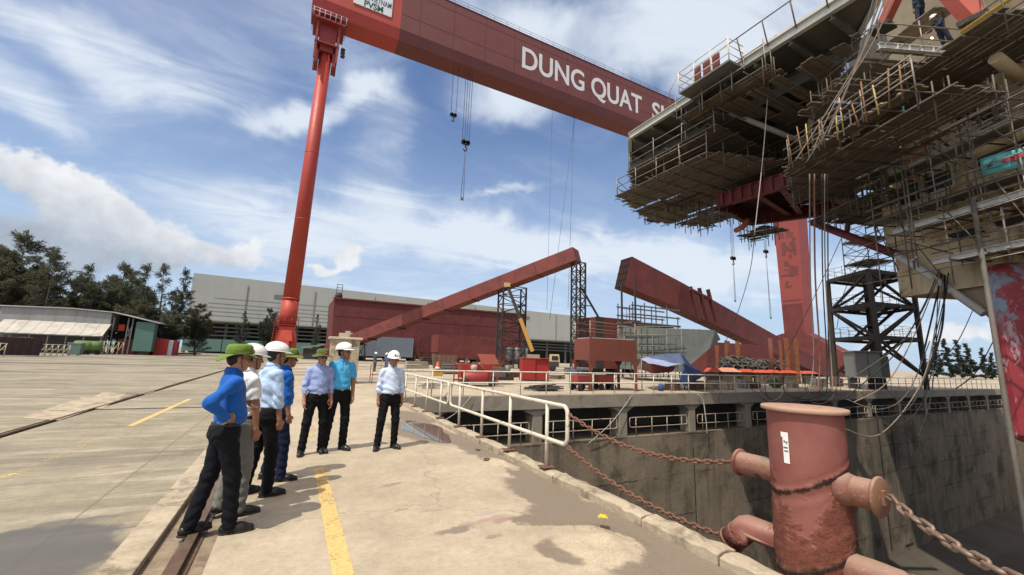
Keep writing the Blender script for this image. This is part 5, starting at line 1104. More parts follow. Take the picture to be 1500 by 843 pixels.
# flare and counter below the deckhouse
fl = [F(1312, 362, TW + .2), F(1345, 392, TW + .2), F(1440, 458, TW + .2), F(1452, 470, TW + .2)]
mb = MB(); poly = [S(p.dot(ES), TW + .2, p.z) for p in fl] + [S(S0, TW + .2, fl[-1].z - .1), S(S0, TW + .2, 5.0), S(fl[0].dot(ES), TW + .2, 5.0 + (fl[0].z - 5.0) * 1.0)]
poly = [poly[0]] + poly[1:4] + [poly[4], S(S0, TW + .2, fl[0].z)]
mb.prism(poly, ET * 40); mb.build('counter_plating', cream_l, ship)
MB().path([F(1190, 326, TW - .8), F(1250, 349, TW - .5), F(1312, 373, TW - .2)], .19, 12).build('red_brace', maroon, ship)
MB().path([F(1310, 372, TW - .2), F(1345, 392, TW - .1), F(1442, 460, TW)], .14, 12).build('white_brace', beam_w, ship)
for a, b_ in (((1255, 300), (1215, 250)), ((1240, 345), (1246, 300))): MB().tube(F(*a, TW + 1), F(*b_, TW + 1), .13, 8).build('strut', maroon, ship)
# dark slabs standing in for the shade of underside recesses
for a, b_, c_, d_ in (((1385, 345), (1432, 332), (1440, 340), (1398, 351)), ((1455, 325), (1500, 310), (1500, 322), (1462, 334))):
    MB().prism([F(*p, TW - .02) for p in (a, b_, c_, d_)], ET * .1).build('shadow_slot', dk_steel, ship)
# red hull
hp = at(1437, 380, 22.5); hx, hy = hp.x, hp.y
mb = MB(); mb.prism([(hx, hy, -.55), (hx, hy, 5.6), (hx, -30, 5.6), (hx, -30, -.55)], (18, 0, 0)); mb.build('hull', hull_r, ship, .25)
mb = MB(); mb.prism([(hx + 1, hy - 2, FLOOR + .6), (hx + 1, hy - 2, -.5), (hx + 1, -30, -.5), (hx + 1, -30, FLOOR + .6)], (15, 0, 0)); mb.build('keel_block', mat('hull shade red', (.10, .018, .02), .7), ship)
p = at(1429, 318, 20.5); MB().tube((p.x, p.y, 7.6), (p.x, p.y, FLOOR), .07, 10).build('standpipe', mat('standpipe grey', (.11, .098, .08), .7, var=.3, vs=1), ship)
# white ribbed walkway channels along the decks
def walkway(z, s0, s1, t, label, rail_h=1.0, m=beam_w, wdt=1.1, h=.22):
    w = thing('deck_walkway', label, 'walkway', (0, 0, 0), 0, 'walkways along the vessel side')
    mb = MB(); mb.ibeam(S(s0, t, z), S(s1, t, z), .16, h, .025); q = s0
    while q < s1: mb.beam(S(q, t - .005, z - h / 2), S(q, t - .005, z + h / 2), .03, .14); q += .55
    mb.build('edge_channel', m, w)
    mb = MB(); q = s0
    k = 0
    while q < s1:
        L = min(2.4, s1 - q)
        for j in range(4): mb.beam(S(q, t + .16 + j * wdt / 4, z + .07), S(q + L - .03, t + .16 + j * wdt / 4, z + .07 + .01 * (k % 2)), .24, .045)
        q += 2.4; k += 1
    mb.build('deck_boards', MATS['scaffold board'], w)
    q = s0 + .3
    while q < s1: MB().tube(S(q, t + .05 - .04 * (int(q * 3) % 2), z - .25 - .5 * ((q * 1.7) % 1)), S(q + .06 * ((q * 3.1) % 1), t + .05, z + rail_h + .9 * ((q * 2.3) % 1)), .026, 6).build('rail_post', tube_m if int(q * 5) % 2 else tube_d, w); MB().tube(S(q, t - .1 - .5 * ((q * 1.3) % 1), z - .14), S(q, t + wdt + .3, z - .14), .03, 6).build('putlog', tube_d, w); q += 1.05
    for hh in (.35, .68, 1.0): MB().tube(S(s0, t + .02, z + rail_h * hh), S(s1, t + .02, z + rail_h * hh), .024, 6).build('guard_tube', tube_m, w)
    return w
walkway(5.9, 6, 14.6, 17.2, 'lowest dusty white walkway on the vessel side, above the red hull', 0.0 + .95)
walkway(7.45, 6, 15.8, 17.0, 'bright white ribbed walkway below the two dark windows of the vessel')
walkway(8.25, 9.2, 17.2, 17.25, 'scaffold walkway directly under the two dark windows of the vessel', .9, MATS['scaffold board'], .9, .08)
walkway(9.95, 6, 17.3, 17.0, 'grey walkway above the two dark windows of the vessel', .9, pipe_g, 1.0, .12)
walkway(13.35, 5, 12.4, 17.0, 'pale walkway with yellow pipe at the top right of the picture', 1.0)
mb = MB(); mb.tube(S(12.3, 16.9, 14.0), S(5, 16.9, 14.0), .07, 8); tag(mb.build('yellow_pipe', mat('yellow pipe paint', (.55, .36, .06), .5, var=.12)), 'long yellow pipe running along the top right walkway', 'pipe')
rz = random.Random(17)
for k_, (z0, z1, tt, lab) in enumerate(((5.2, 8.3, 16.75, 'tube scaffold grid in front of the lowest walkways of the vessel side'), (8.3, 11.0, 16.6, 'tube scaffold grid in front of the two dark vessel windows'))):
    sg = thing('scaffold_grid', lab, 'scaffold', (0, 0, 0), 0, 'tube scaffold grids at the vessel side')
    for i in range(5): q = 11.2 + i * 1.3 + rz.uniform(-.2, .2); MB().tube(S(q, tt, z0 - rz.uniform(0, .9)), S(q + rz.uniform(-.05, .05), tt, z1 + rz.uniform(0, .8)), .024, 6).build('standard', tube_d if i % 2 else tube_m, sg)
    for i in range(4): z_ = z0 + .3 + (z1 - z0) * i / 3.6; MB().tube(S(10.8, tt - .05, z_), S(16.6 + rz.uniform(-.4, .6), tt - .05, z_ + rz.uniform(-.08, .08)), .022, 6).build('ledger', tube_d if i % 2 else tube_m, sg)
    for i in range(4): q = 11 + i * 1.5; MB().tube(S(q, tt - .03, z0 + rz.uniform(0, .6)), S(q + rz.uniform(.8, 1.5), tt - .03, z1 - rz.uniform(0, .5)), .022, 6).build('brace', tube_d, sg)
    for i in range(5): q = 11 + i * 1.2; MB().tube(S(q, tt - .7, z0 + 1.0 + rz.uniform(-.1, .6)), S(q, tt + 1.4, z0 + 1.0 + rz.uniform(-.1, .6)), .022, 6).build('putlog', tube_d, sg)
# banner tied on the guard tubes
a = F(1437, 234, 16.9); b_ = F(1500, 213, 16.9); e_ = F(1562, 192, 16.9); h_ = 0.62
bn = thing('banner', 'turquoise cloth banner with small red lettering tied to the vessel walkway rail', 'banner', (0, 0, 0))
k = 16; vs = []
for j in range(5):
    for i in range(k + 1):
        t = i / k; p = a.lerp(e_, t); vs.append(p + Vector((0, 0, -h_ * j / 4 + .02 * math.sin(t * 9) - .05 * math.sin(math.pi * t))) - ET * (.03 + .025 * math.sin(7 * t + j)))
fs = [(j * (k + 1) + i, j * (k + 1) + i + 1, (j + 1) * (k + 1) + i + 1, (j + 1) * (k + 1) + i) for j in range(4) for i in range(k)]
o = MB().add(vs, fs, 0, True).build('cloth', mat('turquoise cloth', (.12, .40, .42), .7, var=.06), bn); sm = o.modifiers.new('t', 'SOLIDIFY'); sm.thickness = .008
mb = MB(); r = random.Random(9)
def onb(t, v): return a.lerp(e_, t) + Vector((0, 0, -h_ * v + .02 * math.sin(t * 9) - .05 * math.sin(math.pi * t))) - ET * (.066 + .025 * math.sin(7 * t + v * 4))
t = .28
while t < .97:
    w = r.uniform(.008, .013)
    if r.random() > .16:
        for s_ in range(r.choice((2, 3))):
            q0 = onb(t + s_ * w * .45, .30 + .03 * r.random()); q1 = onb(t + s_ * w * .45 + r.uniform(-.002, .004), .58); mb.beam(q0, q1, .03, .012)
        mb.beam(onb(t, r.choice((.32, .45, .56))), onb(t + w * .9, r.choice((.32, .45, .56))), .03, .012)
    t += w + .006
mb.build('red_lettering', mat('banner red', (.5, .06, .10), .7), bn)
mb = MB(); mb.path([onb(.05, .5), onb(.1, .45), onb(.15, .56)], .02, 5); mb.path([onb(.09, .62), onb(.14, .40), onb(.17, .36)], .02, 5)
t = .05
while t < .24: mb.beam(onb(t, .70), onb(t + .012, .70), .035, .01); t += .018
mb.build('dark_emblem', mat('banner dark', (.03, .09, .12), .7), bn)
# red legs of the deck crane at the top
for a_, b__, w, l in (((1292, 40), (1330, -40), .42, 'salmon red raking leg at the top of the picture above the welding platform'), ((1430, 30), (1360, -45), .55, 'broad dark red raking leg at the top of the picture beside the welders'), ((1428, 28), (1420, -40), .35, 'narrow upright red leg meeting the broad raking leg at its foot')):
    p, q = F(*a_, 17.6), F(*b__, 17.9); t = thing('crane_strut', l, 'strut', p); MB().beam((0, 0, 0), q - p, w, w * .8).build('box_section', mat('crane frame red', (.36, .075, .05), .55, var=.12), t); MB().box((0, 0, -.1), (.8, .8, .12)).build('foot_plate', dk_steel, t)

# ---- scaffold platforms
board = MATS['scaffold board']; board_d = mat('old dark scaffold board', (.115, .095, .07), .9, var=.3, vs=3, coords='World')
def scan(poly, dirv, off):
    nx = Vector((-dirv.y, dirv.x)); ts = []
    for i in range(len(poly)):
        a, b_ = poly[i], poly[(i + 1) % len(poly)]; da, db = a.dot(nx) - off, b_.dot(nx) - off
        if (da > 0) != (db > 0): p = a.lerp(b_, da / (da - db)); ts.append(p.dot(dirv))
    return (min(ts), max(ts)) if len(ts) >= 2 else None
def platform(label, poly, z, ang, seed, rails=(), tub=1.1, drop=(.4, .9), rise=.6, bm=None, tm=None, dens=.92, group='scaffold platforms hung under the vessel', nstd=14, slope=(0, 0)):
    r = random.Random(seed); t = thing('scaffold_platform', label, 'scaffold platform', (0, 0, 0), 0, group); bm = bm or board_d; tm = tm or tube_d
    poly = [Vector((p[0], p[1])) for p in poly]; dv = Vector((math.cos(ang), math.sin(ang))); nx = Vector((-dv.y, dv.x)); offs = [p.dot(nx) for p in poly]
    cx = sum((p for p in poly), Vector((0, 0))) / len(poly)
    Z = lambda x, y: z + slope[0] * (x - cx.x) + slope[1] * (y - cx.y)
    mb = MB(); o = min(offs) + .12
    while o < max(offs):
        iv = scan(poly, dv, o)
        if iv:
            q = iv[0] + r.uniform(-.15, .1)
            while q < iv[1] - .2:
                L = min(r.uniform(2.4, 3.8), iv[1] + r.uniform(-.1, .25) - q)
                if r.random() < dens:
                    a = dv * q + nx * o; b_ = dv * (q + L) + nx * o; zz = r.uniform(0, .04)
                    mb.beam((a.x, a.y, Z(a.x, a.y) + zz), (b_.x, b_.y, Z(b_.x, b_.y) + zz + r.uniform(-.012, .012)), .225, .045)
                q += L + r.uniform(.0, .05)
        o += .25
    mb.build('deck_boards', bm, t)
    # ledgers across and transoms along, below the boards
    for (d1, n1, zo, sp) in ((nx, dv, -.06, tub), (dv, nx, -.12, tub * 1.25)):
        of = [p.dot(Vector((-d1.y, d1.x))) for p in poly]; o = min(of) + .15
        while o < max(of):
            iv = scan(poly, d1, o)
            if iv:
                m1 = Vector((-d1.y, d1.x)); a = d1 * (iv[0] - r.uniform(.1, .5)) + m1 * o; b_ = d1 * (iv[1] + r.uniform(.1, .5)) + m1 * o
                MB().tube((a.x, a.y, Z(a.x, a.y) + zo), (b_.x, b_.y, Z(b_.x, b_.y) + zo + r.uniform(-.03, .03)), .027, 6).build('ledger', tm, t)
            o += sp * r.uniform(.85, 1.15)
    for i in range(nstd):
        e = r.randrange(len(poly)); p = poly[e].lerp(poly[(e + 1) % len(poly)], r.random()); p = p.lerp(cx, r.uniform(.0, .12))
        MB().tube((p.x, p.y, Z(p.x, p.y) - r.uniform(*drop)), (p.x + r.uniform(-.05, .05), p.y, Z(p.x, p.y) + rise * r.uniform(.6, 1.3)), .025, 6).build('standard', tm, t)
    for e in rails:
        a, b_ = poly[e], poly[(e + 1) % len(poly)]; L = (b_ - a).length; k = max(2, int(L / 1.5))
        for hh in (.5, 1.0): MB().tube((a.x, a.y, Z(a.x, a.y) + hh), (b_.x, b_.y, Z(b_.x, b_.y) + hh + r.uniform(-.05, .05)), .024, 6).build('guard_tube', tube_m, t)
        for i in range(k + 1):
            p = a.lerp(b_, i / k); MB().tube((p.x, p.y, Z(p.x, p.y) - r.uniform(.1, .4)), (p.x + r.uniform(-.04, .04), p.y + r.uniform(-.04, .04), Z(p.x, p.y) + r.uniform(1.0, 1.25)), .025, 6).build('guard_post', tube_m, t)
    return t
def XY(lst, z): return [tuple(gp(x, y, z)[:2]) for x, y in lst]
DECK = 15.2
# helideck: plating, girders, edge channel and railing
hd = thing('helideck', 'overhanging deck seen from below with a pale edge channel and a leaning safety railing', 'deck', (0, 0, 0))
hpoly = [(16.9, 17.6), (16.9, 5.0), (22.0, 9.3), (33, 13.5), (33, 18), (28.5, 21.5), (20.3, 21.2)]
MB().prism([(x, y, DECK) for x, y in hpoly], (0, 0, .16)).build('deck_plate', mat('deck underside grey', (.10, .095, .082), .8, var=.2, vs=.6, coords='World'), hd)
pl2 = [Vector(p) for p in hpoly]
for k, (d1, sp, h, w, zc) in enumerate(((Vector((1, 0)), 1.5, .32, .18, -.17), (Vector((0, 1)), 3.4, .7, .28, -.55))):
    m1 = Vector((-d1.y, d1.x)); of = [p.dot(m1) for p in pl2]; o = min(of) + .3
    while o < max(of):
        iv = scan(pl2, d1, o)
        if iv: a = d1 * iv[0] + m1 * o; b_ = d1 * iv[1] + m1 * o; MB().ibeam((a.x, a.y, DECK + zc), (b_.x, b_.y, DECK + zc), w, h, .03).build('deck_beam' if k == 0 else 'deck_girder', mat('beam grey green', (.11, .115, .10), .7, var=.2, coords='World'), hd)
        o += sp
ed = MB(); q = hpoly + [hpoly[0]]
for a, b_ in zip(q[:-1], q[1:]): ed.ibeam((a[0], a[1], DECK + .12), (b_[0], b_[1], DECK + .12), .22, .42, .03)
ed.build('edge_channel', mat('edge channel grey', (.42, .42, .38), .6, var=.15, vs=1, coords='World'), hd)
MB().beam((17.25, 10.6, DECK + .45), (17.25, 5.2, DECK + .45), .5, .34).build('gutter_box', beam_w, hd)
for i in range(8):
    y = 12.6 - i * 1.15; MB().tube((16.85, y, DECK + .2), (16.35, y - .1, DECK + 1.15), .028, 6).build('rail_post', mat('brown rail paint', (.16, .11, .08), .6), hd)
MB().tube((16.35, 12.7, DECK + 1.15), (16.35, 4.6, DECK + 1.15), .028, 6).build('top_rail', MATS['brown rail paint'], hd)
# grey pipe trusses below the deck
for a, b_, r_ in (((19, 17, 14.3), (24, 12, 12.6), .14), ((24, 12, 12.6), (21, 9.4, 14.4), .14), ((24, 12, 12.6), (29, 14, 12.8), .17), ((20.5, 19, 13.2), (24.5, 15.2, 12.6), .13), ((24.5, 15.2, 12.6), (27, 19, 14.3), .13), ((18.3, 12.0, 14.3), (21.4, 10.4, 12.8), .13), ((24, 12, 12.7), (33, 9, 12.2), .2), ((24.5, 15.2, 12.6), (33, 12, 12.0), .2)):
    MB().tube(a, b_, r_, 10).build('truss_pipe', pipe_g, hd)
# landing stage jutting from the edge (rails and panels)
ls = thing('access_landing', 'small railed landing with red gate panels jutting from the edge of the overhanging deck', 'landing', (0, 0, 0))
lp = [(15.7, 12.9), (15.7, 10.2), (16.8, 10.2), (16.8, 12.9)]
MB().prism([(x, y, DECK - .25) for x, y in lp], (0, 0, .1)).build('floor', steel, ls)
for z in (.35, .75, 1.1): MB().path([(x, y, DECK - .2 + z) for x, y in (lp[3], lp[0], lp[1], lp[2])], .024, 6).build('guard_tube', MATS['white rail paint'], ls)
for x, y in ((15.7, 12.9), (15.7, 12.0), (15.7, 11.1), (15.7, 10.2), (16.75, 12.9), (16.75, 10.2)): MB().tube((x, y, DECK - .25), (x, y, DECK + .95), .026, 6).build('guard_post', MATS['white rail paint'], ls)
for y in (11.0, 11.5, 12.0): MB().box((15.95, y, DECK + .35), (.06, .36, .7)).build('gate_panel', maroon, ls)
MB().path([(15.7, 12.9, DECK + .85), (15.75, 13.5, DECK + .3), (16.2, 14.0, DECK - .3)], .024, 6).build('ladder_rail', MATS['white rail paint'], ls)
# platforms
platform('scaffold platform closing the far left tip under the overhanging deck', [(17.0, 18.9), (17.0, 12.5), (21.5, 11.0), (27.5, 14.0), (25.6, 20.6), (22.3, 21.4)], 12.0, R_(90), 1, (0, 5), 1.0, (.3, .8), 1.0, nstd=26)
platform('second scaffold level just above the left tip, under the overhanging deck', [(17.0, 17.8), (17.0, 12.0), (26, 12.5), (26, 19.5), (20.3, 20.8)], 13.2, R_(90), 2, (0,), 1.2, (.3, .7), 1.2, nstd=14)
platform('high scaffold level close under the deck girders, beside the leaning railing', [(17.2, 13.0), (17.4, 6.2), (22, 10), (29, 12.6), (28, 14.0)], 14.0, R_(0), 3, (), 1.3, (.2, .5), .5, nstd=12, dens=.8)
platform('narrow scaffold strip below the landing with red gate panels', [(16.3, 13.6), (16.3, 9.0), (17.6, 9.0), (17.6, 13.6)], 14.2, R_(90), 4, (0,), 1.2, (.3, .9), .8, nstd=10)
platform('small scaffold stage hanging below the left tip, first of the lowest row', XY([(945, 323), (975, 314), (1012, 306), (998, 318)], 11.3), 11.3, R_(100), 5, (0,), .9, (.3, .8), 1.2, nstd=10)
platform('small scaffold stage hanging in the middle of the lowest row', XY([(1008, 327), (1035, 333), (1078, 318), (1060, 312)], 10.2), 10.2, R_(100), 6, (0,), .9, (.4, .9), 1.3, nstd=12)
platform('small scaffold stage hanging at the right of the lowest row, before the red crane leg', XY([(1084, 346), (1106, 352), (1152, 338), (1120, 330)], 10.0), 10.0, R_(100), 7, (0,), .9, (.4, .9), 1.4, nstd=14)
SX = lambda *l: [tuple(S(s_, t_, 0)[:2]) for s_, t_ in l]
lpf = platform('long scaffold platform with sunlit yellow and rusty rails, in the middle of the vessel side', SX((10.4, 12.5), (15.6, 12.5), (19.4, 15.6), (18.6, 18), (15.6, 16.8), (12.4, 16.1), (10.4, 15.8)), 10.15, math.pi / 2 - AZ, 8, (0, 1), .9, (.3, .9), .8, board_d, tube_d, nstd=20)
r_y = random.Random(77)
for i in range(12): q_ = 10.7 + i * .42 + r_y.uniform(-.12, .12); MB().tube(S(q_, 12.46, 9.9), S(q_ + r_y.uniform(-.2, .2), 12.42, 10.9 + r_y.uniform(0, .6)), .024, 6).build('yellow_post' if i in (2, 5, 6, 9) else 'rusty_tube', mat('yellow scaffold tube', (.46, .32, .10), .6, var=.2) if i in (2, 5, 6, 9) else mat('rust tube', (.22, .12, .06), .8, var=.3), lpf)
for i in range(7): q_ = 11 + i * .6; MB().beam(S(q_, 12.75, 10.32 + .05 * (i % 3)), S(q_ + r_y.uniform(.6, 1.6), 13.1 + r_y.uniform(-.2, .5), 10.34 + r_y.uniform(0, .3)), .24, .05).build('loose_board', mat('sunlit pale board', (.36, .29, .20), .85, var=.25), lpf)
for z_ in (.3, .75): MB().tube(S(10.4, 12.43, 10.15 + z_), S(15.8, 12.43, 10.15 + z_), .024, 6).build('guard_tube', tube_m, lpf)
wz = 13.25
wp = platform('welding platform with two workers at the top right of the picture', SX((12.45, 13.8), (12.45, 17.2), (12.0, 18.4), (15.2, 18.4), (15.2, 13.8)), wz, -AZ, 10, (0, 4), .8, (.2, .5), .5, board, tube_m, nstd=6)
MB().ibeam(S(12.4, 13.7, wz - .02), S(12.4, 17.3, wz - .02), .14, .24, .025).build('edge_channel', beam_w, wp)
for i in range(8): p = S(12.395, 13.9 + i * .46, wz - .02); MB().beam(p - Vector((0, 0, .1)), p + Vector((0, 0, .1)), .03, .14).build('channel_stiffener', beam_w, wp)
platform('scaffold platform under the welding platform, reaching toward the rope bundle', SX((13.0, 12.9), (13.0, 15.8), (15.2, 15.8), (15.2, 12.9)), 12.3, -AZ, 11, (), .8, (.3, .7), .5, nstd=8)
platform('dark scaffold floor tucked under the deck at the right of the red girders', SX((19.5, 16.6), (16.5, 16.2), (16.0, 19), (19.5, 20)), 9.2, math.pi / 2 - AZ, 14, (), .9, (.3, .9), 1.2, nstd=14, dens=.7)
platform('hanging tray with green edge tube in front of the vessel side', [tuple(gp(1325, 172, 10.9)[:2]), tuple(gp(1346, 156, 10.9)[:2]), tuple(gp(1468, 160, 10.9)[:2]), tuple(gp(1462, 178, 10.9)[:2])], 10.9, -AZ, 12, (), .7, (.1, .4), 1.6, board_d, tube_d, nstd=8)
mb = MB(); mb.tube(gp(1325, 172, 11.0), gp(1346, 156, 11.0), .035, 6); mb.tube(gp(1346, 156, 11.0), gp(1468, 160, 11.0), .03, 6); mb.tube(gp(1325, 172, 11.0), gp(1325, 172, 11.0) + Vector((0, 0, .45)), .03, 6); tag(mb.build('green_tube', mat('teal tube', (.06, .26, .21), .6)), 'teal edge tube along the hanging tray before the vessel windows', 'tube')
platform('scaffold floor filling the gap between the deck underside and the vessel side', [tuple(S(20, 15.4, 0)[:2]), tuple(S(10, 15.2, 0)[:2]), tuple(S(10, 18.2, 0)[:2]), tuple(S(20, 18.6, 0)[:2])], 12.6, math.pi / 2 - AZ, 13, (), 1.0, (.3, .9), .9, nstd=10)
platform('dark scaffold floor tucked under the deck at the right of the red girders', [tuple(S(19.5, 16.6, 0)[:2]), tuple(S(15.5, 16.2, 0)[:2]), tuple(S(15.0, 20, 0)[:2]), tuple(S(19.5, 21, 0)[:2])], 9.2, math.pi / 2 - AZ, 14, (), .9, (.3, .9), 1.2, nstd=14)
# maroon plate girders under the deck
mg = thing('maroon_truss', 'dark maroon plate girder frame under the scaffolding, left of the stair tower top', 'truss', (0, 0, 0))
zg = 10.6; g0 = [Vector(gp(x, y, zg)) for x, y in ((1050, 306), (1100, 330), (1182, 318), (1258, 310), (1250, 255), (1170, 270))]
MB().prism([p + Vector((0, 0, .8)) for p in g0], (0, 0, .08)).build('cover_plate', mat('dark maroon plate', (.075, .028, .026), .8), mg)
for i, (a, b_) in enumerate(((g0[0], g0[5]), (g0[0], g0[1]), (g0[1], g0[3]), (g0[5], g0[3]), (g0[0].lerp(g0[5], .5), g0[1].lerp(g0[3], .4)), (g0[1].lerp(g0[3], .5), g0[5].lerp(g0[0], .2)))):
    MB().ibeam(a + Vector((0, 0, .4)), b_ + Vector((0, 0, .4)), .3, .8 if i < 4 else .4, .04).build('plate_girder', maroon, mg)
for i in range(8):
    p = g0[0].lerp(g0[5], (i + .5) / 8); MB().beam(p + Vector((-.12, -.12, .06)), p + Vector((-.12, -.12, .76)), .06, .2).build('web_stiffener', maroon, mg)
MB().path([F(1096, 322, 15.2), F(1088, 333, 15.2), F(1078, 338, 15.2)], .16, 8).build('hook_arm', mat('orange red paint', (.32, .08, .05), .6), mg)
# vertical scaffold standards along the vessel side, floor to deck
for i, (px, y0, y1, lab) in enumerate(((1340, 395, 190, 'tall upright scaffold pole pair left of the second dark window'), (1345, 392, 200, 'tall upright scaffold pole close right of its twin between the windows'), (1428, 330, 130, 'tall dark scaffold pole crossing the walkways right of the windows'), (1272, 300, 210, 'upright scaffold pole at the left end of the vessel walkways'), (1300, 300, 90, 'upright scaffold pole left of the first dark window'), (1405, 250, 130, 'upright scaffold pole left of the turquoise banner'), (1480, 380, 300, 'scaffold pole hanging below the lowest walkway at the right edge'))):
    p = F(px, y0, 16.95 - .03 * i); q = F(px, y1, 16.95 - .03 * i); mb = MB(); mb.tube(p, (p.x, p.y, q.z), .032, 6)
    for zc in np.arange(p.z + .4, q.z, 1.1): mb.box((p.x, p.y, zc), (.1, .1, .08))
    tag(mb.build('scaffold_pole', tube_d if i in (2,) else tube_m), lab, 'scaffold pole', 'scaffold poles standing at the vessel side')
for i, (a_, b__, lab) in enumerate((((1335, 175), (1390, 215), 'raking tube below the green edged tray'), ((1255, 240), (1300, 262), 'short raking tube with tan end below the sunlit rails'), ((1458, 85), (1500, 118), 'thick tan pipe end sticking out at the right picture edge'))):
    mb = MB(); mb.tube(F(*a_, 16.2), F(*b__, 17.6), .05 if i < 2 else .19, 10); tag(mb.build('raking_tube', mat('tan pipe', (.34, .26, .15), .6, var=.2) if i else tube_d), lab, 'tube')
# ---- stair tower
tw = thing('stair_tower', 'tall dark steel stair tower with mesh railings, right of the red crane leg', 'stair tower', (0, 0, 0))
tower_m = mat('stair tower steel', (.040, .034, .028), .75, var=.25, coords='World')
c4 = [at(1224, 548, 55), at(1293, 548, 50.5), at(1355, 548, 55.5), at(1285, 548, 60.5)]; c4 = [Vector((p.x, p.y, 0)) for p in c4]
top4 = [at(1213, 420, 55), at(1272, 400, 50.5), at(1336, 408, 55.5), at(1277, 425, 60.5)]; zt = sum(p.z for p in top4) / 4
lev_z = [1.2, 4.6, 7.7, zt + .3]
def cor(i, z): a = c4[i % 4]; b_ = Vector((top4[i % 4].x, top4[i % 4].y, zt)); return a.lerp(b_, z / zt)
for i in range(4): MB().beam(cor(i, 0), cor(i, zt + .3), .34, .34).build('leg', tower_m, tw)
LEGW = .3
for z in lev_z[1:]:
    mb = MB()
    for i in range(4): mb.beam(cor(i, z), cor(i + 1, z), .24, .3)
    mb.build('ring_beam', tower_m, tw); MB().prism([cor(i, z) + Vector((0, 0, .2)) for i in range(4)], (0, 0, .05)).build('floor_grating', tower_m, tw)
    for i in range(4):
        a, b_ = cor(i, z), cor(i + 1, z); 
        for hh in (.75, 1.2): MB().tube(a + Vector((0, 0, hh)), b_ + Vector((0, 0, hh)), .02, 5).build('guard_tube', tube_d, tw)
        for k in range(5): p = a.lerp(b_, k / 5); MB().tube(p + Vector((0, 0, .2)), p + Vector((0, 0, 1.2)), .02, 5).build('guard_post', tube_d, tw)
for k in range(len(lev_z) - 1):
    for i in range(4):
        a, b_ = cor(i, lev_z[k]), cor(i + 1, lev_z[k + 1])
        if (i + k) % 2: a, b_ = cor(i + 1, lev_z[k]), cor(i, lev_z[k + 1])
        MB().beam(a, b_, .2, .2).build('diagonal', tower_m, tw)
    a, b_ = cor(0, lev_z[k]).lerp(cor(3, lev_z[k]), .5), cor(1, lev_z[k + 1]).lerp(cor(2, lev_z[k + 1]), .5)
    mb = MB(); sdv = (b_ - a).cross(Vector((0, 0, 1))).normalized() * .45
    for s_ in (-1, 1): mb.beam(a + sdv * s_, b_ + sdv * s_, .06, .3)
    for q in range(12): p = a.lerp(b_, (q + .5) / 12); mb.beam(p - sdv, p + sdv, .24, .04)
    mb.build('stair_flight', tower_m, tw)
c_ = sum(c4, Vector()) / 4
for dx, dy in ((.5, .5),): MB().beam((c_.x + dx, c_.y + dy, 0), (c_.x + dx, c_.y + dy, zt), .3, .3).build('inner_column', tower_m, tw)
ut = thing('scaffold_tower', 'slim tube scaffold tower standing on the stair tower top, reaching the vessel side', 'scaffold tower', (0, 0, 0))
cc = [at(1238, 400, 55), at(1275, 400, 52.5), at(1312, 400, 54.5), at(1275, 400, 57)]
for p in cc: MB().tube((p.x, p.y, zt + .3), (p.x, p.y, zt + 9), .05, 6).build('standard', tube_d, ut)
for k in range(7):
    z = zt + .6 + k * 1.2
    for i in range(4):
        a, b_ = cc[i], cc[(i + 1) % 4]; MB().tube((a.x, a.y, z), (b_.x, b_.y, z), .04, 6).build('ledger', tube_d, ut); MB().tube((a.x, a.y, z), (b_.x, b_.y, z + 1.2), .03, 6).build('brace', tube_d, ut)
    if k % 2: mb = MB(); mb.prism([(p.x, p.y, z + .06) for p in cc], (0, 0, .06)); mb.build('floor_boards', board_d, ut)
cabs = 1.2; cb = thing('grey_cabinet', 'grey steel switch cabinet on feet at the base of the stair tower', 'cabinet', (onY(1264, 545, 18.7).x, 18.7, 0), -.55)
cg = mat('cabinet grey', (.22, .23, .22), .55, var=.08); MB().box((0, 0, 2.1), (2.1, 1.4, 2.2)).build('body', cg, cb, .03); MB().box((0, 0, 3.26), (2.3, 1.6, .1)).build('top', cg, cb)
MB().box((1.5, .1, 1.95), (.8, 1.2, 1.9)).build('side_box', mat('cabinet dark grey', (.12, .125, .12), .6), cb)
for x in (-.85, .85): MB().box((x, 0, .5), (.2, 1.2, 1.0)).build('foot', dk_steel, cb)
MB().box((0, -.72, 2.1), (.03, .02, 2.1)).build('door_gap', dk_steel, cb)
# ---- ropes, hoses and cables: each one a thing
hose_b = mat('black hose', (.02, .02, .02), .6); hose_t = mat('tan hose', (.20, .155, .115), .65, var=.15); hose_r = mat('reddish hose', (.17, .075, .055), .65); rope_w = mat('pale rope', (.46, .43, .38), .8)
def hose(label, pts, r=.035, m=hose_b, name='hanging_hose', grp='hoses and ropes hanging from the vessel', cat='hose'):
    cr = [Vector(p) for p in pts]; out = []
    for i in range(len(cr) - 1):
        p0, p1, p2, p3 = cr[max(i - 1, 0)], cr[i], cr[i + 1], cr[min(i + 2, len(cr) - 1)]
        for k in range(8):
            t = k / 8; out.append(.5 * ((2 * p1) + (p2 - p0) * t + (2 * p0 - 5 * p1 + 4 * p2 - p3) * t * t + (3 * p1 - p0 - 3 * p2 + p3) * t ** 3))
    out.append(cr[-1]); mb = MB(); mb.path(out, r, 6); o = mb.build(name, m); tag(o, label, cat, grp); return o
D = lambda l, dd_: [at(x, y, dd_) for x, y in l]
Dv = lambda l: [at(*q) for q in l]
hose('long pale rope dropping from the landing past the right lowest scaffold stage', D([(1127, 105), (1118, 225), (1105, 345)], 21), .02, rope_w, 'hanging_rope', cat='rope')
hose('thin rope carrying on down from the lowest scaffold stage to the yard', Dv([(1105, 345, 21), (1098, 400, 24), (1076, 470, 26), (1044, 540, 27)]), .016, cable_m, 'hanging_rope', cat='rope')
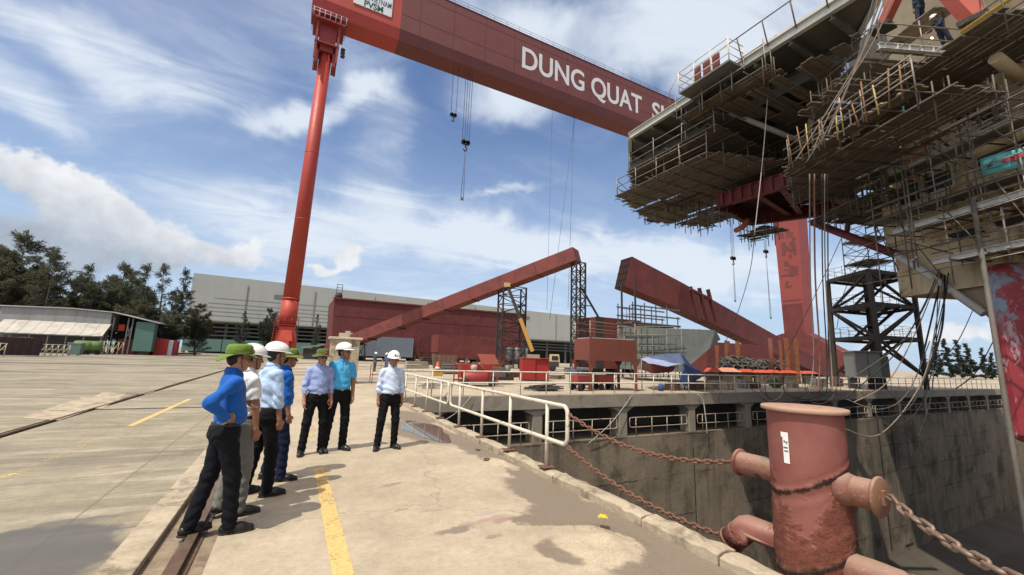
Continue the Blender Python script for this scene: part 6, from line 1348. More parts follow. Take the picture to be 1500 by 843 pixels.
for i, (a_, lab) in enumerate((([(1300, -10), (1262, 80), (1214, 160), (1165, 236)], 'outermost hose of the bundle draped from the top of the vessel'), ([(1294, -10), (1268, 60), (1240, 130), (1200, 215)], 'second hose of the bundle draped from the top of the vessel'), ([(1287, -5), (1266, 70), (1236, 140), (1212, 200)], 'inner hose of the bundle, slightly slack, from the top of the vessel'), ([(1280, -5), (1255, 90), (1226, 165), (1180, 240)], 'thin wire lying beside the hose bundle from the top of the vessel'), ([(1309, -5), (1275, 70), (1224, 150), (1190, 222)], 'hose at the upper edge of the bundle from the top of the vessel'))):
    hose(lab, D(a_, 17.2), .022, (hose_t, tube_d, hose_t, cable_m, hose_t)[i])
for i, (x0, x1, m, lab) in enumerate(((1186, 1192, hose_t, 'straight tan hose hanging left of the others beside the red crane leg'), (1193, 1201, hose_r, 'thick reddish hose hanging beside the red crane leg'), (1204, 1211, hose_b, 'black hose hanging between reddish and tan hoses right of the crane leg'), (1208, 1217, hose_t, 'tan hose hanging straight, near the left leg of the stair tower'), (1212, 1214, hose_b, 'black cable hanging closest to the left leg of the stair tower'))):
    hose(lab, Dv([(x0, 255, 19), (x0 + 1, 400, 20.5), (x1, 520, 21), (x1 + (i - 2) * 3, 575, 20.5)]), .03 if i == 1 else .022, m)
hose('slack thin wire from the right lowest stage toward the rusty posts', Dv([(1232, 350, 20), (1195, 430, 24), (1150, 520, 27), (1118, 565, 25)]), .014, cable_m, 'hanging_rope', cat='rope')
for i, (l, m, lab) in enumerate((([(1376, 395, 24), (1352, 450, 23), (1310, 520, 21), (1236, 585, 19)], hose_b, 'black hose sweeping from the counter down left to the dock rail'), ([(1382, 400, 24), (1372, 470, 22), (1350, 560, 20), (1290, 636, 18.6), (1236, 628, 17.5)], hose_t, 'tan hose hanging in the lowest wide loop in front of the dock wall'), ([(1384, 400, 24), (1380, 480, 22), (1358, 548, 21)], hose_b, 'thick black hose hanging straight beside the red hull'), ([(1380, 400, 24), (1364, 470, 23), (1346, 545, 22)], hose_b, 'black hose second left of the thick one beside the red hull'), ([(1378, 398, 24), (1340, 490, 22), (1300, 560, 20), (1250, 590, 19)], hose_t, 'tan hose in the flat upper loop in front of the dock wall'), ([(1390, 390, 24), (1384, 440, 23), (1366, 520, 21), (1330, 600, 19), (1262, 612, 18)], hose_b, 'black hose in the middle loop in front of the dock wall'),
                            ([(1455, 500, 26), (1430, 545, 24), (1400, 570, 21)], hose_b, 'short black hose hanging from the hull to the far rail'), ([(1425, 455, 30), (1400, 505, 28), (1360, 545, 26)], cable_m, 'thin wire between the counter and the foot of the stair tower'), ([(1300, 330, 26), (1240, 420, 30), (1226, 480, 34)], hose_b, 'curved cable from the red brace to the stair tower'))):
    hose(lab, Dv(l), .032 if i in (2, 3) else .019, m)
for i, (l, lab) in enumerate((([(1262, 575, 20), (1300, 622, 19), (1345, 600, 20), (1372, 520, 23)], 'dark hose loop low in front of the gallery openings, left end at the coping'), ([(1240, 585, 19), (1288, 600, 18.8), (1330, 575, 20), (1362, 500, 23)], 'dark hose loop just under the coping right of the bollard cap'), ([(1300, 572, 21), (1328, 590, 20), (1352, 560, 21), (1385, 430, 24)], 'short dark hose loop at the foot of the stair tower'), ([(1225, 560, 19), (1262, 545, 20), (1330, 490, 22), (1378, 400, 24)], 'straight dark cable rising from the rail past the cabinet to the counter'), ([(1345, 640, 18.5), (1362, 590, 20), (1370, 520, 22), (1374, 420, 24)], 'dark hose end dangling lowest in front of the shaded dock wall'))):
    hose(lab, Dv(l), .016, (hose_b, tube_d)[i % 2])
r = random.Random(21)
where = ('first from the corner side', 'over the second bay', 'beside the tan crate', 'before the green bundle', 'thick one over the rail', 'small one low on the coping', 'wide one left of the bollard top', 'slack one above the bollard top', 'tight one above the bollard top', 'farthest right before the cabinet')
for i, (x, w, d_) in enumerate(((1110, 30, 26), (1130, 40, 34), (1150, 60, 38), (1165, 40, 30), (1180, 66, 36), (1192, 30, 22), (1160, 90, 44), (1200, 50, 40), (1212, 34, 28), (1240, 60, 30))):
    y0 = 548 + r.uniform(0, 8); hose('coiled pale hose loop draped over the dock rail, ' + where[i], [onY(x - w / 2, y0, 17.1), onY(x - w / 2 + 4, y0 + d_ * .7, 17.0), onY(x, y0 + d_, 16.95), onY(x + w / 2 - 4, y0 + d_ * .7, 17.0), onY(x + w / 2, y0, 17.1)], .022, (hose_t, rope_w, tube_d, hose_b)[i % 3 if i != 4 else 3], 'hose_loop', 'hose loops draped over the dock rail')
hose('pale hose drooping down the left part of the head wall opening', [onY(1022, 578, 17.1), onY(1030, 588, 17.0), onY(1034, 615, 16.95), onY(1036, 636, 17)], .03, rope_w, 'hose_end', 'hose loops draped over the dock rail')
hose('thin rope slanting across the gallery opening left of the first bollard chain', [onY(928, 577, 17.2), onY(895, 620, 17.0), onY(862, 650, 17.1)], .015, rope_w, 'slack_rope', 'hose loops draped over the dock rail', 'rope')
hose('thin rope hanging from the quay beside the walkway rail post', [onY(690, 581, 17.1), onY(668, 605, 17.0), onY(640, 622, 17)], .012, rope_w, 'slack_rope', 'hose loops draped over the dock rail', 'rope')
# ------------------------------------------------------------------ railings
rw = MATS['white rail paint']
hr = thing('guardrail', 'long pale pipe guardrail on the coping along the dock head wall', 'railing', (0, HEAD + .12, 0))
x = 3.9; xe = 80
for z in (1.05, .55): MB().tube((3.6, 0, z), (xe, 0, z), .028, 8).build('rail_bar', rw, hr)
i = 0
while x < xe: MB().tube((x, 0, 0), (x, 0, 1.05), .026, 8).build('post', rw, hr); x += 1.42
def rrect(x0, x1, z0, z1, rad, axis='y', k=5):
    pts = []
    for cx, cz, a0 in ((x1 - rad, z1 - rad, 0), (x0 + rad, z1 - rad, 90), (x0 + rad, z0 + rad, 180), (x1 - rad, z0 + rad, 270)):
        for j in range(k + 1): a = R_(a0 + 90 * j / k); pts.append((0, cx + rad * math.cos(a), cz + rad * math.sin(a)) if axis == 'y' else (cx + rad * math.cos(a), 0, cz + rad * math.sin(a)))
    return pts
ordn = ['corner', 'second', 'third', 'fourth', 'fifth', 'sixth', 'seventh']
base_g = None
for i in range(15):
    x0 = PILL[i] + .45; x1 = PILL[i + 1] - .45
    if i < 15:
        if base_g is None:
            t = thing('gallery_railing', 'x', 'railing', ((x0 + x1) / 2, HEAD + .09, GZ0), 0, 'short railings in the gallery openings of the head wall'); Lg = (x1 - x0) / 2
            gw = mat('rusty gallery rail paint', (.42, .36, .27), .6, var=.2, vs=4, dirt=(.22, .11, .06), ds=5, dt=(.5, .62)); MB().path(rrect(-Lg, Lg, .45, .95, .1, 'x'), .024, 8, closed=True).build('rail_loop', gw, t)
            for k in range(4): xx = -Lg * .8 + k * Lg * 1.6 / 3; MB().tube((xx, 0, 0), (xx, 0, .95), .024, 8).build('post', gw, t)
            base_g = t
        else: t = copy_tree(base_g); t.location.x = (x0 + x1) / 2
        if i < 6: t['label'] = ('short white railing in the gallery opening nearest the dock corner' if i == 0 else 'short white railing in the ' + ordn[i] + ' gallery opening from the dock corner')
        else: t['label'] = 'short railing in a gallery opening right of the bollard, in the shaded wall'
# near walkway rail: two pipe sections with rounded ends
def wsec(y0, y1, posts, label):
    t = thing('walkway_railing', label, 'railing', (3.52, 0, 0), 0, 'white pipe railings along the dock edge')
    MB().path(rrect(y0, y1, .52, 1.04, .1), .030, 12, closed=True).build('rail_loop', rw, t)
    for y in posts:
        MB().tube((.0, y, .11), (.0, y, 1.03), .028, 12).build('post', rw, t); MB().box((0, y, .122), (.2, .17, .016)).build('base_plate', mat('rusty plate', (.14, .075, .045), .85, var=.3), t)
    return t
wsec(4.97, 9.86, (5.50, 6.71, 7.93, 9.22), 'white pipe railing section nearest the camera, chains tied to its rounded end')
wsec(10.02, 16.95, (10.6, 11.86, 13.1, 14.4, 15.7), 'white pipe railing section farther along the dock edge, behind the palest blue shirt')
hose('thin wire tied across the railing behind the far man in pale blue', [(3.55, 9.95, .9), (3.9, 11.4, .55), (4.6, 13.2, .3)], .012, cable_m, 'slack_wire', 'hose loops draped over the dock rail', 'wire')

# ------------------------------------------------------------------ bollard
BX, BY = 3.885, 2.06
bm = bpy.data.materials.new('worn red bollard paint'); bm.use_nodes = True; n = N(bm.node_tree); b = bm.node_tree.nodes['Principled BSDF']
P = n.new('ShaderNodeTexCoord').outputs['Object']; z = n.sep(P)[2]
c = n.mix(n.mr(n.noise(P, 3.0, 6, .65), .3, .7), (.195, .062, .053), (.240, .092, .074))
zw = n.m('ADD', z, n.m('MULTIPLY', n.m('SUBTRACT', n.noise(P, 5, 5, .6), .5), .22)); low = n.mr(zw, .90, .80)
smooth_ = n.mr(n.noise(P, 2.6, 5, .6), .47, .55)                      # islands where the paint is still whole
corr = n.m('MULTIPLY', low, n.m('SUBTRACT', 1, n.m('MULTIPLY', smooth_, .9)))
f1 = n.noise(n.map(P, (1, 1, 1.5)), 16.0, 8, .72, .5); f2 = n.noise(P, 42.0, 6, .72)
cc = n.mix(n.mr(f1, .34, .60), (.105, .034, .022), (.19, .062, .038)); cc = n.mix(n.mr(f2, .60, .72), cc, (.30, .15, .10)); cc = n.mix(n.mr(f1, .55, .66), cc, (.20, .048, .040))
c = n.mix(n.m('MULTIPLY', corr, .92), c, cc)
c = n.mix(n.m('MULTIPLY', n.mr(n.noise(P, 28, 5, .7), .66, .70), .6), c, (.27, .13, .10))
xy = n.sep(P); lx, ly = xy[0], xy[1]
side = n.m('ADD', n.m('MULTIPLY', lx, .40), n.m('MULTIPLY', ly, -.32))
def band(z0, w, k):
    f = n.m('ABSOLUTE', n.m('SUBTRACT', n.m('SUBTRACT', z, side), z0)); f = n.m('ADD', f, n.m('MULTIPLY', n.m('SUBTRACT', n.noise(P, 14, 7, .72), .5), .085)); return n.m('MULTIPLY', n.mr(f, w, w * .2), k)
bnd = n.m('MAXIMUM', band(.835, .034, .95), n.m('MAXIMUM', band(.245, .042, .92), n.m('MULTIPLY', band(.60, .022, .8), n.mr(lx, -.05, .12))))
bnd = n.m('MULTIPLY', n.m('MULTIPLY', bnd, n.mr(f2, .3, .5, .55, 1.0)), n.m('LESS_THAN', n.m('ADD', n.m('MULTIPLY', lx, lx), n.m('MULTIPLY', ly, ly)), .1)); c = n.mix(bnd, c, (.018, .015, .011))
top_ = n.mr(n.sep(n.new('ShaderNodeNewGeometry').outputs['Normal'])[2], .1, .7); c = n.mix(n.m('MULTIPLY', top_, .35), c, (.42, .30, .22))
n.put(b.inputs['Base Color'], c); n.put(b.inputs['Roughness'], n.mr(corr, 0, 1, .48, .9)); n.put(b.inputs['Specular IOR Level'], n.m('MULTIPLY', n.m('SUBTRACT', 1, bnd), .35))
bn = n.new('ShaderNodeBump'); bn.inputs['Strength'].default_value = .9; bn.inputs['Distance'].default_value = .016
hgt = n.m('ADD', n.m('MULTIPLY', n.m('ADD', f1, n.m('MULTIPLY', f2, .45)), n.m('ADD', corr, .03)), n.m('MULTIPLY', n.noise(P, 70, 4, .6), .06)); n.put(bn.inputs['Height'], hgt); n.L.new(bn.outputs[0], b.inputs['Normal'])
bol = thing('bollard', 'large worn dull red double cross mooring bollard with a flat cap, at the dock edge', 'bollard', (BX, BY, 0))
prof = []; zs = np.linspace(-.55, 1.345, 96); seg = 72; rr = random.Random(4)
mb = MB(); vs = []
def nz(a, z): return (math.sin(3 * a + 7 * z) + math.sin(5 * a - 11 * z + 1) + .7 * math.sin(11 * a + 23 * z) + .5 * math.sin(17 * a - 31 * z + 2)) / 3.2
for z_ in zs:
    for k in range(seg):
        a = 2 * math.pi * k / seg; lowf = min(1, max(0, (.92 - z_) / .2)); sd_ = .272 * (math.cos(a) * .40 - math.sin(a) * .32)
        w = .0085 * lowf * nz(a, z_) * (.6 + .4 * math.sin(5 * a + 9 * z_)) + .003 * lowf * math.sin(31 * a + 17 * z_ + 3 * math.sin(40 * z_))
        for zb, am in ((.83, .010), (.235, .012), (.72, .006), (.40, .006)): w += am * math.exp(-((z_ - zb - sd_) / .028) ** 2) * (.6 + .4 * nz(a * 2, z_ * 2)) - am * .6 * math.exp(-((z_ - zb - sd_ - .05) / .02) ** 2)
        r_ = .272 + w; vs.append((r_ * math.cos(a), r_ * math.sin(a), z_))
nzs = len(zs); mb.add(vs, [(i * seg + k, i * seg + (k + 1) % seg, (i + 1) * seg + (k + 1) % seg, (i + 1) * seg + k) for i in range(nzs - 1) for k in range(seg)], 0, True); mb.build('barrel', bm, bol)
dust = mat('dusty faded cap', (.37, .235, .165), .8, var=.12, vs=4, bump=.2, bs=40, dirt=(.36, .2, .155), ds=5)
mb = MB(); mb.lathe([(.0, 1.338), (.305, 1.338), (.312, 1.343), (.312, 1.366), (.306, 1.372), (0, 1.372)], 72); mb.build('cap', dust, bol)
mb = MB(); mb.path([(.125 * math.cos(t), .125 * math.sin(t), 1.3725) for t in np.linspace(0, 6.283, 41)[:-1]], .003, 6, closed=True); mb.build('cap_weld_ring', mat('cap ring', (.36, .22, .165), .8), bol)
def arm(z_, y0, y1, r_, name):
    mb = MB(); kk = 30; seg_ = 36; vs = []
    for i in range(kk + 1):
        y = y0 + (y1 - y0) * i / kk
        for k in range(seg_):
            a = 2 * math.pi * k / seg_; q = r_ + .0022 * nz(a, y * 3); vs.append((math.cos(a) * q, y, z_ + math.sin(a) * q))
    mb.add(vs, [(i * seg_ + k, i * seg_ + (k + 1) % seg_, (i + 1) * seg_ + (k + 1) % seg_, (i + 1) * seg_ + k) for i in range(kk) for k in range(seg_)], 0, True); return mb.build(name, arm_m, bol)
arm_m = bpy.data.materials.new('worn dusty arm paint'); arm_m.use_nodes = True; n = N(arm_m.node_tree); b = arm_m.node_tree.nodes['Principled BSDF']; P = n.new('ShaderNodeTexCoord').outputs['Object']
f1 = n.noise(P, 9, 7, .68, .4); f2 = n.noise(P, 45, 5, .7); c = n.mix(n.mr(f1, .38, .62), (.185, .072, .058), (.20, .088, .055)); c = n.mix(n.mr(n.noise(P, 5, 5, .6), .48, .62), c, (.19, .095, .05)); c = n.mix(n.mr(f2, .56, .68), c, (.30, .18, .13))
yy = n.sep(P)[1]; oil = n.m('MULTIPLY', n.m('MULTIPLY', n.mr(yy, .28, .33), n.mr(yy, .46, .40)), n.mr(n.m('ADD', n.noise(P, 7, 5, .65), n.m('MULTIPLY', n.sep(P)[2], -.6)), .05, -.12)); c = n.mix(n.m('MULTIPLY', oil, .9), c, (.02, .018, .015))
dustf = n.mr(n.sep(n.new('ShaderNodeNewGeometry').outputs['Normal'])[2], .2, .95); c = n.mix(n.m('MULTIPLY', dustf, .4), c, (.44, .33, .25))
n.put(b.inputs['Base Color'], c); b.inputs['Roughness'].default_value = .72; bn = n.new('ShaderNodeBump'); bn.inputs['Strength'].default_value = .7; bn.inputs['Distance'].default_value = .01; n.put(bn.inputs['Height'], n.m('ADD', f1, n.m('MULTIPLY', f2, .4))); n.L.new(bn.outputs[0], b.inputs['Normal'])
ry = Matrix.Rotation(R_(-90), 4, 'X')
def disc(z_, y, r_, m, name='end_disc', w=.028):
    mb = MB(); mb.lathe([(0, -w / 2), (r_ - .008, -w / 2), (r_, -w / 2 + .008), (r_, w / 2 - .008), (r_ - .008, w / 2), (0, w / 2)], 40, Matrix.Translation((0, y, z_)) @ ry); return mb.build(name, m, bol)
arm(.79, -.47, -.22, .108, 'upper_arm'); disc(.775 + .015, -.47, .142, arm_m)
arm(.79, .22, .60, .098, 'upper_arm'); disc(.79, .60, .122, bm)
mb = MB(); mb.lathe([(.15, 0), (.12, .04), (.108, .09)], 36, Matrix.Translation((0, -.235, .79)) @ Matrix.Rotation(R_(90), 4, 'X'), 0, True); mb.build('weld_collar', arm_m, bol)
arm(.22, -.62, -.2, .118, 'lower_arm')
mb = MB(); mb.path([(0, .2, .24), (0, .555, .235), (0, .56, .232), (0, .735, .055)], [.098, .104, .108, .110], 30); mb.path([(0, .722, .068), (0, .742, .048)], [.117, .117], 30); mb.path([(0, .645, .147), (0, .652, .14)], [.1115, .1115], 30); mb.build('lower_elbow_arm', bm, bol)
MB().box((0, -.484, .79), (.03, .04, .10)).build('chain_lug', arm_m, bol)
# paper label on the barrel
tape = mat('white tape', (.72, .72, .70), .7, var=.05); mb = MB(); vs = []; p0 = Vector(onX(1148, 655, BX)) - Vector((BX, BY, 0))
va = math.atan2(-BY, -BX)
for px_, nm in ((1150, 'a'),): 
    d_ = Vector(ray(1151, 657)); A2 = d_.x ** 2 + d_.y ** 2; B2 = -2 * (d_.x * BX + d_.y * BY); C2 = BX ** 2 + BY ** 2 - .2745 ** 2; t_ = (-B2 - math.sqrt(B2 * B2 - 4 * A2 * C2)) / (2 * A2); hit = d_ * t_
    a0 = math.atan2(hit.y - BY, hit.x - BX); zc = 1.7 + hit.z
def cyl_patch(a0, a1, z0, z1, r_, na=6):
    vs = [(r_ * math.cos(a), r_ * math.sin(a), zz) for zz in (z0, z1) for a in np.linspace(a0, a1, na)]; return vs, [(i, i + 1, i + 1 + na, i + na) for i in range(na - 1)]
v_, f_ = cyl_patch(a0 - .075, a0 + .09, zc - .115, zc + .125, .2755); mb.add(v_, f_, 0, True); v_, f_ = cyl_patch(a0 - .12, a0 + .0, zc + .085, zc + .125, .276); mb.add(v_, f_, 0, True); tp_ = mb.build('tape_label', tape, bol)
mb = MB()
for (u, v, w, h) in ((-.03, .052, .009, .022), (.02, .05, .03, .008), (.03, .04, .008, .02), (.0, .005, .034, .013), (.01, -.022, .03, .012)):
    vv, ff = cyl_patch(a0 + u - w / .27 / 2, a0 + u + w / .27 / 2, zc + v - h / 2, zc + v + h / 2, .2762, 4); mb.add(vv, ff)
mb.build('ink_mark', mat('ink', (.12, .11, .12), .8), tp_)
# concrete pad carrying the bollard below the coping
o = MB(); o.lathe([(0, -1.6), (.36, -1.6), (.38, -.52), (0, -.50)], 24, Matrix.Translation((BX, BY, 0))); tag(o.build('bollard_pad', conc), kind='structure')

# ------------------------------------------------------------------ chains
rust_c = mat('rusty chain steel', (.17, .085, .055), .8, .2, var=.35, vs=30, bump=.4, bs=120, dirt=(.27, .13, .08), ds=20)
steel_c = mat('worn chain steel', (.25, .18, .14), .55, .45, var=.25, vs=20, dirt=(.20, .10, .06), ds=15)
def chain(label, pts, pitch, wire, m):
    pts = [Vector(p) for p in pts]; seg = [(pts[i + 1] - pts[i]).length for i in range(len(pts) - 1)]; tot = sum(seg); nl = max(2, int(tot / pitch)); mb = MB()
    def pos(s):
        for i, l in enumerate(seg):
            if s <= l or i == len(seg) - 1: return pts[i].lerp(pts[i + 1], s / l)
            s -= l
    for k in range(nl):
        a, b_ = pos(tot * k / nl), pos(tot * (k + 1) / nl); c = (a + b_) / 2; d_ = (b_ - a).normalized(); up = Vector((0, 0, 1)); s1 = d_.cross(up).normalized(); s2 = s1.cross(d_)
        w = (s1 + s2 * .4 if k % 2 else s2 - s1 * .4).normalized(); L = pitch * .5 + wire * .9; wd = wire * 1.75
        lp = []
        for j in range(14):
            t = 2 * math.pi * j / 14; cx, sy = math.cos(t), math.sin(t); lp.append(c + d_ * ((L - wd) * (1 if cx > 0 else -1) * (1 if abs(cx) > .05 else 0) + wd * cx) + w * (wd * sy))
        mb.path(lp, wire, 7, closed=True)
    o = mb.build('mooring_chain', m); tag(o, label, 'chain', 'chains on the bollard'); return o
Lb = Vector((BX, BY + .625, .79)); rend = Vector((3.52, 4.96, .95)); rlow = Vector((3.52, 4.96, .50)); Le = Vector((BX, BY + .735, .07))
chain('rusty chain from the railing end to the upper arm of the bollard', catenary(rend, Lb, .19, 20), .066, .0105, rust_c)
chain('rusty chain sagging low from the railing end to the elbow of the bollard', catenary(rlow, Le, .13, 20), .066, .0105, rust_c)
Rb = Vector((BX, BY - .50, .79)); Rend = at(1560, 880, 3.1)
mb = MB(); mb.path([Rb + Vector((0, .02, .035)), Rb + Vector((.01, -.04, .03)), Rb.lerp(Rend, .14) , Rb.lerp(Rend, .15) + Vector((0, 0, -.02)), Rb + Vector((.01, -.05, -.02))], .011, 8, closed=True); tag(mb.build('chain_shackle', steel_c), 'long steel link joining the right hand bollard disc to its chain', 'shackle')
chain('worn steel chain leaving the bollard end disc toward the lower right corner of the photo', catenary(Rb.lerp(Rend, .13), Rend, .045, 14), .098, .0125, steel_c)
# second post carrying the far end of that chain, just outside the picture
# yellow scrap on the kerb, loose plates
r = random.Random(2); mb = MB(); q = gp(892, 760, .1)
ico = [(.0, 0, .0)]
vs = []; fs = []
for i in range(7):
    for j in range(7):
        u, v = i / 6 - .5, j / 6 - .5; vs.append((u * .15, v * .10, .02 + .035 * math.cos(u * 2.6) * math.cos(v * 2.6) * r.uniform(.5, 1.2)))
fs = [(i * 7 + j, (i + 1) * 7 + j, (i + 1) * 7 + j + 1, i * 7 + j + 1) for i in range(6) for j in range(6)]
o = mb.add(vs, fs).build('crumpled_bag', mat('yellow plastic', (.60, .46, .03), .35, var=.15, vs=20), loc=(q.x - .08, q.y, .10)); o.rotation_euler = (0, .25, .9); sm = o.modifiers.new('t', 'SOLIDIFY'); sm.thickness = .006; tag(o, 'crumpled yellow plastic bag lying on the kerb under the lower chain', 'bag')
for i, (px, py, s, l) in enumerate(((713, 674, .16, 'small flat rusty plate lying on the silt by the kerb'), (700, 660, .1, 'smaller rusty fragment beside the flat plate by the kerb'))):
    q = gp(px, py); o = MB().box((0, 0, .014), (s, s * .5, .012), .4).box((s * .1, s * .2, .018), (s * .5, s * .2, .01), -.3).build('rusty_plate', mat('rusty plate', (.14, .075, .045), .85, var=.3), loc=(q.x, q.y, 0)); o.rotation_euler = (.05, .04, .5 + i); tag(o, l, 'scrap plate')
# ------------------------------------------------------------------ people: one continuous skin surface each, clothing as children
def surface(prims, h, lo, hi, disp=None, clips=(), smooth_it=1):
    lo = np.array(lo, float); hi = np.array(hi, float); n_ = np.ceil((hi - lo) / h).astype(int) + 1
    Fd = np.full(n_, 1.0, np.float32); ax = [lo[i] + h * np.arange(n_[i]) for i in range(3)]
    for p in prims:
        kind = p[0]
        if kind == 'cap': _, a, b_, ra, rb, k = p; a = np.array(a, float); b_ = np.array(b_, float); mn = np.minimum(a - ra, b_ - rb); mx = np.maximum(a + ra, b_ + rb)
        else: _, c, r_, rot, k = p; c = np.array(c, float); r_ = np.array(r_, float); m_ = r_.max(); mn = c - m_; mx = c + m_
        pad = max(k, 0) + 2.5 * h + .015
        i0 = np.clip(np.floor((mn - pad - lo) / h).astype(int), 0, n_ - 1); i1 = np.clip(np.ceil((mx + pad - lo) / h).astype(int) + 1, 1, n_)
        if np.any(i1 <= i0): continue
        X, Y, Z = np.meshgrid(ax[0][i0[0]:i1[0]], ax[1][i0[1]:i1[1]], ax[2][i0[2]:i1[2]], indexing='ij')
        if kind == 'cap':
            ab = b_ - a; t = np.clip(((X - a[0]) * ab[0] + (Y - a[1]) * ab[1] + (Z - a[2]) * ab[2]) / max((ab @ ab), 1e-9), 0, 1)
            dd_ = np.sqrt((X - a[0] - t * ab[0]) ** 2 + (Y - a[1] - t * ab[1]) ** 2 + (Z - a[2] - t * ab[2]) ** 2) - (ra + (rb - ra) * t)
        else:
            P = np.stack([X - c[0], Y - c[1], Z - c[2]], -1)
            if rot is not None: P = P @ np.array(rot)
            q = np.sqrt(((P / r_) ** 2).sum(-1)); q2 = np.sqrt(((P / r_ ** 2) ** 2).sum(-1)); dd_ = q * (q - 1) / np.maximum(q2, 1e-6)
        sl_ = (slice(i0[0], i1[0]), slice(i0[1], i1[1]), slice(i0[2], i1[2])); f = Fd[sl_]
        if k < 0: kk = -k; hh = np.clip(.5 - .5 * (f + dd_) / kk, 0, 1); Fd[sl_] = f * (1 - hh) - dd_ * hh + kk * hh * (1 - hh)      # carve
        elif k == 0: Fd[sl_] = np.minimum(f, dd_)
        else: hh = np.clip(.5 + .5 * (dd_ - f) / k, 0, 1); Fd[sl_] = dd_ * (1 - hh) + f * hh - k * hh * (1 - hh)
    if disp is not None or clips:
        X, Y, Z = np.meshgrid(*ax, indexing='ij')
        if disp is not None: Fd += disp(X, Y, Z).astype(np.float32)
        for c in clips: Fd = np.maximum(Fd, c(X, Y, Z).astype(np.float32))
    ins = Fd < 0
    n0, n1, n2 = n_ - 1
    cs = sum(ins[i:n0 + i, j:n1 + j, k:n2 + k].astype(np.int8) for i in (0, 1) for j in (0, 1) for k in (0, 1)); act = (cs > 0) & (cs < 8)
    I = np.argwhere(act); idx = -np.ones(act.shape, int); idx[act] = np.arange(len(I))
    acc = np.zeros((len(I), 3)); cnt = np.zeros(len(I))
    cor_ = [np.array((i, j, k)) for i in (0, 1) for j in (0, 1) for k in (0, 1)]
    for a in cor_:
        for d_ in range(3):
            if a[d_] == 0:
                b_ = a.copy(); b_[d_] = 1; A = I + a; B = I + b_; fa = Fd[A[:, 0], A[:, 1], A[:, 2]]; fb = Fd[B[:, 0], B[:, 1], B[:, 2]]; cr = (fa < 0) != (fb < 0)
                t = np.where(cr, fa / np.where(cr, fa - fb, 1), 0); acc += np.where(cr[:, None], a + t[:, None] * (b_ - a), 0); cnt += cr
    V = lo + h * (I + acc / cnt[:, None]); faces = []
    for d_ in range(3):
        sl0 = [slice(None)] * 3; sl1 = [slice(None)] * 3; sl0[d_] = slice(0, -1); sl1[d_] = slice(1, None)
        a, b_ = ins[tuple(sl0)], ins[tuple(sl1)]; E_ = np.argwhere(a != b_); u, v = [(1, 2), (2, 0), (0, 1)][d_]
        ok = (E_[:, u] > 0) & (E_[:, v] > 0) & (E_[:, u] < act.shape[u]) & (E_[:, v] < act.shape[v]); E_ = E_[ok]
        if not len(E_): continue
        flip = a[E_[:, 0], E_[:, 1], E_[:, 2]]
        def g(du, dv): Q = E_.copy(); Q[:, u] += du; Q[:, v] += dv; return idx[Q[:, 0], Q[:, 1], Q[:, 2]]
        q = np.stack([g(-1, -1), g(0, -1), g(0, 0), g(-1, 0)], 1); q[~flip] = q[~flip][:, ::-1]; faces.append(q[(q >= 0).all(1)])
    Fc = np.concatenate(faces) if faces else np.zeros((0, 4), int)
    for _ in range(smooth_it):
        s_ = np.zeros_like(V); c_ = np.zeros(len(V))
        for i in range(4):
            for j in (1, 3): np.add.at(s_, Fc[:, i], V[Fc[:, (i + j) % 4]]); np.add.at(c_, Fc[:, i], 1)
        V = V * .5 + .5 * s_ / np.maximum(c_, 1)[:, None]
    return V, Fc
def mesh_np(name, V, Fc, m, parent, pick=None):
    me = bpy.data.meshes.new(name); me.vertices.add(len(V)); me.vertices.foreach_set('co', V.astype(np.float32).ravel()); me.loops.add(len(Fc) * 4); me.loops.foreach_set('vertex_index', Fc.astype(np.int32).ravel())
    me.polygons.add(len(Fc)); me.polygons.foreach_set('loop_start', np.arange(0, len(Fc) * 4, 4, dtype=np.int32)); me.polygons.foreach_set('loop_total', np.full(len(Fc), 4, np.int32))
    ms = m if isinstance(m, list) else [m]
    for q in ms: me.materials.append(q)
    if pick is not None: me.polygons.foreach_set('material_index', pick(V[Fc].mean(1)).astype(np.int32))
    me.polygons.foreach_set('use_smooth', np.ones(len(Fc), bool)); me.update(calc_edges=True); me.validate()
    o = bpy.data.objects.new(name, me); COL.objects.link(o); o.parent = parent; return o
def cloth_mat(name, col, rough=.85):
    if name in MATS: return MATS[name]
    m = bpy.data.materials.new(name); m.use_nodes = True; n = N(m.node_tree); b = m.node_tree.nodes['Principled BSDF']; tc = n.new('ShaderNodeTexCoord').outputs['Object']
    f = n.noise(tc, 9, 4, .6); k = n.mr(f, .25, .75, .9, 1.1, False); n.put(b.inputs['Base Color'], n.mix(1.0, col, n.comb(k, k, k), 'MULTIPLY')); b.inputs['Roughness'].default_value = rough; b.inputs['Specular IOR Level'].default_value = .2
    b.inputs['Sheen Weight'].default_value = .1 if max(col) > .1 else 0.0
    bn = n.new('ShaderNodeBump'); bn.inputs['Strength'].default_value = .7; bn.inputs['Distance'].default_value = .02; n.put(bn.inputs['Height'], n.noise(n.map(tc, (1, 1, .6), rot=(.4, .3, 0)), 11, 5, .55, 1.2)); n.L.new(bn.outputs[0], b.inputs['Normal'])
    MATS[name] = m; return m
skin = mat('skin', (.36, .185, .115), .55, var=.06, vs=12); skin_d = mat('tanned skin', (.29, .145, .088), .55, var=.06, vs=12); lipm = mat('lip', (.27, .10, .075), .5, var=.05); hairm = mat('black hair', (.012, .010, .009), .6, var=.2, vs=40)
shoe_m = mat('black shoe leather', (.014, .013, .012), .32, var=.1); sole_m = mat('shoe sole', (.02, .018, .016), .8); button_m = mat('shirt button', (.55, .55, .52), .4); belt_m = mat('belt leather', (.016, .013, .012), .45); buckle_m = mat('buckle', (.5, .48, .42), .3, .9)
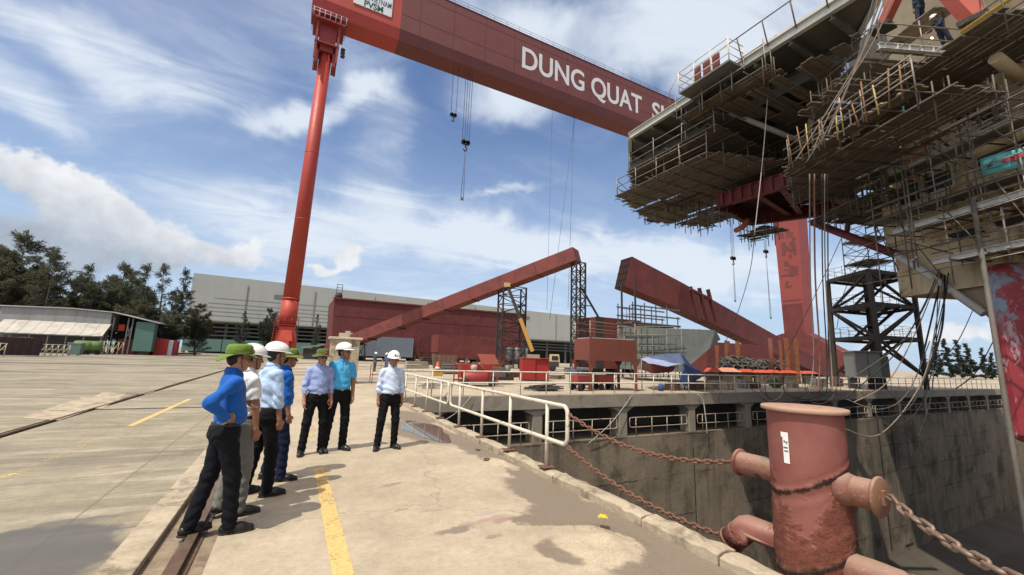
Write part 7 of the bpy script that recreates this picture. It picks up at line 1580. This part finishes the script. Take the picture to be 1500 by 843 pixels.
helm_m = mat('white helmet', (.80, .80, .78), .28, var=.03, spec=.5); strap_m = mat('dark strap', (.02, .02, .025), .7); hat_m = cloth_mat('green hat cloth', (.125, .20, .028)); hat_d = cloth_mat('olive hat cloth', (.085, .115, .028)); badge = mat('red badge', (.45, .06, .03), .6); eye_w = mat('eye dark', (.02, .015, .012), .2); lens_m = mat('spectacle frame', (.02, .02, .02), .3)
def vrot(v, yaw): c, s = math.cos(yaw), math.sin(yaw); return np.array((v[0] * c - v[1] * s, v[0] * s + v[1] * c, v[2]))
def person(label, pos, yaw, H, shirt, trous, sleeve='long', hat=None, head=(0, 0), arms=None, feet=None, belly=.0, girth=1.0, glasses=False, skm=None, seed=0, hem_out=False, lean=0.0, hair_back=True):
    """local frame: facing +Y, right hand at +X; yaw in degrees clockwise from +Y"""
    k = H / 1.70; skm = skm or skin; root = thing('person', label, 'person', (pos[0], pos[1], 0), -R_(yaw), 'men inspecting the yard')
    A = lambda *p: np.array(p, float) * k
    feet = feet or ((.13, .02, 12), (-.13, -.02, -12)); g = girth
    hip = {1: A(.092, -.0, .915), -1: A(-.092, -.0, .915)}; fx = {1: feet[0], -1: feet[1]}
    ank, knee, toe = {}, {}, {}
    for s in (1, -1):
        x, y, a = fx[s]; ank[s] = A(x, y - .03, .085); dirf = np.array((math.sin(R_(a)), math.cos(R_(a)), 0)); toe[s] = ank[s] + dirf * .165 * k + A(0, 0, -.055); knee[s] = (hip[s] + ank[s]) / 2 + dirf * .025 * k + A(0, 0, .005)
    lx = lean; sh = {s: A(.160 * s * g, -.01 + lx, 1.378) for s in (1, -1)}
    arms = arms or {1: ((.10, -.02, -1), (.02, .18, -1)), -1: ((-.10, -.02, -1), (-.02, .18, -1))}
    elb, wri, hdir = {}, {}, {}
    for s in (1, -1):
        u, f = [np.array(q, float) for q in arms[s][:2]]; u /= np.linalg.norm(u); f /= np.linalg.norm(f); elb[s] = sh[s] + u * .275 * k; wri[s] = elb[s] + f * .245 * k; hd = np.array(arms[s][2], float) if len(arms[s]) > 2 else f; hdir[s] = hd / np.linalg.norm(hd)
    neck0, neck1 = A(0, -.012 + lx, 1.42), A(0, .012 + lx, 1.52); hc = A(0, .028 + lx, 1.605)
    hy, hp_ = R_(-head[0]), R_(head[1]); Rh = np.array(Matrix.Rotation(hy, 3, 'Z') @ Matrix.Rotation(hp_, 3, 'X')); Hd = lambda *p: hc + Rh @ (np.array(p, float) * k)
    rot = Rh.tolist()
    B = []
    # torso and legs (under the clothes), then arms, hands, neck, head
    B += [('ell', A(0, lx * .7, 1.25), A(.148 * g, .095 + belly * .3, .20), None, .05), ('ell', A(0, .01 + belly * .35, 1.06), A(.132 * g, .092 + belly * .6, .15), None, .06), ('ell', A(0, -.01, .93), A(.148 * g, .10, .115), None, .06)]
    B += [('cap', A(s * .13 * g, -.01 + lx, 1.365), A(0, -.01 + lx, 1.405), .046 * k, .055 * k, .05) for s in (1, -1)]
    for s in (1, -1):
        B += [('cap', hip[s], knee[s], .074 * k, .05 * k, .05), ('cap', knee[s], ank[s], .05 * k, .036 * k, .03), ('cap', ank[s] + A(0, 0, -.02), toe[s], .034 * k, .026 * k, .02)]
        B += [('cap', sh[s], elb[s], .047 * k, .037 * k, .04), ('cap', elb[s], wri[s], .037 * k, .026 * k, .025)]
        d_ = hdir[s]; out = np.array((s * 1.0, 0, 0)); pal = np.cross(d_, out); pal = pal / max(np.linalg.norm(pal), 1e-6); wid = np.cross(d_, pal); wid /= np.linalg.norm(wid)
        fwd = pal if pal[1] * 1 > 0 else -pal; inn = np.array((-s, 0, 0.)); inn = inn - d_ * (inn @ d_); inn /= max(np.linalg.norm(inn), 1e-6); spread = np.cross(inn, d_); spread = spread if spread[1] > 0 else -spread
        pc = wri[s] + d_ * .05 * k
        B += [('cap', wri[s], wri[s] + d_ * .025 * k, .026 * k, .027 * k, .02), ('cap', pc + spread * .018 * k, pc - spread * .018 * k + d_ * .01 * k, .024 * k, .022 * k, .02), ('cap', wri[s] + d_ * .08 * k + spread * .026 * k, wri[s] + d_ * .08 * k - spread * .026 * k, .014 * k, .013 * k, .016)]
        for q, (o_, l_) in enumerate(((.031, .068), (.0105, .078), (-.0105, .072), (-.03, .056))):
            b0 = wri[s] + d_ * .085 * k + spread * o_ * k; m1 = b0 + (d_ * .92 + inn * .35) * l_ * .5 * k; m2 = m1 + (d_ * .6 + inn * .8) * l_ * .55 * k
            B += [('cap', b0, m1, .0092 * k, .0085 * k, .006), ('cap', m1, m2, .0085 * k, .007 * k, .004)]
        t0 = wri[s] + d_ * .03 * k + spread * .024 * k; t1 = t0 + (d_ * .6 + spread * .75 + inn * .2) * .036 * k; t2 = t1 + (d_ * .9 + inn * .4 + spread * .1) * .032 * k; B += [('cap', t0, t1, .0125 * k, .0105 * k, .008), ('cap', t1, t2, .0105 * k, .008 * k, .004)]
    B += [('cap', neck0, neck1, .056 * k, .051 * k, .035)]
    Hn = [('ell', Hd(0, -.012, .025), A(.074, .092, .088), rot, .03), ('ell', Hd(0, .022, -.045), A(.060, .066, .070), rot, .035), ('cap', Hd(-.018, .062, -.098), Hd(.018, .062, -.098), .020 * k, .020 * k, .025), ('cap', Hd(-.03, .075, .012), Hd(.03, .075, .012), .014 * k, .014 * k, .015),
          ('ell', Hd(.038, .066, -.030), A(.022, .018, .02), rot, .02), ('ell', Hd(-.038, .066, -.030), A(.022, .018, .02), rot, .02),
          ('ell', Hd(.031, .092, -.004), A(.017, .014, .011), rot, -.008), ('ell', Hd(-.031, .092, -.004), A(.017, .014, .011), rot, -.008),
          ('cap', Hd(0, .086, .004), Hd(0, .106, -.034), .009 * k, .0135 * k, .010), ('cap', Hd(-.012, .094, -.039), Hd(.012, .094, -.039), .0095 * k, .0095 * k, .006),
          ('cap', Hd(-.02, .083, -.066), Hd(.02, .083, -.066), .0085 * k, .0085 * k, .006), ('cap', Hd(-.017, .082, -.076), Hd(.017, .082, -.076), .0085 * k, .0085 * k, .006)]
    for s in (1, -1): Hn += [('ell', Hd(s * .077, -.005, -.012), A(.010, .020, .032), rot, .008)]
    lo = np.min([wri[1], wri[-1], ank[1], ank[-1], toe[1], toe[-1], A(-.2, -.16, 0), elb[1], elb[-1]], axis=0) - .16; hi = np.max([wri[1], wri[-1], ank[1], toe[1], toe[-1], A(.2, .18, 1.72), elb[1], elb[-1]], axis=0) + .16; lo[2] = -.02
    V, Fc = surface(B + Hn, .0068, lo, hi)
    mouth = Hd(0, .092, -.071); Ri = np.linalg.inv(Rh)
    def pick(c): q = (c - mouth) @ Ri.T; return ((np.abs(q[:, 0]) < .023 * k) & (np.abs(q[:, 2]) < .010 * k) & (np.abs(q[:, 1]) < .022 * k)).astype(int)
    mesh_np('body', V, Fc, [skm, lipm], root, pick)
    rs = np.random.default_rng(seed + 5); ph = rs.uniform(0, 6, 12)
    def ridge(v): return 1 - np.abs(np.sin(v)) * 2
    def fold(X, Y, Z):
        X, Y, Z = X / k, Y / k, Z / k
        q1 = Z * 17 + X * 14 + 2.2 * np.sin(7 * Y + ph[0]) + 1.6 * np.sin(9 * X + ph[6]) + ph[1]; q2 = Z * 15 - X * 17 + 2.0 * np.sin(8 * Y + ph[2]) + 1.5 * np.sin(11 * Z + ph[7]) + ph[3]; q3 = Z * 30 + 3 * np.sin(8 * X + 7 * Y + ph[4]) + ph[5]
        m1 = .5 + .5 * np.sin(6 * X + 5 * Z + ph[8]); m2 = .5 + .5 * np.sin(7 * X - 6 * Z + 4 * Y + ph[9]); waist = np.exp(-((Z - 1.03) / .06) ** 2); elbow = np.exp(-((Z - 1.12) / .05) ** 2) * (np.abs(X) > .16)
        return (ridge(q1) * m1 * .0065 + ridge(q2) * m2 * .0065 + ridge(q3) * (.0022 + .006 * waist + .006 * elbow)) * k
    # shirt
    e = .014 * k; hz = (.93 if hem_out else .985) * k
    T = [('ell', A(0, lx * .7, 1.25), A(.162 * g, .108 + belly * .3, .21), None, .05), ('ell', A(0, .012 + belly * .35, 1.06), A(.150 * g, .108 + belly * .6, .16), None, .06), ('ell', A(0, -.005 + belly * .15, .94), A(.156 * g, .112 + belly * .3, .10), None, .05), ('cap', A(.135 * g, -.01 + lx, 1.362), A(0, -.01 + lx, 1.405), .056 * k, .066 * k, .05), ('cap', A(-.135 * g, -.01 + lx, 1.362), A(0, -.01 + lx, 1.405), .056 * k, .066 * k, .05), ('cap', A(0, -.012 + lx, 1.40), A(0, .0 + lx, 1.475), .074 * k, .064 * k, .03)]
    cl = [lambda X, Y, Z: hz - Z, lambda X, Y, Z: (Z - (1.472 * k)) - .35 * (-(Y - lx))]
    for s in (1, -1):
        if sleeve == 'long': T += [('cap', sh[s], elb[s], .057 * k, .049 * k, .035), ('cap', elb[s], wri[s] - (wri[s] - elb[s]) * .06, .049 * k, .038 * k, .025)]
        else: T += [('cap', sh[s], sh[s] + (elb[s] - sh[s]) * .85, .058 * k, .060 * k, .035)]
    arm_cl = []
    for s in (1, -1):
        p0, p1 = (wri[s], elb[s]) if sleeve == 'long' else (sh[s] + (elb[s] - sh[s]) * .74, sh[s]); nn = (p0 - p1) / np.linalg.norm(p0 - p1)
        rad = .12 * k
        arm_cl.append((p0, nn))
    def slv(X, Y, Z):
        out_ = np.full(X.shape, -1.0)
        for p0, nn in arm_cl:
            dn = (X - p0[0]) * nn[0] + (Y - p0[1]) * nn[1] + (Z - p0[2]) * nn[2]; rr_ = np.sqrt((X - p0[0]) ** 2 + (Y - p0[1]) ** 2 + (Z - p0[2]) ** 2); out_ = np.maximum(out_, np.where(rr_ < .09 * k, dn, -1.0))
        return out_
    V, Fc = surface(T, .0085, lo, hi, fold, cl + [slv]); so_ = mesh_np('shirt', V, Fc, shirt, root)
    # collar and button placket
    mb = MB(); R2 = Vector
    for s in (1, -1):
        ring = []
        for j in range(9):
            a = R_(90 - s * 8) + -s * R_(172) * j / 8; rx, ry = .064 * k, .066 * k; zz = (1.468 + .022 * math.sin(R_(180) * (j / 8) * .5) ) * k; ring.append((rx * math.cos(a), ry * math.sin(a) - .004 * k + lx, zz))
        top = [(x * .93, (y - lx) * .93 + lx, z + .028 * k) for x, y, z in ring]; low_ = [(x * 1.22, (y - lx) * 1.18 + lx + (.012 if j < 2 else 0) * k, z - (.022 if j else .05) * k) for j, (x, y, z) in enumerate(ring)]
        vs = top + low_; mb.add(vs, [(i, i + 1, i + 10, i + 9) for i in range(8)], 0, True)
    co = mb.build('collar', shirt, so_); sm = co.modifiers.new('t', 'SOLIDIFY'); sm.thickness = .006
    fy = lambda zz: (.108 + belly * .45) * k * math.sqrt(max(.05, 1 - ((zz / k - 1.2) / .34) ** 2)) + .012 * k + lx * k * .7
    if sleeve == 'long' or True:
        mb = MB(); zz_ = np.linspace(1.02 if sleeve == 'long' else 1.30, 1.42, 7)
        for i in range(len(zz_)):
            mb.lathe([(0, 0), (.0065, 0), (.0065, .004), (0, .005)], 8, Matrix.Translation((0, fy(zz_[i] * k) + .004, zz_[i] * k)) @ Matrix.Rotation(R_(-90), 4, 'X'))
        mb.build('buttons', button_m, so_)
    # trousers
    T = [('ell', A(0, -.005, .945), A(.158 * g, .112 + belly * .25, .085), None, .03), ('ell', A(0, -.018, .885), A(.156 * g, .112, .10), None, .05)]
    for s in (1, -1): T += [('cap', hip[s] + A(0, -.005, -.03), knee[s], .092 * k * (.5 + .5 * g), .068 * k, .045), ('cap', knee[s], ank[s] + A(0, -.008, -.02), .068 * k, .059 * k, .03), ('ell', (hip[s] + A(0, -.055, -.01)), A(.072, .062, .08), None, .04)]
    def fold2(X, Y, Z): 
        low_ = np.clip((.42 * k - Z) / (.36 * k), 0, 1); zz = Z / k; kn = np.exp(-((zz - .5) / .07) ** 2) + np.exp(-((zz - .86) / .05) ** 2)
        return fold(X, Y, Z) * .45 + (ridge(34 * zz + 2.5 * np.sin(16 * X / k + ph[3]) + 2 * np.sin(14 * Y / k + ph[4])) * (.0015 + .006 * low_ + .004 * kn)) * k
    V, Fc = surface(T, .0085, lo, hi, fold2, [lambda X, Y, Z: Z - .995 * k, lambda X, Y, Z: .035 * k - Z]); tr_ = mesh_np('trousers', V, Fc, trous, root)
    if not hem_out:
        V, Fc = surface([('ell', A(0, -.003 + belly * .1, .985), A(.163 * g, .117 + belly * .3, .085), None, 0)], .007, lo, hi, None, [lambda X, Y, Z: np.abs(Z - .985 * k) - .017 * k]); bl = mesh_np('belt', V, Fc, belt_m, root)
        MB().box((0, .119 * k + belly * .4 * k, .985 * k), (.042, .012, .03)).build('buckle', buckle_m, bl)
    # shoes
    for s in (1, -1):
        x, y, a = fx[s]; df = np.array((math.sin(R_(a)), math.cos(R_(a)), 0)); base = ank[s] * np.array((1, 1, 0))
        P_ = [('cap', base - df * .045 * k + A(0, 0, .045), base + df * .09 * k + A(0, 0, .038), .043 * k, .046 * k, .03), ('cap', base + df * .08 * k + A(0, 0, .035), base + df * .165 * k + A(0, 0, .028), .046 * k, .034 * k, .03), ('cap', base - df * .02 * k + A(0, 0, .05), base + A(0, 0, .105), .045 * k, .040 * k, .02)]
        V, Fc = surface(P_, .0065, base - .3, base + np.array((.3, .3, .2)), None, [lambda X, Y, Z: .004 - Z]); so2 = mesh_np('shoe', V, Fc, shoe_m, root)
        V, Fc = surface([(q[0], q[1] * np.array((1, 1, .3)), q[2] * np.array((1, 1, .3)), q[3] + .004, q[4] + .004, q[5]) for q in P_[:2]], .0065, base - .3, base + np.array((.3, .3, .1)), None, [lambda X, Y, Z: .001 - Z, lambda X, Y, Z: Z - .018]); mesh_np('sole', V, Fc, sole_m, so2)
    # hair, eyes, brows
    V, Fc = surface([('ell', Hd(0, -.02, .03), A(.079, .091, .088), rot, .02), ('ell', Hd(0, -.052, -.02), A(.066, .05, .06), rot, .03)], .0068, hc - .2, hc + .2, lambda X, Y, Z: .0012 * np.sin(90 * X + 40 * Z) , [lambda X, Y, Z: (((X - hc[0]) * Rh[0, 1] + (Y - hc[1]) * Rh[1, 1] + (Z - hc[2]) * Rh[2, 1]) - np.where(((Z - hc[2]) * Rh[2, 2] + (X - hc[0]) * Rh[0, 2] + (Y - hc[1]) * Rh[1, 2]) > .055 * k, .066, .018) * k)]); mesh_np('hair', V, Fc, hairm, root)
    M4 = Matrix.Translation(Vector(hc)) @ Matrix(Rh.tolist()).to_4x4() @ Matrix.Scale(k, 4)
    for s in (1, -1):
        mb = MB(); mb.lathe([(0, -.009), (.010, -.004), (.012, 0), (.010, .004), (0, .009)], 10, M4 @ Matrix.Translation((s * .031, .077, -.004))); mb.build('eye', eye_w, root)
        mb = MB(); mb.path([M4 @ Vector(p) for p in ((s * .014, .089, .017), (s * .032, .088, .022), (s * .05, .078, .016))], .0035, 5); mb.build('eyebrow', hairm, root)
    if glasses:
        mb = MB()
        for s in (1, -1): mb.path([M4 @ Vector((s * .032 + .021 * math.cos(t), .101, -.004 + .016 * math.sin(t))) for t in np.linspace(0, 6.28, 15)[:-1]], .0022, 5, closed=True); mb.path([M4 @ Vector(p) for p in ((s * .053, .10, 0), (s * .076, .05, .0), (s * .08, -.01, -.004))], .002, 5)
        mb.path([M4 @ Vector(p) for p in ((-.011, .102, 0), (.011, .102, 0))], .002, 5); mb.build('glasses', lens_m, root)
    if hat == 'helmet':
        sc_ = Matrix.Diagonal((.118, .142, .115, 1)); T_ = M4 @ Matrix.Translation((0, -.006, .048)) @ Matrix.Rotation(R_(-4), 4, 'X')
        prof = [(1.0 * math.cos(t), .02 + math.sin(t)) for t in np.linspace(0, math.pi / 2, 10)]; mb = MB(); mb.lathe(prof[:-1] + [(0, 1.02)], 32, T_ @ sc_); mb.lathe([(1.0, .02), (1.07, .0), (1.075, -.04), (1.0, -.04)], 32, T_ @ sc_)
        pk = [(1.05 * math.cos(t), 1.05 * math.sin(t)) for t in np.linspace(R_(20), R_(160), 14)]; pk2 = [(1.08 * math.cos(t), 1.05 * math.sin(t) + .30 * math.sin((t - R_(20)) / R_(140) * math.pi) ** .8) for t in np.linspace(R_(20), R_(160), 14)]
        vs = [T_ @ sc_ @ Vector((x, y, .03)) for x, y in pk] + [T_ @ sc_ @ Vector((x, y, -.10)) for x, y in pk2] + [T_ @ sc_ @ Vector((x, y, -.03)) for x, y in pk] + [T_ @ sc_ @ Vector((x, y, -.15)) for x, y in pk2]
        mb.add(vs, [(i, i + 1, i + 15, i + 14) for i in range(13)] + [(i + 29, i + 28, i + 42, i + 43) for i in range(13)] + [(i + 14, i + 15, i + 43, i + 42) for i in range(13)], 0, True)
        for o_ in (-.28, 0, .28): mb.path([T_ @ sc_ @ Vector((o_, 1.005 * math.sqrt(max(0, 1 - o_ * o_)) * math.cos(t), .02 + 1.005 * math.sqrt(max(0, 1 - o_ * o_)) * math.sin(t))) for t in np.linspace(R_(25), R_(150), 12)], .006 * k, 6)
        hm = mb.build('helmet', helm_m, root)
        mb = MB()
        for s in (1, -1): mb.path([M4 @ Vector(p) for p in ((s * .095, .02, .035), (s * .082, .012, -.03), (s * .066, .03, -.09), (s * .02, .058, -.122), (0, .06, -.124))], .0042, 5)
        mb.path([M4 @ Vector((.098 * math.cos(t), .115 * math.sin(t) - .006, .035 - .012 * math.sin(t))) for t in np.linspace(R_(180), R_(360), 14)], .012, 6); mb.build('chin_strap', strap_m, hm)
        mb = MB(); mb.box(M4 @ Vector((0, .138, .085)), (.03, .012, .028), Matrix(Rh.tolist()).to_3x3()); mb.build('helmet_badge', mat('helmet blue mark', (.06, .11, .22), .5), hm)
    if hat in ('hat', 'olive'):
        m = hat_m if hat == 'hat' else hat_d; sc_ = Matrix.Diagonal((.100, .118, .10, 1)); T_ = M4 @ Matrix.Translation((0, -.008, .035)) @ Matrix.Rotation(R_(5), 4, 'X'); mb = MB(); seg_ = 36; rings = [(1.0, .0), (1.0, .45), (.96, .8), (.80, 1.0), (.4, 1.06), (.0, 1.04)]
        mb.lathe(rings, seg_, T_ @ sc_); vs = []
        for j in range(7):
            rr_ = 1.0 + .62 * j / 6
            for q in range(seg_): t = 2 * math.pi * q / seg_; z_ = .02 - .52 * (j / 6) ** 1.15 + (.16 * math.sin(2 * t + seed) + .12 * math.sin(3 * t + 2 * seed) + .36 * abs(math.cos(t))) * (j / 6) ** 1.3; vs.append(T_ @ sc_ @ Vector((rr_ * math.cos(t), rr_ * math.sin(t) * .97, z_)))
        mb.add(vs, [(j * seg_ + q, j * seg_ + (q + 1) % seg_, (j + 1) * seg_ + (q + 1) % seg_, (j + 1) * seg_ + q) for j in range(6) for q in range(seg_)], 0, True); ho = mb.build('hat', m, root); sm = ho.modifiers.new('t', 'SOLIDIFY'); sm.thickness = .005
        mb = MB(); mb.lathe([(1.012, .04), (1.02, .1), (1.012, .30)], 36, T_ @ sc_); mb.build('hat_band', hat_d, ho)
        mb = MB(); mb.lathe([(0, 0), (.022, 0), (.022, .005), (0, .006)], 14, M4 @ Matrix.Translation((0, .112, .075)) @ Matrix.Rotation(R_(-80), 4, 'X')); mb.build('hat_badge', badge, ho)
        mb = MB()
        for s in (1, -1): mb.path([M4 @ Vector(p) for p in ((s * .088, .01, .03), (s * .078, .015, -.04), (s * .05, .04, -.10), (0, .06, -.13))], .0028, 5)
        mb.build('chin_cord', strap_m, ho)
    return root
blue = cloth_mat('royal blue cotton', (.010, .10, .41)); white_c = cloth_mat('white cotton', (.70, .70, .70)); sky_c = cloth_mat('light blue cotton', (.42, .56, .78)); lilac = cloth_mat('lilac cotton', (.27, .35, .60)); cyan = cloth_mat('bright sky blue cotton', (.065, .37, .66)); pale_c = cloth_mat('pale blue check cotton', (.52, .62, .78))
navy = cloth_mat('dark navy cloth', (.005, .0055, .009)); blk_c = cloth_mat('black cloth', (.005, .005, .0065)); gry_c = cloth_mat('grey twill', (.155, .155, .14)); navy2 = cloth_mat('navy cloth', (.008, .013, .04))
ak = {1: ((.55, -.55, -.85), (-.55, .62, -.28), (-.75, .55, -.2)), -1: ((-.45, -.1, -1), (.1, .6, -.8))}
hang = {1: ((.10, .03, -1), (.02, .20, -1)), -1: ((-.12, -.02, -1), (-.0, .16, -1))}
hang2 = {1: ((.16, -.05, -1), (.02, .1, -1)), -1: ((-.16, -.05, -1), (-.02, .1, -1))}
person('man in royal blue shirt and green hat with hand on hip, nearest the camera', (-.49, 4.95), 72, 1.70, blue, navy, 'long', 'hat', (6, -4), {1: ((.34, -.75, -.62), (-.28, .62, -.62), (-.75, .5, -.1)), -1: ((-.2, -.05, -1), (.1, .35, -1))}, ((.09, .15, 14), (-.10, -.13, -18)), .035, 1.04, True, None, 1)
person('man in white polo shirt, grey trousers and white helmet in the left row', (-.41, 5.46), 62, 1.69, white_c, gry_c, 'short', 'helmet', (4, -2), {1: ((.10, .16, -1), (-.02, .14, -1)), -1: ((-.1, .05, -1), (0, .2, -1))}, ((.14, .06, 14), (-.11, -.02, -10)), .035, 1.05, False, skin_d, 2, False)
person('man in light blue long sleeved shirt, right behind the white polo shirt', (-.20, 6.0), 62, 1.73, sky_c, blk_c, 'long', 'helmet', (8, 0), {1: ((.10, .10, -1), (.0, .16, -1)), -1: ((-.1, 0, -1), (0, .2, -1))}, ((.13, .08, 16), (-.12, -.06, -10)), .04, 1.03, False, skin_d, 3)
person('man in royal blue shirt and green hat at the far end of the left row', (-.06, 6.62), 78, 1.68, blue, navy2, 'long', 'hat', (2, 0), {1: ((.08, .10, -1), (.0, .18, -1)), -1: ((-.1, 0, -1), (0, .2, -1))}, ((.14, .10, 14), (-.12, -.04, -10)), .02, .98, False, skin_d, 4)
person('man in lilac long sleeved shirt and olive green hat facing the camera', (.46, 8.0), 172, 1.70, lilac, blk_c, 'long', 'olive', (-14, -6), {1: ((.22, .02, -1), (.0, .28, -1)), -1: ((-.16, -.02, -1), (-.05, .18, -1))}, ((.17, .05, 16), (-.15, -.03, -20)), .01, 1.0, True, None, 5)
person('tall man in bright sky blue short sleeved shirt, looking up to the side', (.82, 8.12), 170, 1.80, cyan, blk_c, 'short', 'helmet', (-48, 6), {1: ((.12, .06, -1), (.05, .26, -1)), -1: ((-.16, .02, -1), (.02, .22, -1))}, ((.17, .03, 24), (-.13, 0, -22)), .01, 1.0, True, skin_d, 6)
person('man in palest blue long sleeved shirt and white helmet standing alone near the puddle', (1.68, 7.98), 176, 1.69, pale_c, blk_c, 'long', 'helmet', (6, -2), hang2, ((.17, .03, 24), (-.14, 0, -20)), .03, 1.06, False, skin_d, 7)
# distant workers (small): same builder, placed by the yard and on the scaffold
over = cloth_mat('blue grey overalls', (.07, .10, .17)); over2 = cloth_mat('dark navy overalls', (.025, .035, .06))
def worker(label, pos, z, yaw, H, cloth, lean=0.0, arms=None, cat='far workers'):
    t = person(label, pos, yaw, H, cloth, cloth, 'long', 'helmet', (0, -10), arms, None, 0, 1.02, False, skin_d, 9, True, lean); t.location.z = z; t['group'] = 'workers at the yard and scaffold'; return t
q1, q2 = gp(548, 544.5), gp(565, 545)
worker('far worker in blue grey overalls left of two crossing the yard by the concrete cabinet', q1, 0, 140, 1.72, over, 0, {1: ((.1, .1, -1), (0, .5, -.8)), -1: ((-.1, -.2, -1), (0, .3, -1))}); worker('far worker in blue grey overalls right of two crossing the yard, arm out', q2, 0, 240, 1.70, over, 0, {1: ((.3, .3, -1), (.2, .8, -.4)), -1: ((-.4, .1, -1), (-.3, .4, -.8))})
q = F(1394, 70, 17.7); wk = worker('worker in navy overalls and white helmet bending over a weld on the top platform', (q.x, q.y), F(1397, 72, 17.7).z, 300, 1.6, over2, 0, {1: ((.1, .7, -.7), (-.1, 1, -.3)), -1: ((-.1, .7, -.7), (.1, 1, -.3))}); wk.rotation_euler[0] = R_(-18)
q = F(1350, 38, 18.0); mb = MB()
for j in range(4): mb.beam(Vector((q.x, q.y, F(1350, 40, 18.0).z - .03)) + ES * 1.0 + ET * (-.5 + j * .26), Vector((q.x, q.y, F(1350, 40, 18.0).z - .03)) - ES * 1.0 + ET * (-.5 + j * .26), .24, .05)
for j in (-.8, .8): mb.tube(Vector((q.x, q.y, 13.3)) + ES * j, Vector((q.x, q.y, F(1350, 40, 18.0).z)) + ES * j, .03, 6)
tag(mb.build('standing_platform', tube_m), 'small trestle of planks under the upright worker beside the welder', 'trestle')
worker('worker in dark overalls standing upright left of the bending welder', (q.x, q.y), F(1350, 40, 18.0).z, 30, 1.68, over2, 0, None)
# glowing weld
gm = bpy.data.materials.new('glowing weld'); gm.use_nodes = True; b = gm.node_tree.nodes['Principled BSDF']; b.inputs['Emission Color'].default_value = (1, .55, .2, 1); b.inputs['Emission Strength'].default_value = 6; b.inputs['Base Color'].default_value = (.8, .4, .1, 1)
q = F(1365, 57, 17.4); mb = MB(); mb.lathe([(0, -.06), (.04, -.03), (.05, 0), (.03, .05), (0, .09)], 8); tag(mb.build('weld_glow', gm, loc=q), 'small glowing orange weld in front of the bending worker', 'weld')
